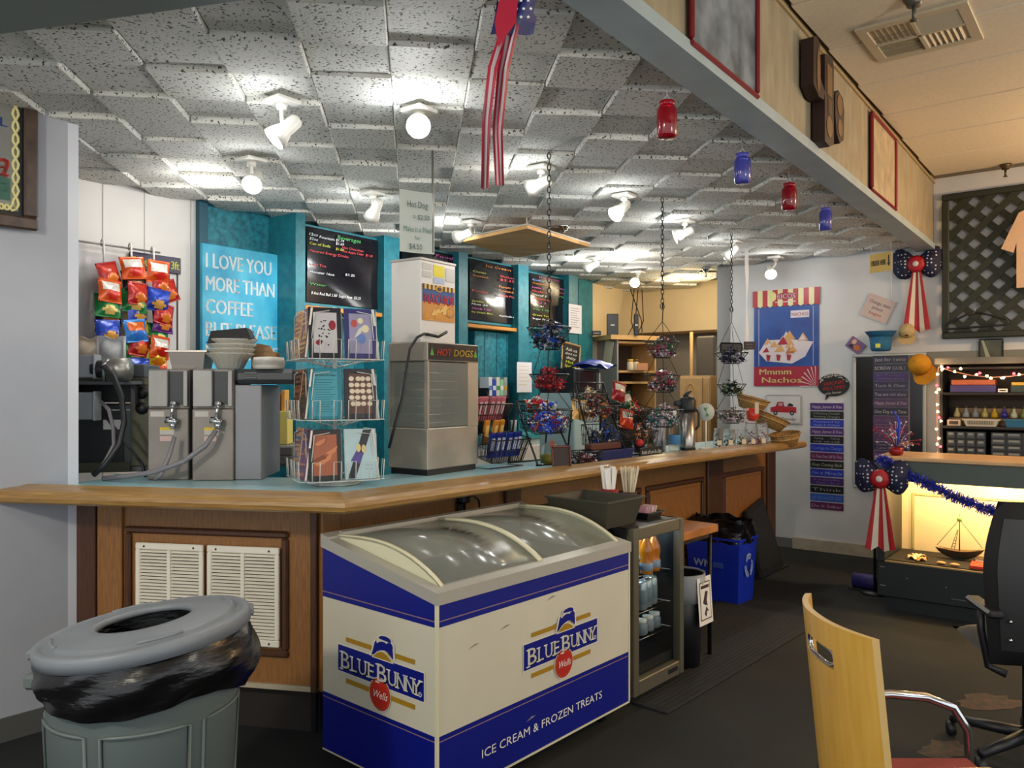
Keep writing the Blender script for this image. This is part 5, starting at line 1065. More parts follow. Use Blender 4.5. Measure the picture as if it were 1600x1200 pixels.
def candy(p, w, d, h, cols, lab, seed, size=.022):
    o = heap(w, d, h, seed, size, len(cols)).obj('wrapped_candy', [gloss(c) for c in cols], None, p, kind='stuff'); return tag(o, lab, 'candy')
def bowlwire(mb, r0, r1, h, z, n=10, sides=6):
    def P(r, k, zz): a = 2*math.pi*k/n; return (r*math.cos(a), r*math.sin(a), z+zz)
    for r, zz, t in ((r0,0,.0022),((r0+r1)/2,h/2,.0018),(r1,h,.003)): mb.tube([P(r,k,zz) for k in range(n)], t, 4, closed=True)
    for k in range(n*2): a = 2*math.pi*k/(n*2); mb.tube([(r1*math.cos(a),r1*math.sin(a),z+h),(r0*math.cos(a),r0*math.sin(a),z),(0,0,z)], .0014, 4)
    return mb
def hanger(px, py, D, baskets, lab, hook_py):
    top = at(px, py, D); o = thing('hanging_basket', lab, 'hanging basket', top, 0, 'tiered candy baskets on chains')
    lk = MB(); z = 0; end = zof(hook_py, D)-top.z; i = 0; Ls = .038
    while z-Ls*.72 > end:
        T = Matrix.Translation((0,0,z)) @ Matrix.Rotation(R(90)*(i % 2),4,'Z'); lk.T = T
        lk.tube([(.009*math.cos(a)*1.0, 0, -Ls/2+(Ls/2)*math.sin(a)) for a in [k*math.pi/4 for k in range(8)]], .0026, 4, closed=True); z -= Ls*.76; i += 1
    lk.T = Matrix(); lk.obj('chain', M_blackm, o, kind='stuff')
    MB().tube([(0,0,.04),(.0,0,.01),(.012,0,-.0),(0,0,-.012)], .003, 5).obj('ceiling_hook', M_steel, o)
    zz = end; prev = None
    MB().tube([(-.012,0,end+.02),(-.014,0,end),(0,0,end-.02),(.014,0,end),(.006,0,end+.03),(0,0,end-.09)], .003, 5).obj('hook', M_blackm, o)
    for j, (y0, y1, wpx, colr, h2, words) in enumerate(baskets):
        zt_, zb = zof(y0, D)-top.z, zof(y1, D)-top.z; r1 = wpx/F*D/2; r0 = r1*.45
        m = MB(); bowlwire(m, r0, r1, zt_-zb, zb)
        up = end-.09 if j == 0 else prev
        for k in range(3): a = 2*math.pi*k/3+.4; m.tube([(0 if j == 0 else pr*math.cos(a), 0 if j == 0 else pr*math.sin(a), up),(r1*math.cos(a), r1*math.sin(a), zt_)], .0022, 4)
        m.obj('wire_bowl', M_blackm, o); prev, pr = zb, r0
        candy((top.x, top.y, top.z+zb+.006), r1*1.5, r1*1.5, (zt_-zb)*1.1+h2, colr, words, px+j)
    return o
hanger(858,238,4.10,[(512,546,70,('#10142a','#1a3a9c','#2a2c30','#9aa0aa','#14161c'),.03,'dark and blue wrapped candy in the top basket of the nearest chain'),(585,611,62,('#8a1420','#b02230','#6a0c18'),.03,'red wrapped candy in the middle basket of the nearest chain'),(640,676,75,('#16309c','#2a4cc0','#b0301c','#c9c9c0'),.03,'blue wrapped candy in the lowest basket of the nearest chain')],'three black wire baskets on the chain nearest the camera',470)
hanger(1035,308,5.02,[(534,559,56,('#7a1a3a','#2a5a34','#a8a0a8','#5a2050'),.02,'plum and green candy in the top basket of the second chain'),(586,613,57,('#a01a40','#1c3c40','#c0b0c0'),.02,'crimson candy in the middle basket of the second chain'),(640,667,66,('#1c5058','#b090a0','#2a6a6a','#d0c8d0'),.015,'teal wrapped candy in the lowest basket of the second chain')],'three black wire baskets on the second chain',480)
hanger(1143,362,6.15,[(551,568,52,('#14161f','#aab0bc','#1c2448'),.02,'black and silver candy in the top basket of the far chain'),(600,618,45,('#123c28','#0f2018','#6a6a3a'),.015,'dark green candy in the middle basket of the far chain'),(642,661,50,('#8a7a7a','#4a5a4a','#b09aa0'),.015,'mixed pale candy in the lowest basket of the far chain')],'three black wire baskets on the chain farthest from the camera',485)
# countertop tiered stands
def stand(px, D, rz, lab, spec, hgt):
    o = thing('basket_stand', lab, 'basket stand', ct(px,D), rz); m = MB()
    for x in (-.15,.15):
        m.tube([(x,-.10,.0),(x,-.10,.02),(x*.95,.0,hgt*.55),(x*.9,.08,hgt)], .006, 6).tube([(x,.13,0),(x*.9,.08,hgt)], .006, 6)
    m.tube([(-.135,.08,hgt),(.135,.08,hgt)], .006, 6).tube([(-.15,-.10,.004),(.15,-.10,.004)], .005, 6).tube([(-.15,.13,.004),(.15,.13,.004)], .005, 6).obj('stand_frame', M_blackm, o)
    c, s = math.cos(rz), math.sin(rz); b = Vector(ct(px,D))
    for (y, z, w, d, h, tl, cols, words, sd) in spec:
        q = MB(); wirebasket(q, w*.85,d*.7,w,d,h,10,.002,tl,y,z); q.obj('wire_basket', M_blackm, o)
        p = candy((b.x-y*s, b.y+y*c, b.z+z+.012), w*.85, d*.85, h*1.15, cols, words, sd, .03); p.rotation_euler = (tl*.7,0,rz)
    return o
stand(848,4.62,R(44),'black metal stand with one wide blue-filled basket in front of the teal boards',[(0,.19,.28,.18,.09,R(16),('#143a90','#1c50b0','#c0401c','#10245a'),'blue wrapped candy in the wide basket of the left stand',31),(.06,.30,.18,.12,.05,R(10),('#c0202c','#d8cfc8','#d84030'),'red candy and white packets on the upper tier of the left stand',32)],.36)
stand(935,5.05,R(42),'tall black metal stand packed with mixed snack packets',[(-.05,.07,.34,.16,.12,R(18),('#12307c','#1d48a4','#0d1c4c','#b8b0a8','#2a2c34'),'dark blue packets in the low basket of the right stand',33),(.03,.24,.34,.16,.11,R(16),('#7a4a26','#a8281c','#d8c8b0','#5a1c1c','#c87a2c','#2a2a30'),'brown and red packets in the upper basket of the right stand',34),(.09,.34,.26,.10,.07,R(10),('#9c2420','#d0c0a8','#1c5a34','#c8b8a0'),'red and tan packets on the top tier of the right stand',35)],.47)
stand(985,5.3,R(42),'low black metal stand with red and green packets beside the tall one',[(0,.22,.24,.15,.10,R(14),('#a8281c','#d8d0c0','#1d5a38','#6a2a20','#c89a4c'),'red and green packets in the right-hand low stand',36),(-.05,.08,.24,.14,.09,R(14),('#3a2a24','#b06a2c','#d8ccc0','#7a2018'),'brown packets in the bottom of the right-hand low stand',37)],.33)
for k, (px,py,D,c1,rot,lab) in enumerate(((967,612,5.2,'#8c1c1c',.3,'large red foil packet sticking up from the tall stand'),(978,628,5.28,'#17482c',-.2,'dark green foil packet in the low stand'),(905,640,5.0,'#d8a860',.1,'tan foil packet at the left of the tall stand'),(979,655,5.2,'#d0401c',.2,'orange foil packet on the low stand'))):
    o = thing('snack_packet', lab, 'packet', at(px,py,D), 0); o.rotation_euler = (R(-15), rot, R(25)); bag_mesh(.11,.13,k+60).obj('packet', [gloss(c1), gloss('#d8cdbd'), gloss(c1)], o); MB().cbox(-.055,.055,-.003,.003,.055,.065,.001).obj('crimp', gloss(c1), o)
q = thing('framed_note', 'small brown framed chalk sign with a star, standing on the bar', 'sign', ct(878,4.30), R(14)); q.rotation_euler = (R(-10),0,R(14))
frame(MB(), -.055,.055,0,.125,.010,-.008).obj('frame', flat('#6a2f26',.5), q); MB().box(-.05,.05,-.002,.003,.005,.12).obj('slate', flat('#2e1c1a',.6), q)
MB().poly([(-.05+.028*(1 if i%2==0 else .45)*math.cos(math.pi/2+i*math.pi/5), .135+.028*(1 if i%2==0 else .45)*math.sin(math.pi/2+i*math.pi/5)) for i in range(10)], -.01).obj('star', flat('#7a3a2a'), q)
q = thing('glass_jar', 'clear lidded jar of olive sweets behind the brown framed sign', 'jar', ct(860,4.55), 0); MB().lathe([(.05,0),(.06,.01),(.06,.09),(.045,.11),(.045,.12)],18).obj('jar_glass', M_clear, q); MB().lathe([(.0001,.008),(.052,.008),(.054,.05),(.03,.06),(.0001,.06)],14).obj('sweets', flat('#7a7420'), q); MB().tube([(.06,0,.03),(.095,0,.04),(.095,0,.09),(.06,0,.1)], .006, 6).obj('handle', M_clear, q)
q = thing('wire_caddy', 'black wire basket of packets behind the framed sign', 'basket', ct(912,4.62), R(44)); m = MB(); wirebasket(m,.16,.10,.20,.13,.07,10,.002); m.obj('wire_frame', M_blackm, q)
candy(ct(912,4.62,CT+.006), .15,.10,.05,('#c9c9cc','#2a2c34','#a03030'),'silver and black packets in the wire basket on the bar',41)
q = thing('blue_tray', 'long blue tray of packets on the bar behind the rail', 'tray', ct(952,4.86), R(48)); taper(MB(), .34,.10,.36,.12,.065).obj('tray_body', flat('#16205a',.5), q); MB().cbox(-.16,.16,.02,.07,.06,.10,.004).obj('brown_box', flat('#5a2c20'), q)
q = thing('lettered_sign', 'low black strip sign with white letters on the bar', 'sign', ct(1018,5.15), R(48)); MB().cbox(-.13,.13,0,.012,0,.055,.003).obj('strip', M_blk, q); MB().text('Bottle of Love & a Sign', 0, .027, .035, -.002, 0, w=.23, bold=.01).obj('lettering', M_wht, q); MB().ball((-.14,-.0,.09),.025).obj('red_ornament', M_red, q)
q = thing('straw_bundle', 'bundle of wrapped dark coffee stirrers standing on the bar', 'straws', ct(1000,5.42), 0); m = MB(); rr = random.Random(4)
for i in range(26): m.cyl((rr.uniform(-.04,.04),rr.uniform(-.03,.03),0.002),(rr.uniform(-.07,.07),rr.uniform(-.04,.04),.22*rr.uniform(.85,1)),.004,n=5)
m.obj('stirrers', flat('#4a4450',.4), q, kind='stuff'); MB().lathe([(.05,0),(.055,.09),(.053,.09),(.048,.004)],14).obj('holder', M_clear, q)
q = thing('spoon_bundle', 'bundle of clear wrapped spoons beside the coffee stirrers', 'spoons', ct(1030,5.5), 0); m = MB()
for i in range(16): m.cyl((rr.uniform(-.03,.03),rr.uniform(-.03,.03),.002),(rr.uniform(-.05,.05),rr.uniform(-.04,.04),.20*rr.uniform(.85,1)),.006,n=5)
m.obj('spoons', mat('film_grey','#b9b4ba',.2), q, kind='stuff'); MB().lathe([(.045,0),(.05,.08),(.048,.08)],14).obj('holder', M_clear, q)
q = thing('sanitizer_bottle', 'clear pump bottle with a blue label on the bar', 'bottle', ct(1054,5.5), 0); MB().lathe([(.036,0),(.04,.01),(.04,.16),(.034,.20),(.014,.225),(.014,.24)],20).obj('bottle_body', M_clear, q); MB().lathe([(.0406,.05),(.0406,.115)],20).obj('label_band', flat('#4f86b8',.4), q); MB().cyl((0,0,.24),(0,0,.27),.012,n=10).cbox(-.035,.012,-.008,.008,.27,.285,.003).obj('pump', M_wht, q)
q = thing('airpot', 'tall stainless airpot with a black pump top on the bar', 'airpot', ct(1074,5.62), R(190)); MB().lathe([(.052,0),(.054,.008),(.054,.27),(.0001,.27)],28).obj('body', mat('airpot_steel','#a8a098',.25,.9), q); MB().lathe([(.057,.27),(.06,.29),(.058,.35),(.045,.375),(.0001,.38)],24).cbox(.03,.10,-.02,.02,.31,.35,.008).tube([(.02,0,.37),(.0,0,.40),(-.03,0,.415)],[.018,.014,.006],8).obj('pump_top', M_black, q); MB().lathe([(.056,0),(.058,.004),(.056,.02)],24).obj('base_ring', M_black, q); MB().tube([(-.05,0,.30),(-.085,0,.26),(-.085,0,.17),(-.056,0,.14)], .008, 6).obj('handle', M_black, q)
q = thing('round_sign', 'round pale sign with a green leaf on a stand on the bar', 'sign', ct(1103,5.70), R(5)); MB().cyl((0,0,0),(0,0,.22),.006,n=8).lathe([(.05,0),(.05,.008),(.0001,.01)],18).obj('stand', M_wht, q)
T = Matrix.Translation((0,0,.265)); MB(T @ Matrix.Rotation(R(90),4,'X')).lathe([(.0001,-.006),(.062,-.006),(.064,0),(.062,.006),(.0001,.006)],28).obj('disc', flat('#b4bab4',.5), q); m = MB(T)
for a in (-.6,0,.6,2.5,3.1,3.7): m.poly([(0,0),(.014*math.cos(a+1.57)+.018*math.sin(a),.03*math.cos(a)),(.036*math.sin(a),.042*math.cos(a)),(-.010*math.cos(a)+.014*math.sin(a),.02*math.cos(a))], -.008)
m.obj('leaf_print', flat('#4a8a58'), q)
for i, (px, D, r, h, c1, lab) in enumerate(((1122,5.85,.035,.13,'#6f665e','glass cylinder of brown sweets left of the tall jars'),(1139,5.9,.05,.12,'#4a6a4a','black and clear container with green packets under the far chain'),(1160,6.0,.042,.12,'#7a8a5a','rounded jar of green sweets on the bar'),(1174,6.02,.048,.17,'#8a5a78','tall jar of purple wrapped sweets, left of the two'),(1190,6.1,.050,.19,'#9a4a5c','tall jar of red wrapped sweets, right of the two'))):
    q = thing('sweet_jar', lab, 'jar', ct(px,D), 0, 'sweet jars at the end of the bar'); MB().lathe([(r*.9,0),(r,.008),(r,h*.8),(r*.85,h*.92),(r*.85,h)],20).obj('jar_glass', M_clear, q)
    heap(r*1.6, r*1.6, h*.8, i, .016, 3).obj('sweets', [gloss(c1), gloss('#c9bcc2'), flat(c1)], q, (0,0,.006), kind='stuff'); MB().lathe([(r*.9,h),(r*.9,h+.012),(.0001,h+.014)],18).obj('lid', M_clear, q)
    MB().box(-.016,.016,-r-.002,-r-.001,.02,.055).obj('price_label', flat('#d8c9a4'), q)
M_wick = mat('wicker', '#7a5a2e', .7, c2='#a07c44', scale=90, sharp=(.4,.6), bump=.8)
def wicker(px, py, D, w, d, h, rot, lab):
    q = thing('wicker_basket', lab, 'basket', at(px,py,D), 0, 'wicker baskets at the end of the bar'); q.rotation_euler = rot
    MB().lathe([(.6,0),(.7,.004),(.88,h*.6),(1,h),(.97,h),(.85,h*.6),(.66,.012),(.0001,.01)], 36, sx=w/2, sy=d/2).obj('basket', M_wick, q)
    MB().tube([(w/2*math.cos(a),d/2*math.sin(a),h) for a in [i*math.pi/12 for i in range(24)]], .006, 5, closed=True).obj('rim', M_wick, q)
    MB().tube([(w/2*.93*math.cos(a),d/2*.93*math.sin(a),h*.66) for a in [i*math.pi/12 for i in range(24)]], .004, 5, closed=True).obj('weave_band', mat('wick_pale','#b8955c',.6), q)
wicker(1228,697,6.35,.26,.20,.10,(R(4),R(-9),.3),'shallow wicker basket tilted at the end of the bar, lowest')
wicker(1200,668,6.42,.30,.20,.10,(R(6),R(22),.2),'wicker basket leaning above the lowest one')
wicker(1172,640,6.5,.28,.18,.10,(R(8),R(14),.1),'wicker basket behind the red cup, topmost')
q = thing('red_cup', 'bright red plastic cup hung at the far chain', 'cup', at(1176,658,6.28), 0); MB().lathe([(.028,0),(.045,.02),(.05,.10),(.047,.10),(.04,.02)],18).obj('cup', flat('#d0351c',.3), q); MB().box(.0,.03,-.06,-.058,.06,.15).obj('tag', flat('#c9b8a4'), q)
q = thing('menu_slate', 'small black rounded menu slate hanging behind the far chain', 'slate', at(1143,545,6.35), R(10)); MB().cbox(-.095,.095,0,.012,-.05,.05,.012).obj('slate', M_black, q); MB().text('12', 0, -.02, .03, -.002, 0, w=.03).obj('chalk', M_wht, q)
q = thing('brown_card', 'dark brown price card left of the nacho poster', 'card', at(1171,540,6.88), 0); MB().box(-.05,.05,0,.003,-.035,.035).obj('card', flat('#2a1a1e',.5), q); 
MB().text('Ask for', 0, .012, .018, -.002, 0, w=.06).text('prices', 0, -.012, .018, -.002, 0, w=.05).obj('writing', flat('#8a6a6a'), q)
q = thing('paper_streamer', 'narrow white paper strip hanging from the ceiling beside the nacho poster', 'streamer', at(1167,388,6.9), 0); zl = zof(560,6.9)-zof(388,6.9); MB().sheet(lambda u,v: ((u-.5)*(.022+.012*math.sin(9*v)), .008*math.sin(14*v), zl*v+.02), 2, 16).obj('strip', mat('streamer_white','#e4e2de',.6), q)
# ------------------------------------------------------------------ the left wall's framed mirror
off = .03; a, b = lw(-110, off), lw(58, off); c = (a+b)/2; W = (b-a).length
zt_, zb = zof(136, b.y), zof(362, b.y); Hh = zt_-zb
o = thing('framed_mirror', 'dark wood framed printed mirror with gold rope border on the left wall', 'picture', (c.x, c.y, (zt_+zb)/2), math.atan2(UC.y, UC.x))
frame(MB(), -W/2, W/2, -Hh/2, Hh/2, .055, -.02).obj('frame', mat('walnut', '#2e2019', .4, c2='#4a3626', scale=20, stretch=(1,6,1), obj=True), o)
MB().box(-W/2+.05,W/2-.05,.0,.01,-Hh/2+.05,Hh/2-.05).obj('black_mat', M_blk, o); MB().box(-W/2+.075,W/2-.075,-.004,.01,-Hh/2+.075,Hh/2-.075).obj('mirror', mat('print_mirror', '#8f918c', .18, .4), o)
m = MB(); x1, x0, z1, z0 = W/2-.085, -W/2+.085, Hh/2-.085, -Hh/2+.085
for ph in (0, math.pi):
    per = [(x0+(x1-x0)*i/30, z1, 0) for i in range(31)]+[(x1, z1-(z1-z0)*i/24, 1) for i in range(1,25)]+[(x1-(x1-x0)*i/30, z0, 0) for i in range(1,31)]+[(x0, z0+(z1-z0)*i/24, 1) for i in range(1,24)]
    m.tube([(x+(.012*math.sin(k*1.1+ph) if v else 0), -.006, z+(0 if v else .012*math.sin(k*1.1+ph))) for k,(x,z,v) in enumerate(per)], .006, 5, closed=True)
m.obj('rope_border', mat('gold_rope', '#cfc68a', .45), o)
m = MB(); m.text('DRINK GIRL', x1-.03, z1-.10, .055, -.006, 0, w=.36, align='R', bold=.01).text('CocaCola', x1-.03, z1-.27, .17, -.006, 1, w=.62, align='R', shear=.3, bold=.012).text('DELICIOUS', x1-.03, .0-.065, .05, -.006, 2, w=.34, align='R').text('REFRESHING', x1-.03, -.145, .05, -.006, 2, w=.40, align='R').poly([(x1-.35,z0+.03),(x1-.02,z0+.03),(x1-.02,z0+.12),(x1-.06,z0+.14),(x1-.2,z0+.11)], -.006, 3)
m.obj('printing', [flat('#2a3f8c'), flat('#a8241e'), flat('#5a5a50'), flat('#2a5a4a')], o)

# ------------------------------------------------------------------ beam decorations
def fasc(px): return cross(BL-Vector((-UB.y,UB.x))*.0+Vector((UB.y,-UB.x))*.0, UB, px)
RB = BL+Vector((UB.y,-UB.x))*.128      # face plane of the fascia (towards the dining room)
RZ_F = math.atan2(UB.y, UB.x)
def fx(px): return cross(RB, UB, px)[0]
def fpic(px0, px1, y_tr, y_br, lab, art):
    a, b = fx(px0), fx(px1); c = (a+b)/2; W = (b-a).length; zt_, zb = zof(y_tr, b.y), zof(y_br, b.y); Hh = min(zt_, 3.23)-zb
    o = thing('red_framed_picture', lab, 'picture', (c.x+UB.y*.012, c.y-UB.x*.012, zb+Hh/2), RZ_F, 'red framed pictures on the beam')
    frame(MB(), -W/2, W/2, -Hh/2, Hh/2, .022, -.02).obj('frame', mat('red_frame', '#7c1220', .35), o)
    m = MB(); m.rect(-W/2+.02, W/2-.02, -Hh/2+.02, Hh/2-.02, -.004); m.obj('print', art, o)
    return o, W, Hh
fpic(1070,1177,-95,158,'grey street photograph in a red frame, nearer one on the beam', mat('old_photo', '#4f5860', .3, c2='#8d98a2', scale=7, detail=6, sharp=(.35,.65)))
fpic(1356,1395,214,331,'pale sketch in a red frame, farther one on the beam', mat('old_sketch', '#9a8a70', .4, c2='#c9b894', scale=9, detail=6, sharp=(.3,.7)))
a = fx(1275); z0 = 2.93; o = thing('cup_plaques', 'carved wooden plaques shaped like mugs, joined, on the beam', 'wall art', (a.x+UB.y*.012, a.y-UB.x*.012, z0), RZ_F)
M_pd = mat('plaque_dark', '#2e1a16', .5); M_pt = mat('plaque_tan', '#7a5a34', .5)
def plaque(pts, y=-.06): MB().prism([(x_*1.45, z_*.9) for x_, z_ in pts], y, 0).obj('plaque', M_pd, o)
KX = 1
def oval(cx, cz, rx, rz, n=16): return [(cx+rx*math.cos(2*math.pi*i/n), cz+rz*math.sin(2*math.pi*i/n)) for i in range(n)]
plaque([(-.20,.03),(-.20,.28),(-.17,.30),(-.13,.29),(-.12,.10),(-.07,.05),(-.08,.0),(-.14,-.01)]); plaque([(-.07,-.22),(-.07,.26),(.02,.29),(.04,.25),(.04,-.20),(-.01,-.23)]); plaque([(.06,-.02),(.06,.10),(.10,.14),(.16,.12),(.18,.05),(.17,-.12),(.12,-.16),(.08,-.12)])
m = MB(Matrix.Diagonal((1.45,1.2,.9,1))); m.poly(oval(-.145,.13,.02,.12), -.052).poly(oval(-.015,-.12,.035,.06), -.052).poly(oval(.115,.06,.035,.06), -.052).poly(oval(.12,-.07,.03,.05), -.052).rect(-.045,.015,.05,.22,-.052)
for k in (-.03,-.015,0): m.rect(k-.003,k+.003,-.05,.03,-.054)
m.obj('carving', M_pt, o)
# hanging mason jars
for i, (px, py, y0, cN, cB, lab) in enumerate(((1042,188,136,'#a00d20','red','largest red glass jar hanging under the ceiling'),(1160,264,224,'#5052b8','blue','larger blue glass jar hanging under the ceiling'),(1233,308,268,'#b01218','red','smaller red glass jar hanging nearer the beam end'),(1290,343,318,'#5052b8','blue','smallest blue glass jar hanging, farthest of the four'))):
    D = (CEIL-.03-H)*F/(HZ-y0); p = at(px, py, D); s = 1.0
    o = thing('mason_jar', lab, 'jar', p, 0, 'coloured jars hanging from the ceiling')
    m_ = mat('jar_glass_'+cB, cN, .08, trans=.35, ior=1.3, coat=.6)
    MB().lathe([(.0001,-.072),(.032,-.073),(.040,-.062),(.041,.035),(.036,.05),(.028,.057),(.028,.066)], 24).obj('jar_body', m_, o)
    MB().lathe([(.031,.055),(.031,.075),(.0001,.076)], 20).obj('jar_lid', mat('jar_lid_'+cB, cN, .3), o)
    z1 = CEIL-.03-p.z; MB().tube([(.03,0,.065),(.0,0,.10),(0,0,z1)], .0015, 4).tube([(-.03,0,.065),(0,0,.10)], .0015, 4).obj('wire', M_wire, o)
# flag ribbon in the foreground
p = at(795, -10, 2.30); o = thing('flag_ribbon', 'stars and stripes ribbon hanging from the ceiling with two long tails', 'ribbon', (p.x, p.y, p.z), 0)
k_ = 2.30/F
def rib(pts, w, m_, nm, seed):
    def fn(u, v):
        t = v*(len(pts)-1); i = min(int(t), len(pts)-2); f = t-i; x = pts[i][0]*(1-f)+pts[i+1][0]*f; y = pts[i][1]*(1-f)+pts[i+1][1]*f; ww = w*(1-.35*v)
        return ((x-795+(u-.5)*ww)*k_, .02*math.sin(7*v+seed)+.012*math.sin(9*u+4*v+seed), -(y+10)*k_)
    m = MB(); st = 0; n = len(m_); m.sheet(fn, n, 26)
    for i in range(26):
        for j in range(n): m.m[i*n+j] = j
    m.obj(nm, m_, o)
M_rr = mat('ribbon_red', '#a81a34', .4); M_rw = mat('ribbon_white', '#b9aeb4', .4)
rib([(796,-8),(790,40),(770,110),(760,190),(757,292)], 18, [M_rr,M_rw,M_rr], 'ribbon_tail', 1)
rib([(806,-8),(800,50),(786,110),(777,200),(781,291)], 22, [M_rr,M_rw,M_rr,M_rw,M_rr], 'ribbon_tail', 3)
def starcloth(m, n, k0, k1, fn, nu, nv, r):
    pass
m = MB(); m.sheet(lambda u,v: ((778+62*u-12*v+ (6 if v > .5 else 0)*u-795)*k_, .03*math.sin(5*u+3*v), (-(72*v*(1-.35*abs(u-.35)))+0)*k_-.0), 10, 8, k=0)
rr = random.Random(3)
for i in range(5):
    for j in range(4):
        x, z = (785+11*i-4*(j%2)-795)*k_, -(8+15*j)*k_*.85; s = 3.2*k_; m.poly([(x+s*(1 if q%2==0 else .42)*math.cos(math.pi/2+q*math.pi/5), z+s*(1 if q%2==0 else .42)*math.sin(math.pi/2+q*math.pi/5)) for q in range(10)], -.034, 1)
m.obj('star_field', [mat('ribbon_blue', '#1c2466', .5), M_wht], o); MB().poly([(-.02,.0),(.03,.0),(.02,-.10),(-.03,-.17),(-.04,-.10)], -.036).obj('red_fold', M_rr, o)

# ------------------------------------------------------------------ ceiling air vent
vp = at(1437, 52, (CEILR-H)*F/(HZ-52)); o = thing('ceiling_vent', 'square four-way air vent in the dining room ceiling', 'vent', (vp.x, vp.y, CEILR-.004), RZ_R)
s = .245; MB().cbox(-s,s,-s,-s+.05,-.008,.01,.003).cbox(-s,s,s-.05,s,-.008,.01,.003).cbox(-s,-s+.05,-s+.05,s-.05,-.008,.01,.003).cbox(s-.05,s,-s+.05,s-.05,-.008,.01,.003).box(-.008,.008,-s+.05,s-.05,-.01,.01).box(-s+.05,s-.05,-.008,.008,-.01,.01).obj('vent_frame', mat('vent_cream','#c9bda2',.5), o)
MB().box(-s+.04,s-.04,-s+.04,s-.04,.012,.016).obj('duct', flat('#1a1814',.9), o)
for qx, qy, al in ((-1,-1,0),(1,-1,1),(-1,1,1),(1,1,0)):
    m = MB()
    for i in range(7):
        t = .010+.0262*i
        if al: m.add([(qx*.01,qy*t,-.008),(qx*(s-.05),qy*t,-.008),(qx*(s-.05),qy*(t+.02),.010),(qx*.01,qy*(t+.02),.010)], [(0,1,2,3)])
        else: m.add([(qx*t,qy*.01,-.008),(qx*t,qy*(s-.05),-.008),(qx*(t+.02),qy*(s-.05),.010),(qx*(t+.02),qy*.01,.010)], [(0,1,2,3)])
    m.obj('vent_louvers', MATS['vent_cream'], o, kind='stuff')

# ------------------------------------------------------------------ wall with the nacho poster
o, W, Hh = onwall(rw, RZ_R, 'nacho_poster', 'tall blue nachos poster under a red and cream striped awning', 'poster', 1177, 1278, 452, 603, .012)
MB().box(-W/2,W/2,0,.006,-Hh/2,Hh/2*.74).obj('poster_sheet', mat('poster_blue','#1a3a86',.3, c2='#24509c', scale=5), o)
m = MB(); n = 13
for i in range(n): x = -W/2-.01+(W+.02)*i/n; xw = (W+.02)/n; m.poly([(x,Hh/2),(x+xw,Hh/2),(x+xw,Hh*.335),(x+xw*.5,Hh*.32),(x,Hh*.335)], -.008, i % 2)
m.add([(-W/2-.01,-.008,Hh/2),(W/2+.01,-.008,Hh/2),(W/2+.01,.006,Hh/2),(-W/2-.01,.006,Hh/2)], [(0,1,2,3)], 0).obj('awning', [flat('#a8182c',.4), flat('#d8cf9a',.4)], o)
m = MB(); m.poly(oval(-.0,Hh*.43,W*.17,Hh*.035), -.010, 0).text('RICOS', .01, Hh*.43, Hh*.07, -.012, 1, w=W*.28, bold=.02).poly(oval(-W*.19,Hh*.43,W*.05,Hh*.05), -.011, 2).rect(-W*.16,W*.16,Hh*.365,Hh*.375,-.010,1)
m.rect(W*.08,W*.36,Hh*.20,Hh*.275,-.003,1).text('NACHOS', W*.22, Hh*.237, Hh*.05, -.0045, 0, w=W*.25)
m.poly([(-.42*W,-.15*Hh),(-.3*W,-.24*Hh),(.1*W,-.27*Hh),(.3*W,-.20*Hh),(.42*W,-.05*Hh),(.1*W,-.02*Hh),(-.3*W,-.02*Hh)], -.0035, 1)
rr = random.Random(12)
for i in range(22):
    cx, cz = rr.uniform(-.32,.3)*W, rr.uniform(-.16,.0)*Hh+abs(rr.gauss(0,.02))*Hh; s = rr.uniform(.05,.09)
    m.poly([(cx-s*W,cz-s*.35*Hh),(cx+s*W,cz-s*.3*Hh),(cx+rr.uniform(-.3,.3)*s*W,cz+s*.7*Hh)], -.0050-.0001*i, rr.choice((3,3,4,0,1)))
for i in range(3): m.poly([((-.3+.16*i)*W,-.17*Hh),((-.23+.16*i)*W,-.18*Hh),((-.25+.16*i)*W,-.24*Hh),((-.29+.16*i)*W,-.235*Hh)], -.008, 0)
m.rect(-W/2,W/2,-Hh/2,-Hh*.30,-.0035,0).text('Mmmm', -W*.16, -Hh*.35, Hh*.085, -.006, 2, w=W*.5, bold=.025).text('Nachos', -W*.06, -Hh*.435, Hh*.085, -.006, 2, w=W*.62, bold=.025)
for i in range(7): g = R(90+i*15); m.poly([(W*.46,-Hh*.5),(W*.46+math.cos(g)*W*.24,-Hh*.5+math.sin(g)*W*.30),(W*.46+math.cos(g+.06)*W*.24,-Hh*.5+math.sin(g+.06)*W*.30)], -.006, 1)
for x in (-W*.42,W*.42): m.rect(x-.002,x+.002,-Hh*.29,Hh*.31,-.003,1)
m.obj('poster_print', [flat('#9c1a34',.4), flat('#cfc6cc',.4), flat('#d8cf8a',.4), flat('#c9985e',.4), flat('#a8683e',.4), M_blk], o)
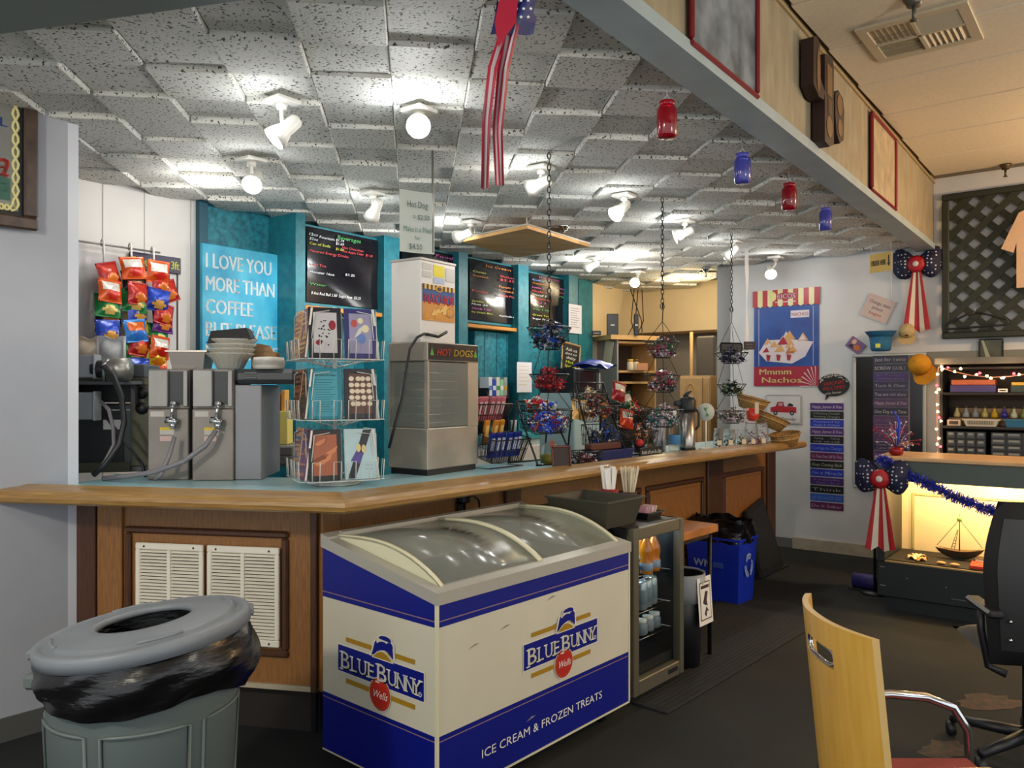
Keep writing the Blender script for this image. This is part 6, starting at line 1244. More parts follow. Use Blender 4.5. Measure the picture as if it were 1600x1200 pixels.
# truck plate
o, W, Hh = onwall(rw, RZ_R, 'truck_plate', 'small white metal plate with a red pickup truck below the nacho poster', 'sign', 1196, 1252, 617, 662, .012)
MB().cbox(-W/2,W/2,0,.004,-Hh/2,Hh/2,.002).obj('plate', flat('#c9c9cc',.35), o)
m = MB()
for q in (1.0,.94): m.tube([(x*W/2*q,-.001,z*Hh/2*q) for x,z in ((-.92,-1),(.92,-1),(1,-.9),(1,.9),(.92,1),(-.92,1),(-1,.9),(-1,-.9))], .002, 4, closed=True, k=2)
m.poly([(-.36*W,-.1*Hh),(-.36*W,.06*Hh),(-.22*W,.1*Hh),(-.16*W,.26*Hh),(0,.26*Hh),(.03*W,.1*Hh),(.36*W,.08*Hh),(.36*W,-.12*Hh)], -.0015, 0)
for x in (-.22,.24): m.disc(x*W,-.13*Hh,.06*W,.08*Hh,-.002,14,1).disc(x*W,-.13*Hh,.03*W,.04*Hh,-.0025,12,2)
m.rect(-.13*W,-.02*W,.12*Hh,.22*Hh,-.002,2).poly([(.1*W,.1*Hh),(.16*W,.22*Hh),(.26*W,.18*Hh),(.28*W,.1*Hh)], -.001, 1).text('Family', .14*W, -.33*Hh, .16*Hh, -.0015, 1, w=.4*W, shear=.2)
m.obj('truck_print', [flat('#a81826',.4), M_blk, flat('#9a9aa0',.4)], o)
# speech balloon sign
o, W, Hh = onwall(rw, RZ_R, 'speech_sign', 'black speech-balloon sign with red letters above the stickers', 'sign', 1277, 1327, 584, 626, .012)
pts = oval(0,.08*Hh,W/2,.42*Hh,28); MB().prism(pts, 0, .006).prism([(-.22*W,-.22*Hh),(-.08*W,-.28*Hh),(-.26*W,-.5*Hh)], 0, .006).obj('balloon', M_blk, o)
m = MB(); m.text('SARCASM', 0, .16*Hh, .18*Hh, -.002, 0, w=.62*W, rot=.12, bold=.02).text('WELCOMED', .02*W, -.02*Hh, .18*Hh, -.002, 0, w=.72*W, rot=.12, bold=.02).text('you know', 0, -.2*Hh, .14*Hh, -.002, 1, w=.5*W, rot=.12)
rr = random.Random(3)
for i in range(60): g = rr.uniform(.3,2.9); q = rr.uniform(.75,.95); m.disc(W/2*q*math.cos(g), .08*Hh+.42*Hh*q*math.sin(g), .006, .004, -.002, 6, 1)
m.obj('lettering', [flat('#b01c24'), flat('#b9b4b0')], o)
# bumper stickers, two stacks
SC_ = {'p':'#3f1f6e','b':'#1c2ea6','k':'#0f1014','m':'#5a1c50','c':'#2c56b4','d':'#2a2048','n':'#1c1a34','v':'#4a2a58'}
def sticker(W, Hh, p, rz, txts, c, ink, lab, grp, font=0):
    o = thing('bumper_sticker', lab, 'sticker', p, rz, grp)
    MB().box(-W/2,W/2,0,.0015,-Hh/2,Hh/2,0).obj('sticker_sheet', flat(SC_[c],.35), o); m = MB()
    n = len(txts)
    for i, s in enumerate(txts): m.text(s, 0, Hh*((n-1)/2-i)*.44, Hh*(.62 if n == 1 else .38), -.0012, 0, w=W*(.9 if n == 1 else .78), shear=.25*font, bold=.01)
    m.obj('lettering', flat(ink,.5), o); return o
left = [(['Happy, Joyous & Free'],'p','#cfc4e0',1),(['If Nothing Changes','Nothing Changes'],'k','#9aa09c',0),(['Powered by','Health & Wellness'],'b','#9aaee8',0),(['Happy, Joyous & Free'],'p','#c9b4c8',1),(['Taking       Taking','a trip  not  a trip'],'k','#a8a8b4',0),(['Courage to Change'],'b','#7a92dc',0),(['To Thine Own Self Be True'],'m','#c0a8c8',0),(['Keep Coming Back'],'k','#a9b8a0',1),(["I'm a Miracle"],'b','#9ab0e4',1),(['It is possible','I Don\'t do it'],'p','#9a84b4',0),(['Think'],'k','#a4aab0',0),(['LET GO and LET GOD'],'c','#7f9be0',0),(['Do It Sober'],'m','#b9a8c0',0)]
ca, cb_ = rw(1266,.006), rw(1318,.006); cc = (ca+cb_)/2; W = (cb_-ca).length; yy0, dy = 635.5, 12.95
for i, (tx_, c, ink, fo) in enumerate(left):
    py = yy0+dy*i; hh = (dy-1.6)*cc.y/F; ed = {0:'topmost of the left stack',3:'fourth of the left stack'}.get(i,'in the left stack')
    sticker(W, hh, (cc.x, cc.y, zof(py, cc.y)), RZ_R, tx_, c, ink, 'sticker reading '+' '.join(' '.join(tx_).split())[:60]+', '+ed, 'bumper stickers in the left stack', fo)
o, W, Hh = onwall(rw, RZ_R, 'sticker_board', 'dark glass board in a silver frame, holding a column of stickers', 'board', 1331, 1446, 552, 766, .03)
a, b = rw(1331,.03), rw(1446,.03); W = (b-a).length
zc_ = zof(659, rw(1388,.03).y); o.location.z = zc_
frame(MB(), -W/2, W/2, -Hh/2, Hh/2, .03, -.012).obj('frame', mat('silver_frame','#b4b4b0',.4,.3), o); MB().box(-W/2+.02,W/2-.02,.0,.01,-Hh/2+.02,Hh/2-.02).obj('glass_panel', mat('dark_panel','#0c0d10',.18), o)
right = [(['Just for Today'],'n','#c4bccc'),(['SCREW GUILT'],'n','#c9c4cf'),(['Be Patient','God isn\'t finished with me yet'],'p','#9a8aa8'),(['Turn It Over'],'d','#cfcad2'),(['You are not alone'],'d','#c0bac4'),(['Happy, Joyous & Free'],'v','#c0b8c4'),(['One Day at a Time'],'n','#c9c4cc'),(['LIVE AND LET LIVE'],'v','#8a7a9a'),(['If Nothing Changes','Nothing Changes'],'m','#a490a8'),(['Taking','a trip  not'],'v','#8a7488'),(['Came, Came To,','Came to Believe'],'d','#b4aab4'),(['Keep It Simple'],'v','#9a84a0'),(['One Step'],'d','#a49aac')]
ca, cb_ = rw(1364,.042), rw(1419,.042); cc = (ca+cb_)/2; W2 = (cb_-ca).length
for i, (tx_, c, ink) in enumerate(right):
    py = 561.5+13.6*i; hh = 12.2*cc.y/F
    sticker(W2, hh, (cc.x, cc.y, zof(py, cc.y)), RZ_R, tx_, c, ink, 'sticker reading '+' '.join(' '.join(tx_).split())[:60]+', on the framed dark board', 'bumper stickers on the framed board', 1 if i == 5 else 0)
MB().rect(-W2/2-.003,W2/2+.003,-Hh/2+.04,Hh/2-.01,-.0005).obj('backing_strip', flat('#8a8690',.5), o, ((1392-1388.5)/F*cc.y*1.25,-.001,0))
# cards, hats, order sign, bow
note(1349,1394,464,500,'handwritten white card pinned askew under the yellow order sign',.012,R(25),0,fn=rw,rz=RZ_R,c='#c4b0a8',ink='#7a6a70',title=[('Change, then',.22,.2,0),('peace',.0,.2,0),('begins',-.25,.18,1)],name='wall_card')
o = thing('picture_card', 'small tilted picture postcard beside the blue cap', 'postcard', V3(rw(1337,.012), zof(540, rw(1337).y)), RZ_R); T = Matrix.Rotation(R(38),4,'Y'); MB(T).box(-.075,.075,0,.002,-.055,.055).obj('card', flat('#7a5a86'), o); MB(T).poly(oval(.02,-.01,.03,.025), -.001, 0).poly(oval(-.03,.02,.02,.025), -.0012, 1).poly([(-.06,-.04),(.0,-.04),(-.03,.0)], -.0014, 2).obj('picture', [flat('#c9682c'), flat('#d8b09a'), flat('#2a1a3a')], o)
def cap(px, py, c1, lab, rot, s=1.0, patch=None):
    p = rw(px,.09); o = thing('cap', lab, 'cap', (p.x, p.y, zof(py, p.y)), 0, 'caps on the wall'); o.rotation_euler = (rot[0], rot[1], RZ_R+rot[2]); m_ = mat('cloth_'+c1.strip('#'), c1, .8, noise=.1, scale=60)
    MB().lathe([(.085*s,0),(.088*s,.03*s),(.075*s,.075*s),(.045*s,.10*s),(.0001,.108*s)], 20).obj('crown', m_, o)
    MB().sheet(lambda u,v: (.085*s*math.cos(math.pi*(1.08+.84*u))*(1+.8*v*math.sin(math.pi*u)), .085*s*math.sin(math.pi*(1.08+.84*u))*(1+.95*v), -.02*s*v*(1-2*abs(u-.5))), 12, 4).obj('brim', m_, o)
    MB().ball((0,0,.108*s),.008*s).obj('button', m_, o)
    if patch: MB().poly(oval(0,.05*s,.02*s,.018*s,10), -.09*s).obj('patch', flat(patch), o)
cap(1439,572,'#c98a14','mustard yellow cap hung at the top right of the framed board',(R(62),R(-28),0),1.05)
cap(1417,520,'#b09a6a','small tan cap under the striped bow',(R(50),0,R(10)),.75,'#7a3a24')
o = thing('bucket_hat', 'blue bucket hat hung upside down above the framed board', 'hat', V3(rw(1376,.15), zof(532, rw(1376).y)), RZ_R); m_ = mat('denim','#1f5f86',.8,noise=.15,scale=60)
MB().lathe([(.0001,-.10),(.07,-.10),(.082,-.085),(.092,.02),(.09,.02),(.08,-.08)], 24, wob=lambda i,g:1+.02*math.sin(3*g)).obj('crown', m_, o); MB().lathe([(.09,.02),(.118,.065),(.122,.07),(.09,.028)], 28, wob=lambda i,g:1+(.06*math.sin(2*g+1) if i in (1,2) else 0)).obj('brim', m_, o); MB().rect(-.02,.02,-.075,-.04,-.094).obj('patch', flat('#d8d84a'), o)
D = 6.35; p = at(1376, 410, D); o = thing('order_sign', 'small yellow hanging sign with black arrow reading order here', 'sign', p, R(-62)); cw, ch = .20, .15
MB().box(-cw/2,cw/2,0,.004,-ch/2,ch/2).obj('sign_panel', flat('#d8b45a',.5), o)
m = MB(); m.text('ORDER HERE', -.02, .0, .06, -.002, 0, w=.135, bold=.02).rect(.068,.078,-.01,.05,-.002).poly([(.06,-.01),(.086,-.01),(.073,-.04)], -.002).obj('lettering', M_blk, o)
m = MB()
zc = CEIL-.03-p.z
for x in (-.09,.09): m.tube([(x,.002,ch/2),(x,.002,zc)], .0015, 4)
m.tube([(.09,.002,-ch/2),(.092,.002,-.33)], .003, 5).obj('chain', M_wire, o)
M_starn = None
def dots_mat():
    m = mat('star_cloth', '#0c1236', .7); nt = m.node_tree; N = nt.nodes; L = nt.links; tc = N.new('ShaderNodeTexCoord'); v = N.new('ShaderNodeTexVoronoi'); v.inputs['Scale'].default_value = 34; v.inputs['Randomness'].default_value = .25
    L.new(tc.outputs['Object'], v.inputs['Vector']); r = N.new('ShaderNodeValToRGB'); r.color_ramp.interpolation = 'CONSTANT'; r.color_ramp.elements[0].color = col('#c9c9cc'); r.color_ramp.elements[1].position = .25; r.color_ramp.elements[1].color = col('#0c1236')
    L.new(v.outputs['Distance'], r.inputs[0]); L.new(r.outputs[0], N['Principled BSDF'].inputs['Base Color']); return m
M_star = dots_mat()
def bow(p, rz, s, lab, tail):
    o = thing('patriotic_bow', lab, 'bow', p, rz, 'stars and stripes bows'); o.scale = (s,s,s)
    for sx in (-1,1):
        MB().sheet(lambda u,v: (sx*(.02+.17*u), -.03-.05*math.sin(math.pi*u)*math.sin(math.pi*v)*1.2, (v-.5)*(.06+.20*math.sin(math.pi*min(1,u*.75+.1)))+.03*u+.012*math.sin(9*v+6*u)), 10, 10).sheet(lambda u,v: (sx*(.02+.165*u), .0+.02*math.sin(math.pi*u), (v-.5)*(.06+.19*math.sin(math.pi*min(1,u*.75+.1)))+.02*u), 8, 8).obj('bow_loop', M_star, o)
    T = Matrix.Translation((0,-.07,0)) @ Matrix.Rotation(R(90),4,'X')
    MB(T).lathe([(.068,-.004),(.072,.004),(.05,.016),(.02,.020),(.0001,.02)], 24, wob=lambda i,g:1+.04*math.sin(16*g)).obj('rosette', flat('#a8121e',.5), o); MB(T).lathe([(.026,.018),(.02,.026),(.0001,.028)], 16).obj('button', flat('#d8d0c4'), o)
    n = 5; m = MB(); m.sheet(lambda u,v: ((u-.5)*(.06+.16*v), -.045-.012*math.sin(9*u)-.01*v*math.sin(6*u+2), -.02-tail*v-.02*v*math.sin(12*u)), n, 10)
    for j in range(10):
        for i in range(n): m.m[j*n+i] = i % 2
    m.obj('striped_tail', [flat('#a8121e',.55), flat('#d4cbb8',.6)], o); return o
pw = rw(1434,.03); bow((pw.x, pw.y, zof(414, pw.y)), RZ_R, 1.0, 'large starred bow with striped tails hung at the beam end', .55)
# ------------------------------------------------------------------ lattice, shirt, hanger, pictures
la, lb_ = rw(1472,.05), rw(1700,.05); cc = (la+lb_)/2; W = (lb_-la).length; zt_, zb = zof(305, la.y), zof(530, la.y); Hh = zt_-zb
o = thing('lattice_panel', 'dark green wooden lattice panel on the tan wall', 'lattice', (cc.x, cc.y, (zt_+zb)/2), RZ_R)
M_lat = mat('lattice_green', '#22281a', .6, noise=.12, scale=20)
frame(MB(), -W/2, W/2, -Hh/2, Hh/2, .055, -.02).obj('frame', M_lat, o)
def clipd(x0, z0, dx, dz, W, Hh):
    t0, t1 = -9, 9
    for p, d, lo, hi in ((x0,dx,-W/2,W/2),(z0,dz,-Hh/2,Hh/2)): a, b = sorted(((lo-p)/d, (hi-p)/d)); t0, t1 = max(t0,a), min(t1,b)
    return t0, t1
step = .1414
for sg in (1,-1):
    k = -12
    while k < 13:
        x0 = k*step*math.sqrt(2)*.86; t0, t1 = clipd(x0, 0, .7071, .7071*sg, W-.08, Hh-.08)
        if t1-t0 > .05:
            a = (x0+.7071*t0, .7071*sg*t0); b = (x0+.7071*t1, .7071*sg*t1); nx, nz = -.7071*sg*.027, .7071*.027; y = -.006 if sg > 0 else .006
            MB().prism([(a[0]-nx,a[1]-nz),(b[0]-nx,b[1]-nz),(b[0]+nx,b[1]+nz),(a[0]+nx,a[1]+nz)], y-.006, y+.006).obj('slat', M_lat, o)
        k += 1
p = rw(1523,.03); hgp = rw(1523,.12); o = thing('coat_hanger', 'black plastic coat hanger hooked on the lattice', 'hanger', (hgp.x, hgp.y, zof(498, hgp.y)), RZ_R)
MB().tube([(0,0,.05),(-.06,0,.035),(-.21,0,-.04),(-.235,0,-.065),(-.21,0,-.075),(.21,0,-.06),(.24,0,-.045),(.22,0,-.015),(.07,0,.035),(0,0,.05)], .009, 6).obj('hanger_body', M_black, o); MB().tube([(0,0,.05),(0,.01,.09),(.02,.05,.11),(0,.07,.12)], .003, 5).obj('hook', M_steel, o)
p = rw(1640,.14); o = thing('tee_shirt', 'cream tee shirt hanging over the right side of the lattice', 'shirt', (p.x, p.y, zof(322, p.y)), RZ_R)
T_ = MB(); outl = [(-.13,.0),(-.20,-.03),(-.32,-.30),(-.235,-.34),(-.215,-.26),(-.215,-.62),(.215,-.62),(.215,-.26),(.235,-.34),(.32,-.30),(.20,-.03),(.13,.0),(.06,-.03),(-.06,-.03)]
T_.prism(outl, -.03, .03).obj('shirt_body', mat('cream_cloth', '#c9a98c', .85, noise=.06, scale=12, bump=.3), o)
o, W, Hh = onwall(rw, RZ_R, 'small_picture', 'small dark picture with a pale stem, below the lattice', 'picture', 1529, 1568, 529, 569, .03)
frame(MB(), -W/2, W/2, -Hh/2, Hh/2, .012, -.01).obj('frame', M_black, o); MB().rect(-W/2+.01,W/2-.01,-Hh/2+.01,Hh/2-.01,-.002,0).poly([(-.07,.1),(-.055,.1),(-.0,-.06),(.04,-.075),(-.03,-.08)], -.003, 1).obj('print', [mat('dark_print','#2e3322',.4,c2='#4a4a30',scale=14), flat('#9aa08c')], o)
la, lb_ = rw(1448,.03), rw(1760,.03)
o = struct(MB().box(0, (lb_-la).length, 0, .03, zof(572, 6.6), zof(548, 6.6)).obj('trim_12', mat('shelf_grey','#7a7a72',.6), None, V3(la,0), RZ_R))

# ------------------------------------------------------------------ display case
dp = at(1370, 955, 5.42); DX, DN = RWD, RWN   # front runs along the wall direction
W, Dp = 1.6, .52
dcs = thing('display_case', 'dark green glass-fronted display case lit warm inside', 'display case', (dp.x, dp.y, 0), RZ_R)
M_dg = mat('case_green', '#10191c', .45, noise=.15, scale=5); M_hd = mat('case_header', '#47524f', .5, noise=.08, scale=6)
zb_, zg, zh = .335, .885, 1.02
MB().cbox(0,W,0,Dp,.10,zb_,.006).box(.04,W-.02,.06,Dp-.02,0,.10).obj('case_base', M_dg, dcs)
MB().cbox(0,.05,0,Dp,zb_,zg,.003).cbox(W-.05,W,0,Dp,zb_,zg,.003).obj('case_sides', M_dg, dcs)
MB().cbox(0,W,0,.03,zg,zh,.003).cbox(0,W,Dp-.03,Dp,zg,zh,.003).cbox(0,.03,.03,Dp-.03,zg,zh,.003).cbox(W-.03,W,.03,Dp-.03,zg,zh,.003).obj('header', M_hd, dcs)
MB().cbox(-.012,W+.01,-.02,Dp+.01,zh,zh+.028,.006).obj('case_top', mat('top_wood','#c9a274',.4,noise=.1,scale=8), dcs)
MB().box(.05,W-.05,Dp-.02,Dp-.005,zb_,zg).obj('back_panel', mat('case_cream','#d8c9a4',.6), dcs)
MB().box(.12,.95,Dp-.032,Dp-.02,zg-.144,zg-.13).box(.12,.134,Dp-.032,Dp-.02,zb_+.02,zg-.144).box(.936,.95,Dp-.032,Dp-.02,zb_+.02,zg-.144).obj('inner_frame', mat('frame_olive','#a8a070',.5), dcs)
for o_ in list(dcs.children):
    if o_.name.startswith('inner_frame'): o_.data.transform(Matrix.Translation((0,0,0)))
MB().box(.05,W-.05,.012,.016,zb_,zg).obj('front_glass', M_glass, dcs)
MB().cbox(.05,W-.05,-.004,.02,zb_-.004,zb_+.008,.002).obj('glass_track', mat('track','#8a7a58',.4,.5), dcs)
MB().box(.1,W-.1,.06,.10,zg+.02,zg+.05).obj('light_tube', mat('warm_tube','#fff0c8',.4,emit=14,tint='#ffb84e'), dcs)
fxs = MB()
for x,z in ((.19,.24),(.42,.215),(.61,.17)): fxs.ball((x,-.002,z),.005,n=6,m=4)
fxs.box(.02,.05,-.002,0,.295,.30).box(.02,.055,-.002,0,.17,.175).box(.45,.6,-.001,0,.145,.148).obj('marks', flat('#6a7472'), dcs, kind='stuff')
c, s = math.cos(RZ_R), math.sin(RZ_R)
def dc(x, y, z): return (dp.x+x*c-y*s, dp.y+x*s+y*c, z)
lamp('case_light', dc(.7,.24,zg+.01), 15, (1,.72,.36), .05)
lamp('case_light', dc(.25,.24,zg+.01), 7, (1,.72,.36), .05)
# contents
MB().box(.055,W-.055,.03,Dp-.03,zb_,zb_+.012).obj('dark_cloth', flat('#1a1614',.9), dcs)
q = thing('model_boat', 'wire and wood model sailing boat in the lit display case', 'model boat', dc(.45,.30,zb_+.013), RZ_R+R(6))
MB().sheet(lambda u,v: (-.14+.28*u+.02*(u-.5)*v, (v-.5)*.09*math.sin(math.pi*min(1,max(0,u*.98+.01)))**.7, .055+.03*(2*u-1)**2*(.6 if u<.5 else .9)-.055*math.sin(math.pi*v)*math.sin(math.pi*u)**.6), 16, 10).obj('hull', mat('boat_wood','#3a2a18',.6), q); MB().sheet(lambda u,v: (-.13+.26*u, (v-.5)*.085*math.sin(math.pi*(u*.98+.01))**.7, .062+.02*(2*u-1)**2), 14, 3).obj('deck', mat('boat_deck','#5a4224',.6), q)
m = MB(); m.cyl((0,0,.06),(0,0,.31),.005,.003,n=6).tube([(-.135,0,.085),(-.005,0,.265)], .002, 4).tube([(.135,0,.09),(.005,0,.265)], .002, 4).tube([(-.05,0,.07),(-.012,0,.20)], .002, 4).tube([(-.03,0,.07),(-.008,0,.20)], .002, 4)
for i in range(5): m.tube([(-.046+.006*i,0,.085+.022*i),(-.026+.004*i,0,.085+.022*i)], .002, 4)
m.obj('rigging', mat('rig','#5a4a2c',.6), q); MB().lathe([(.0001,.255),(.016,.262),(.014,.285),(.0001,.29)],10).obj('crows_nest', flat('#6a9a4a'), q); MB().cbox(-.03,.03,-.025,.025,-.0,.012,.003).obj('stand', M_black, q)
for i, (x,y,sz,lab) in enumerate(((.17,.12,.04,'pale seashell at the left front of the display case'),(.22,.15,.05,'larger pale seashell beside the first one'),(.28,.10,.04,'orange tinted seashell left of the boat'))):
    q = thing('seashell', lab, 'shell', dc(x,y,zb_+.013), i*1.1, 'shells in the display case'); MB().sheet(lambda u,v: (sz*v*math.cos(2.6*(u-.5))*1.4, sz*v*math.sin(2.6*(u-.5))*1.4, sz*(.6*math.sin(math.pi*v*.9)*(1+.1*math.sin(26*u)))), 20, 6).obj('shell', flat(['#d8c09a','#e0c8a0','#d89a5a'][i],.5), q); MB().ball((0,0,.008),.01).obj('hinge', flat('#b89a6a'), q)
for i, (x,y,lab) in enumerate(((.38,.07,'flat tan stone left of the pair at the case front'),(.46,.06,'flat tan stone right of the pair at the case front'))):
    q = tag(MB().ball((0,0,.010),.03,.02,.010,12,6).obj('flat_stone', flat('#d89a66',.6), None, dc(x,y,zb_+.013), RZ_R), lab, 'stone', 'stones in the display case')
q = thing('red_box', 'open red card box with papers in the display case', 'box', dc(.70,.14,zb_+.013), RZ_R+.08); MB().cbox(-.16,.18,-.09,.08,0,.022,.003).obj('box_tray', flat('#d8321c',.5), q); MB().cbox(-.06,.16,.02,.09,.022,.034,.002).obj('papers', flat('#e0c89a',.6), q)
MB().box(-.03,-.01,-.096,-.091,0,.02).obj('tag', M_wht, q)
q = thing('leaning_album', 'dark album lying behind the red box in the display case', 'album', dc(.74,.30,zb_+.013), RZ_R); MB().cbox(-.2,.2,-.05,.05,0,.03,.003).obj('cover', flat('#4a3626'), q); MB().box(-.19,.19,-.051,-.05,.006,.024).obj('pages', M_paper, q)
# bow and garland at the corner of the case
bow((dc(.04,-.03,0)[0], dc(.04,-.03,0)[1], .90), RZ_R, .88, 'large starred bow with striped tails on the corner of the display case', .52)
def garland(pts, r, n, lab, cols, seed, p0):
    m = MB(); rr = random.Random(seed); P = [Vector(p) for p in pts]
    for i in range(n):
        t = rr.random()*(len(P)-1); k = min(int(t), len(P)-2); q = P[k].lerp(P[k+1], t-k); d = Vector((rr.gauss(0,1),rr.gauss(0,1),rr.gauss(0,1))).normalized()*r*rr.uniform(.5,1); s = d.cross(Vector((rr.gauss(0,1),rr.gauss(0,1),1))).normalized()*.0026
        m.add([q-s,q+s,q+d+s,q+d-s], [(0,1,2,3)], rr.randrange(len(cols)))
    m.tube(P, .003, 5); o = m.obj('tinsel_garland', cols, None, p0, kind='stuff'); return tag(o, lab, 'tinsel')
M_tb = mat('tinsel_blue','#2c44d0',.35,.4); M_ts = mat('tinsel_silver','#b9b4d8',.2,.8)
g0 = Vector(dc(.06,-.03,zh-.02)); gl = [Vector(dc(x,-.035,z))-g0 for x,z in ((.03,zh+.01),(.10,.99),(.20,.93),(.35,.865),(.50,.80),(.66,.745),(.8,.72))]
garland(gl, .05, 3600, 'blue and silver tinsel garland strung along the display case front', [M_tb,M_ts,M_tb], 5, g0)
q0 = Vector(dc(.10,.10,zh+.03)); q = thing('firework_centrepiece', 'red pot with sparkly blue and silver firework sprays on the case corner', 'decoration', q0, 0)
MB().lathe([(.03,0),(.045,.01),(.045,.05),(.03,.055),(.0001,.05)],14).obj('red_pot', mat('red_foil','#8a0f18',.25,.3,bump=.6,scale=50), q)
m = MB(); rr = random.Random(11)
for i in range(46):
    g, e = rr.uniform(0,6.28), rr.uniform(.1,1.4); l = rr.uniform(.08,.2); e_ = Vector((math.cos(g)*math.cos(e),math.sin(g)*math.cos(e),math.sin(e)))*l; m.k = rr.randrange(3); m.tube([Vector((0,0,.05)),e_*.6+Vector((0,0,.06)),e_+Vector((0,0,.04))], .0016, 3); m.ball(e_+Vector((0,0,.04)), .007, n=5, m=3)
m.k = 3
for i in range(5): m.tube([(0,0,.05),(.02,0,.12+.03*i),(-.0+.03*math.sin(i),0,.18+.03*i)], .006, 4)
m.obj('sprays', [M_ts, flat('#b01c24'), flat('#d8c9c0'), M_tb], q, kind='stuff')
# narrow dark stand and blue cylinder left of the case
q = thing('blue_bolster', 'blue cushion roll lying on the floor left of the display case', 'cushion', at(1360,878,5.95)+Vector((0,0,0)), RZ_R); q.location.z = 0; MB().cyl((-.12,0,.06),(.16,0,.06),.055,n=18).obj('roll', flat('#2a2668',.6), q); MB().cbox(-.14,.16,-.06,.06,0,.012,.004).obj('base', M_black, q)
q = tag(MB().cyl((0,0,0),(0,0,.80),.011,n=8).lathe([(.10,0),(.10,.012),(.0001,.014)],16).obj('black_pole', M_black, None, V3(at(1367,800,5.85),0)), 'thin black pole standing just left of the display case', 'pole')
# ------------------------------------------------------------------ shelf hutch behind the case, with fairy lights
hq = at(1468, 715, 6.02); hu = thing('shelf_hutch', 'dark open shelf unit behind the display case', 'shelf', (hq.x, hq.y, 0), RZ_R); W, Dp = 1.3, .3; ht = 1.685
M_hu = mat('hutch_dark','#1e1712',.55,noise=.1,scale=8)
MB().box(0,.02,0,Dp,0,ht).box(W-.02,W,0,Dp,0,ht).obj('side_panel', M_hu, hu); MB().box(0.02,W-.02,Dp-.015,Dp,0,ht).obj('back_panel', mat('hutch_back','#3a2c20',.7), hu)
zs = [.95,1.225,1.475,ht-.02]
for z in zs: MB().cbox(.02,W-.02,0,Dp-.015,z-.02,z,.003).obj('shelf', M_hu, hu)
MB().cbox(-.03,W+.03,-.04,Dp+.02,ht,ht+.05,.006).obj('hutch_top', mat('hutch_grey','#6a6a62',.6), hu)
def hp_(x, y, z): return (hq.x+x*c-y*s, hq.y+x*s+y*c, z)
def organiser(x0, x1, rows, cols_, lab, c1):
    o = thing('drawer_organiser', lab, 'organiser', hp_(x0,.03,.951), RZ_R); w = x1-x0; h = .235
    MB().cbox(0,w,0,.2,0,h,.004).obj('organiser_case', flat(c1,.5), o); sx, sz = w/cols_, h/rows
    for i in range(rows):
        for j in range(cols_): MB().cbox(j*sx+.006,(j+1)*sx-.006,-.008,.004,i*sz+.005,(i+1)*sz-.005,.002).box(j*sx+.015,(j+1)*sx-.015,-.0095,-.008,i*sz+sz*.5,i*sz+sz*.8,1).obj('small_drawer', [mat('drawer_clear','#34383a',.3), flat('#8f9088')], o)
organiser(.04,.30,4,4,'small drawer organiser with few labels on the lower shelf','#16181a'); organiser(.33,.72,5,4,'larger grey drawer organiser full of labels on the lower shelf','#2a2e2e')
# shelf 2: row of little bottles, baskets
bn = None; colsb = ['#c9b47a','#a0a0a0','#8f8f94','#c0b060','#d8a81c','#3a2f8c','#d8cfa8','#8a9a3c','#c98a3a','#b03a2c']
nm_ = ['tan','clear','grey','olive','yellow','purple','cream','green','amber','red']
for i in range(10):
    o = thing('small_vase', nm_[i]+' little bottle in the row on the upper hutch shelf', 'bottle', hp_(.09+.062*i,.17,1.285), 0, 'little bottles in a row'); MB().lathe([(.012,0),(.024,.008),(.02,.035),(.009,.055),(.011,.07)],12).obj('bottle', flat(colsb[i],.25), o); MB().lathe([(.010,.068),(.012,.085),(.0001,.088)],10).obj('stopper', flat('#5a4a30'), o)
o = thing('bottle_riser', 'pale wooden step under the row of little bottles', 'stand', hp_(.04,.12,1.2255), RZ_R); MB().cbox(0,.75,0,.10,0,.058,.003).obj('riser', flat('#7a6248'), o); MB().cbox(.05,.75,.10,.112,0,.13,.002).obj('riser_back', flat('#a8845a'), o)
o = thing('white_basket', 'white plastic basket on the upper hutch shelf', 'basket', hp_(.27,.055,1.2255), RZ_R); taper(MB(), .19,.09,.23,.10,.052).obj('basket_body', flat('#c9bda4',.5), o); m = MB()
for i in range(16): m.box(-.085+.0107*i,-.081+.0107*i,-.0505,-.047,.014,.04)
m.obj('slots', flat('#5a5040'), o, kind='stuff')
o = thing('teal_basket', 'teal plastic basket on the upper hutch shelf', 'basket', hp_(.52,.055,1.2255), RZ_R); taper(MB(), .18,.09,.20,.10,.055).obj('basket_body', flat('#1f6a8a',.5), o); MB().box(-.09,.09,-.053,-.05,.05,.056).obj('rim', flat('#2a7a9a'), o)
o = thing('printed_box', 'small white printed box beside the white basket', 'box', hp_(.09,.06,1.2255), RZ_R); MB().cbox(-.045,.045,-.03,.03,0,.045,.002).obj('carton', flat('#c9b8a0'), o); MB().rect(-.03,.03,.01,.036,-.031).obj('print', flat('#4a3a30'), o)
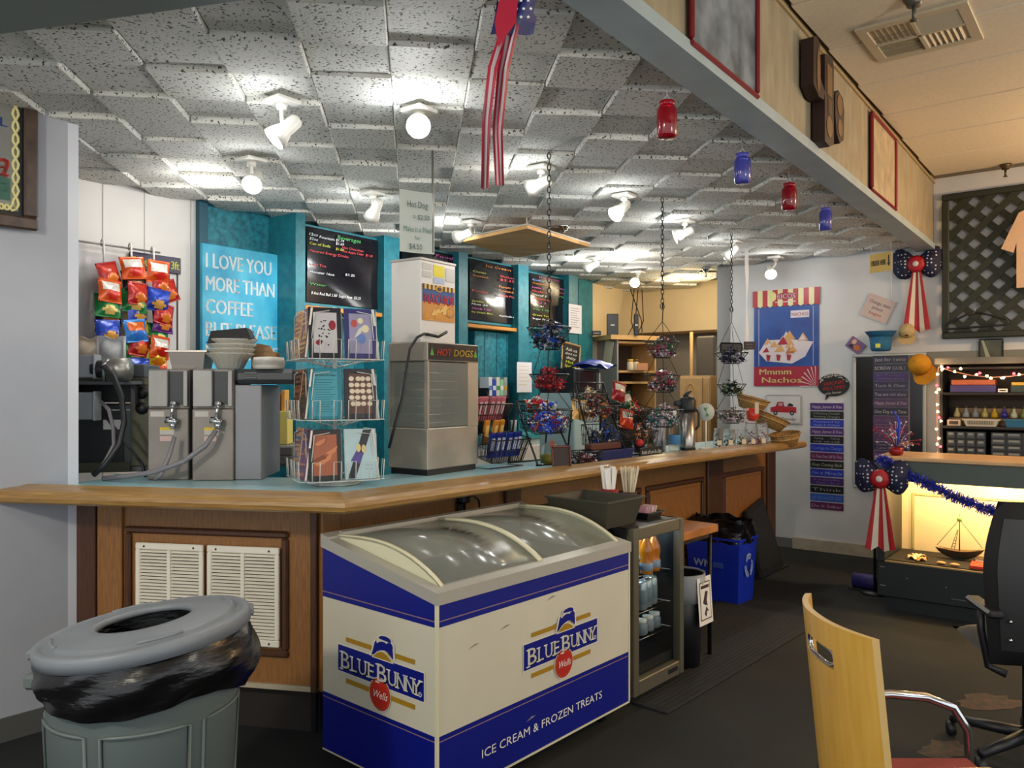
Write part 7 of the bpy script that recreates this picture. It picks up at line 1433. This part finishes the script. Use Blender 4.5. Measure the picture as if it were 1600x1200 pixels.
# top shelf: packs
o = thing('candy_tin', 'orange and purple display box on the top hutch shelf', 'box', hp_(.06,.06,1.4755), RZ_R); MB().cbox(0,.30,0,.12,0,.055,.003).obj('tray', flat('#3a2a6a',.3), o); MB().cbox(.005,.295,.01,.11,.055,.095,.004).obj('packets', flat('#c9622c',.4), o); MB().rect(.01,.29,.008,.045,-.001).obj('front_print', flat('#50407c'), o)
o = thing('yellow_box', 'yellow and dark display box on the top hutch shelf, to the right', 'box', hp_(.45,.06,1.4755), RZ_R); MB().cbox(0,.28,0,.12,0,.05,.003).obj('tray', flat('#1f3328',.4), o); MB().cbox(.005,.275,.01,.11,.05,.075,.003).obj('packets', flat('#d8b02c',.4), o)
o = thing('price_tag', 'small white price tag on the top hutch shelf edge', 'tag', hp_(.41,-.004,1.478), RZ_R); MB().box(-.03,.03,-.002,.001,0,.025).obj('tag', M_wht, o); MB().rect(-.02,.02,.008,.016,-.003).obj('print', M_blk, o)
# string lights
path = [(-.01,-.03,.985),(-.012,-.03,1.1),(-.012,-.03,1.25),(-.015,-.03,1.40),(-.012,-.03,1.55),(.0,-.045,1.665),(.10,-.05,1.63),(.22,-.05,1.60),(.34,-.05,1.585),(.46,-.05,1.59),(.58,-.05,1.61),(.68,-.05,1.635)]
P = [Vector(hp_(*p)) for p in path]; s0 = P[0]
o = thing('string_lights', 'string of glowing warm and red lights around the shelf hutch', 'string lights', s0, 0); MB().tube([p-s0 for p in P], .004, 5).obj('light_cord', mat('cord_pink','#b9806a',.5), o)
rr = random.Random(21); M_fw = mat('fairy_warm','#fff2d0',.4,emit=9,tint='#ffd890'); M_fr = mat('fairy_red','#ff5a6a',.4,emit=5,tint='#ff3a4a')
for i in range(34):
    t = i/33*(len(P)-1); k = min(int(t), len(P)-2); q = P[k].lerp(P[k+1], t-k)-s0+Vector((rr.uniform(-.02,.02),-.012,rr.uniform(-.018,.028)))
    MB(Matrix.Translation(q) @ Matrix.Rotation(rr.uniform(0,3),4,'Y')).lathe([(.0001,-.004),(.006,0),(.011,.012),(.0001,.008)],5).obj('light_bulb', M_fr if i % 5 == 2 else M_fw, o)
for k, e in ((2,.25),(5,.6),(9,.6)): lamp('fairy_glow', P[k]+Vector((-.06,-.06,.02)), e, (1,.6,.3), .03)

# ------------------------------------------------------------------ chairs in front
ch = thing('plywood_chair', 'bent plywood chair with a hand slot, chrome arms and red seat', 'chair', (.905, 2.18, 0), 0)
M_ply = mat('ply_yellow', '#cf9c3e', .38, c2='#dcae52', scale=6, stretch=(6,6,.6), coat=.3); M_ple = mat('ply_edge', '#c9a86a', .45)
WY = .222
def shell(y, z, inner):
    t = y/WY; x = -.062*(1-abs(t)**2.2)+.10*(.88-z)-.02; th = .018 if inner else 0
    return Vector((x+th, y, z))
def ztop(y): return .885-.012*abs(y/WY)**2*0
ny, nz = 24, 30
grid = {}
def hole_(y, z): return abs(z-.80)/.022 < 1 and ((z-.80)/.022)**2+(y/.085)**4 < 1
vs = []; fs = []
ys = [-WY+2*WY*i/ny for i in range(ny+1)]; zs_ = [.36+(.885-.36)*j/nz for j in range(nz+1)]
hx = set()
for inner in (0,1):
    for j in range(nz+1):
        for i in range(ny+1): vs.append(shell(ys[i], zs_[j], inner))
Wn = ny+1; off_ = Wn*(nz+1)
solid = lambda i,j: 0 <= i < ny and 0 <= j < nz and not (abs((ys[i]+ys[i+1])/2) < .088 and .765 < (zs_[j]+zs_[j+1])/2 < .815)
m = MB(); ed = MB()
for j in range(nz):
    for i in range(ny):
        if not solid(i,j): continue
        a, b, c_, d_ = j*Wn+i, j*Wn+i+1, (j+1)*Wn+i+1, (j+1)*Wn+i; fs.append((a,d_,c_,b)); fs.append((off_+a,off_+b,off_+c_,off_+d_))
m.add(vs, fs, 0, True); fe_ = []
for j in range(nz):
    for i in range(ny):
        if not solid(i,j): continue
        a, b, c_, d_ = j*Wn+i, j*Wn+i+1, (j+1)*Wn+i+1, (j+1)*Wn+i
        for (di,dj,p_,q_) in ((0,-1,a,b),(1,0,b,c_),(0,1,c_,d_),(-1,0,d_,a)):
            if not solid(i+di,j+dj): fe_.append((p_,q_,off_+q_,off_+p_))
m.add(vs, fe_, 1); m.obj('backrest', [M_ply, M_ple], ch)
hr = []
for g in range(24): a = 2*math.pi*g/24; hr.append(shell(.088*math.copysign(abs(math.cos(a))**.6, math.cos(a)), .79+.026*math.copysign(abs(math.sin(a))**.6, math.sin(a)), 0)+Vector((.009,0,0)))
MB().tube(hr, .007, 8, closed=True).obj('slot_rim', M_chrome, ch)
for sy in (-1,1):
    y = sy*.25; MB().tube([(.045,y*.92,.555),(.12,y,.565),(.25,y,.57),(.36,y,.56),(.44,y,.53),(.485,y,.46),(.49,y,.38),(.48,y,.02)], .0135, 10).obj('arm', M_chrome, ch)
    MB().tube([(.045,y*.9,.555),(.03,y*.9,.36),(-.06,y*.95,.02)], .0125, 10).obj('leg', M_chrome, ch)
sm = MB(); sm.cbox(.04,.47,-.215,.215,.35,.40,.02).obj('seat', mat('seat_red','#8a2c26',.7,noise=.1,scale=40), ch)
MB().tube([(.04,-.20,.34),(.48,-.23,.34),(.48,.23,.34),(.04,.20,.34)], .010, 8, closed=True).obj('seat_frame', M_chrome, ch)
# black office chair
oc = thing('office_chair', 'black padded office chair with armrests, at the right edge', 'chair', (2.06, 3.02, 0), R(-12))
M_lea = mat('black_leather', '#101113', .6, noise=.2, scale=12, bump=.3, spec=.25)
def backf(s_):
    def f(u, v):
        w = .255*(1-.42*max(0,v-.55)**1.6*2.2)*(1-.12*(1-v)**2); e = math.sin(math.pi*u)**.5*math.sin(math.pi*min(1,max(0,v)))**.4
        return ((u-.5)*2*w, s_*.055*e+.05*(v-.3)**2, .44+.625*v)
    return f
MB().sheet(backf(-1), 14, 18).sheet(backf(1), 14, 18).obj('backrest', M_lea, oc)
MB().sheet(lambda u,v: backf(-1)(.08+.84*u,.1+.8*v)[0:1]+(backf(-1)(.08+.84*u,.1+.8*v)[1]-.004,backf(-1)(.08+.84*u,.1+.8*v)[2]), 8, 10).obj('back_shell', mat('back_shell','#1f2022',.45), oc)
MB().sheet(lambda u,v: ((u-.5)*.40, .08+(v-.5)*.48+.2, .44+.05*math.sin(math.pi*u)**.4*math.sin(math.pi*v)**.4), 10, 10).sheet(lambda u,v: ((u-.5)*.40, .08+(v-.5)*.48+.2, .44-.04*math.sin(math.pi*u)**.4*math.sin(math.pi*v)**.4), 10, 10).obj('seat', M_lea, oc)
for sx in (-1,1):
    MB().tube([(sx*.16,.02,.40),(sx*.215,.04,.42),(sx*.235,.06,.56),(sx*.235,.06,.64)], .016, 8).cbox(sx*.235-.03,sx*.235+.03,-.10,.16,.64,.668,.010).obj('armrest', M_black, oc)
MB().cyl((0,.22,.09),(0,.22,.41),.03,n=12).obj('gas_lift', M_blackm, oc); MB().box(-.03,.03,-.03,.25,.40,.425).cbox(-.04,.04,-.045,-.02,.40,.62,.006).obj('bracket', M_black, oc)
for i in range(5):
    a = 2*math.pi*i/5; MB().tube([(0,.22,.10),(.30*math.cos(a),.22+.30*math.sin(a),.075)], [.028,.018], 8).obj('base_leg', M_black, oc); MB().cyl((.30*math.cos(a)-.014,.22+.30*math.sin(a),.03),(.30*math.cos(a)+.014,.22+.30*math.sin(a),.03),.03,n=12).obj('caster', M_black, oc)
for z in (.55,.62): MB().ball((-.17,-.045,z), .008).obj('screw', M_chrome, oc)
# worn patches of carpet
rr = random.Random(14)
for i, (px, py, w_, d_, lab) in enumerate(((1545,1098,.32,.20,'worn tan patch of carpet beside the office chair'),(1478,1172,.26,.16,'worn tan patch of carpet in front of the plywood chair'))):
    D = H*F/(py-HZ); p = at(px,py,D); m = MB(); pts = [(w_/2*math.cos(g)*(1+.3*rr.uniform(-1,1)), d_/2*math.sin(g)*(1+.35*rr.uniform(-1,1))) for g in [k*2*math.pi/18 for k in range(18)]]
    tag(m.slab(pts, .0005, .002).obj('worn_patch', mat('worn_carpet','#5a4432',.95,c2='#3a3630',scale=26,sharp=(.35,.65)), None, (p.x,p.y,0), .3), lab, 'worn patch')
# ------------------------------------------------------------------ small pieces that ride on a part
NEST = {'bulb':('lamp_head',),'badge':('door_frame',),'lettering':('sign_panel','canvas','header_panel','strip','sticker_sheet','balloon'),'chalk_writing':('board_sheet','slate'),'poster_print':('poster_sheet','poster_ground'),
 'cover_art':('cover',),'screw':('frame','back_shell'),'box_label':('packet_box',),'drawer_label':('drawer',),'wrapper_print':('wrapper',),'price_label':('jar_glass',),'slot_rim':('backrest',),'truck_print':('plate',),'logo':('body',),'side_logo':('body',),
 'writing':('sheet','card'),'print':('sheet','frame','tag','carton'),'recycling_symbol':('bin_body',),'side_print':('bin_body',),'notice':('bin_body',),'warning_labels':('steel_body',),'stickers':('cabinet_body',),'deflector':('cup',),'pages':('cover',),'rope_border':('mirror',),'printing':('mirror',),'inlet_valve':('steel_body',)}
base = lambda n: n.split('.')[0]
for r in [o for o in bpy.data.objects if o.parent is None]:
    kids = list(r.children)
    for k in kids:
        for want in NEST.get(base(k.name), ()):
            p = next((q for q in kids if base(q.name) == want and q is not k), None)
            if p is not None and p.parent is r and p.location.length < 1e-6 and Vector(p.rotation_euler).length < 1e-6 and not k.children:
                k.parent = p; break
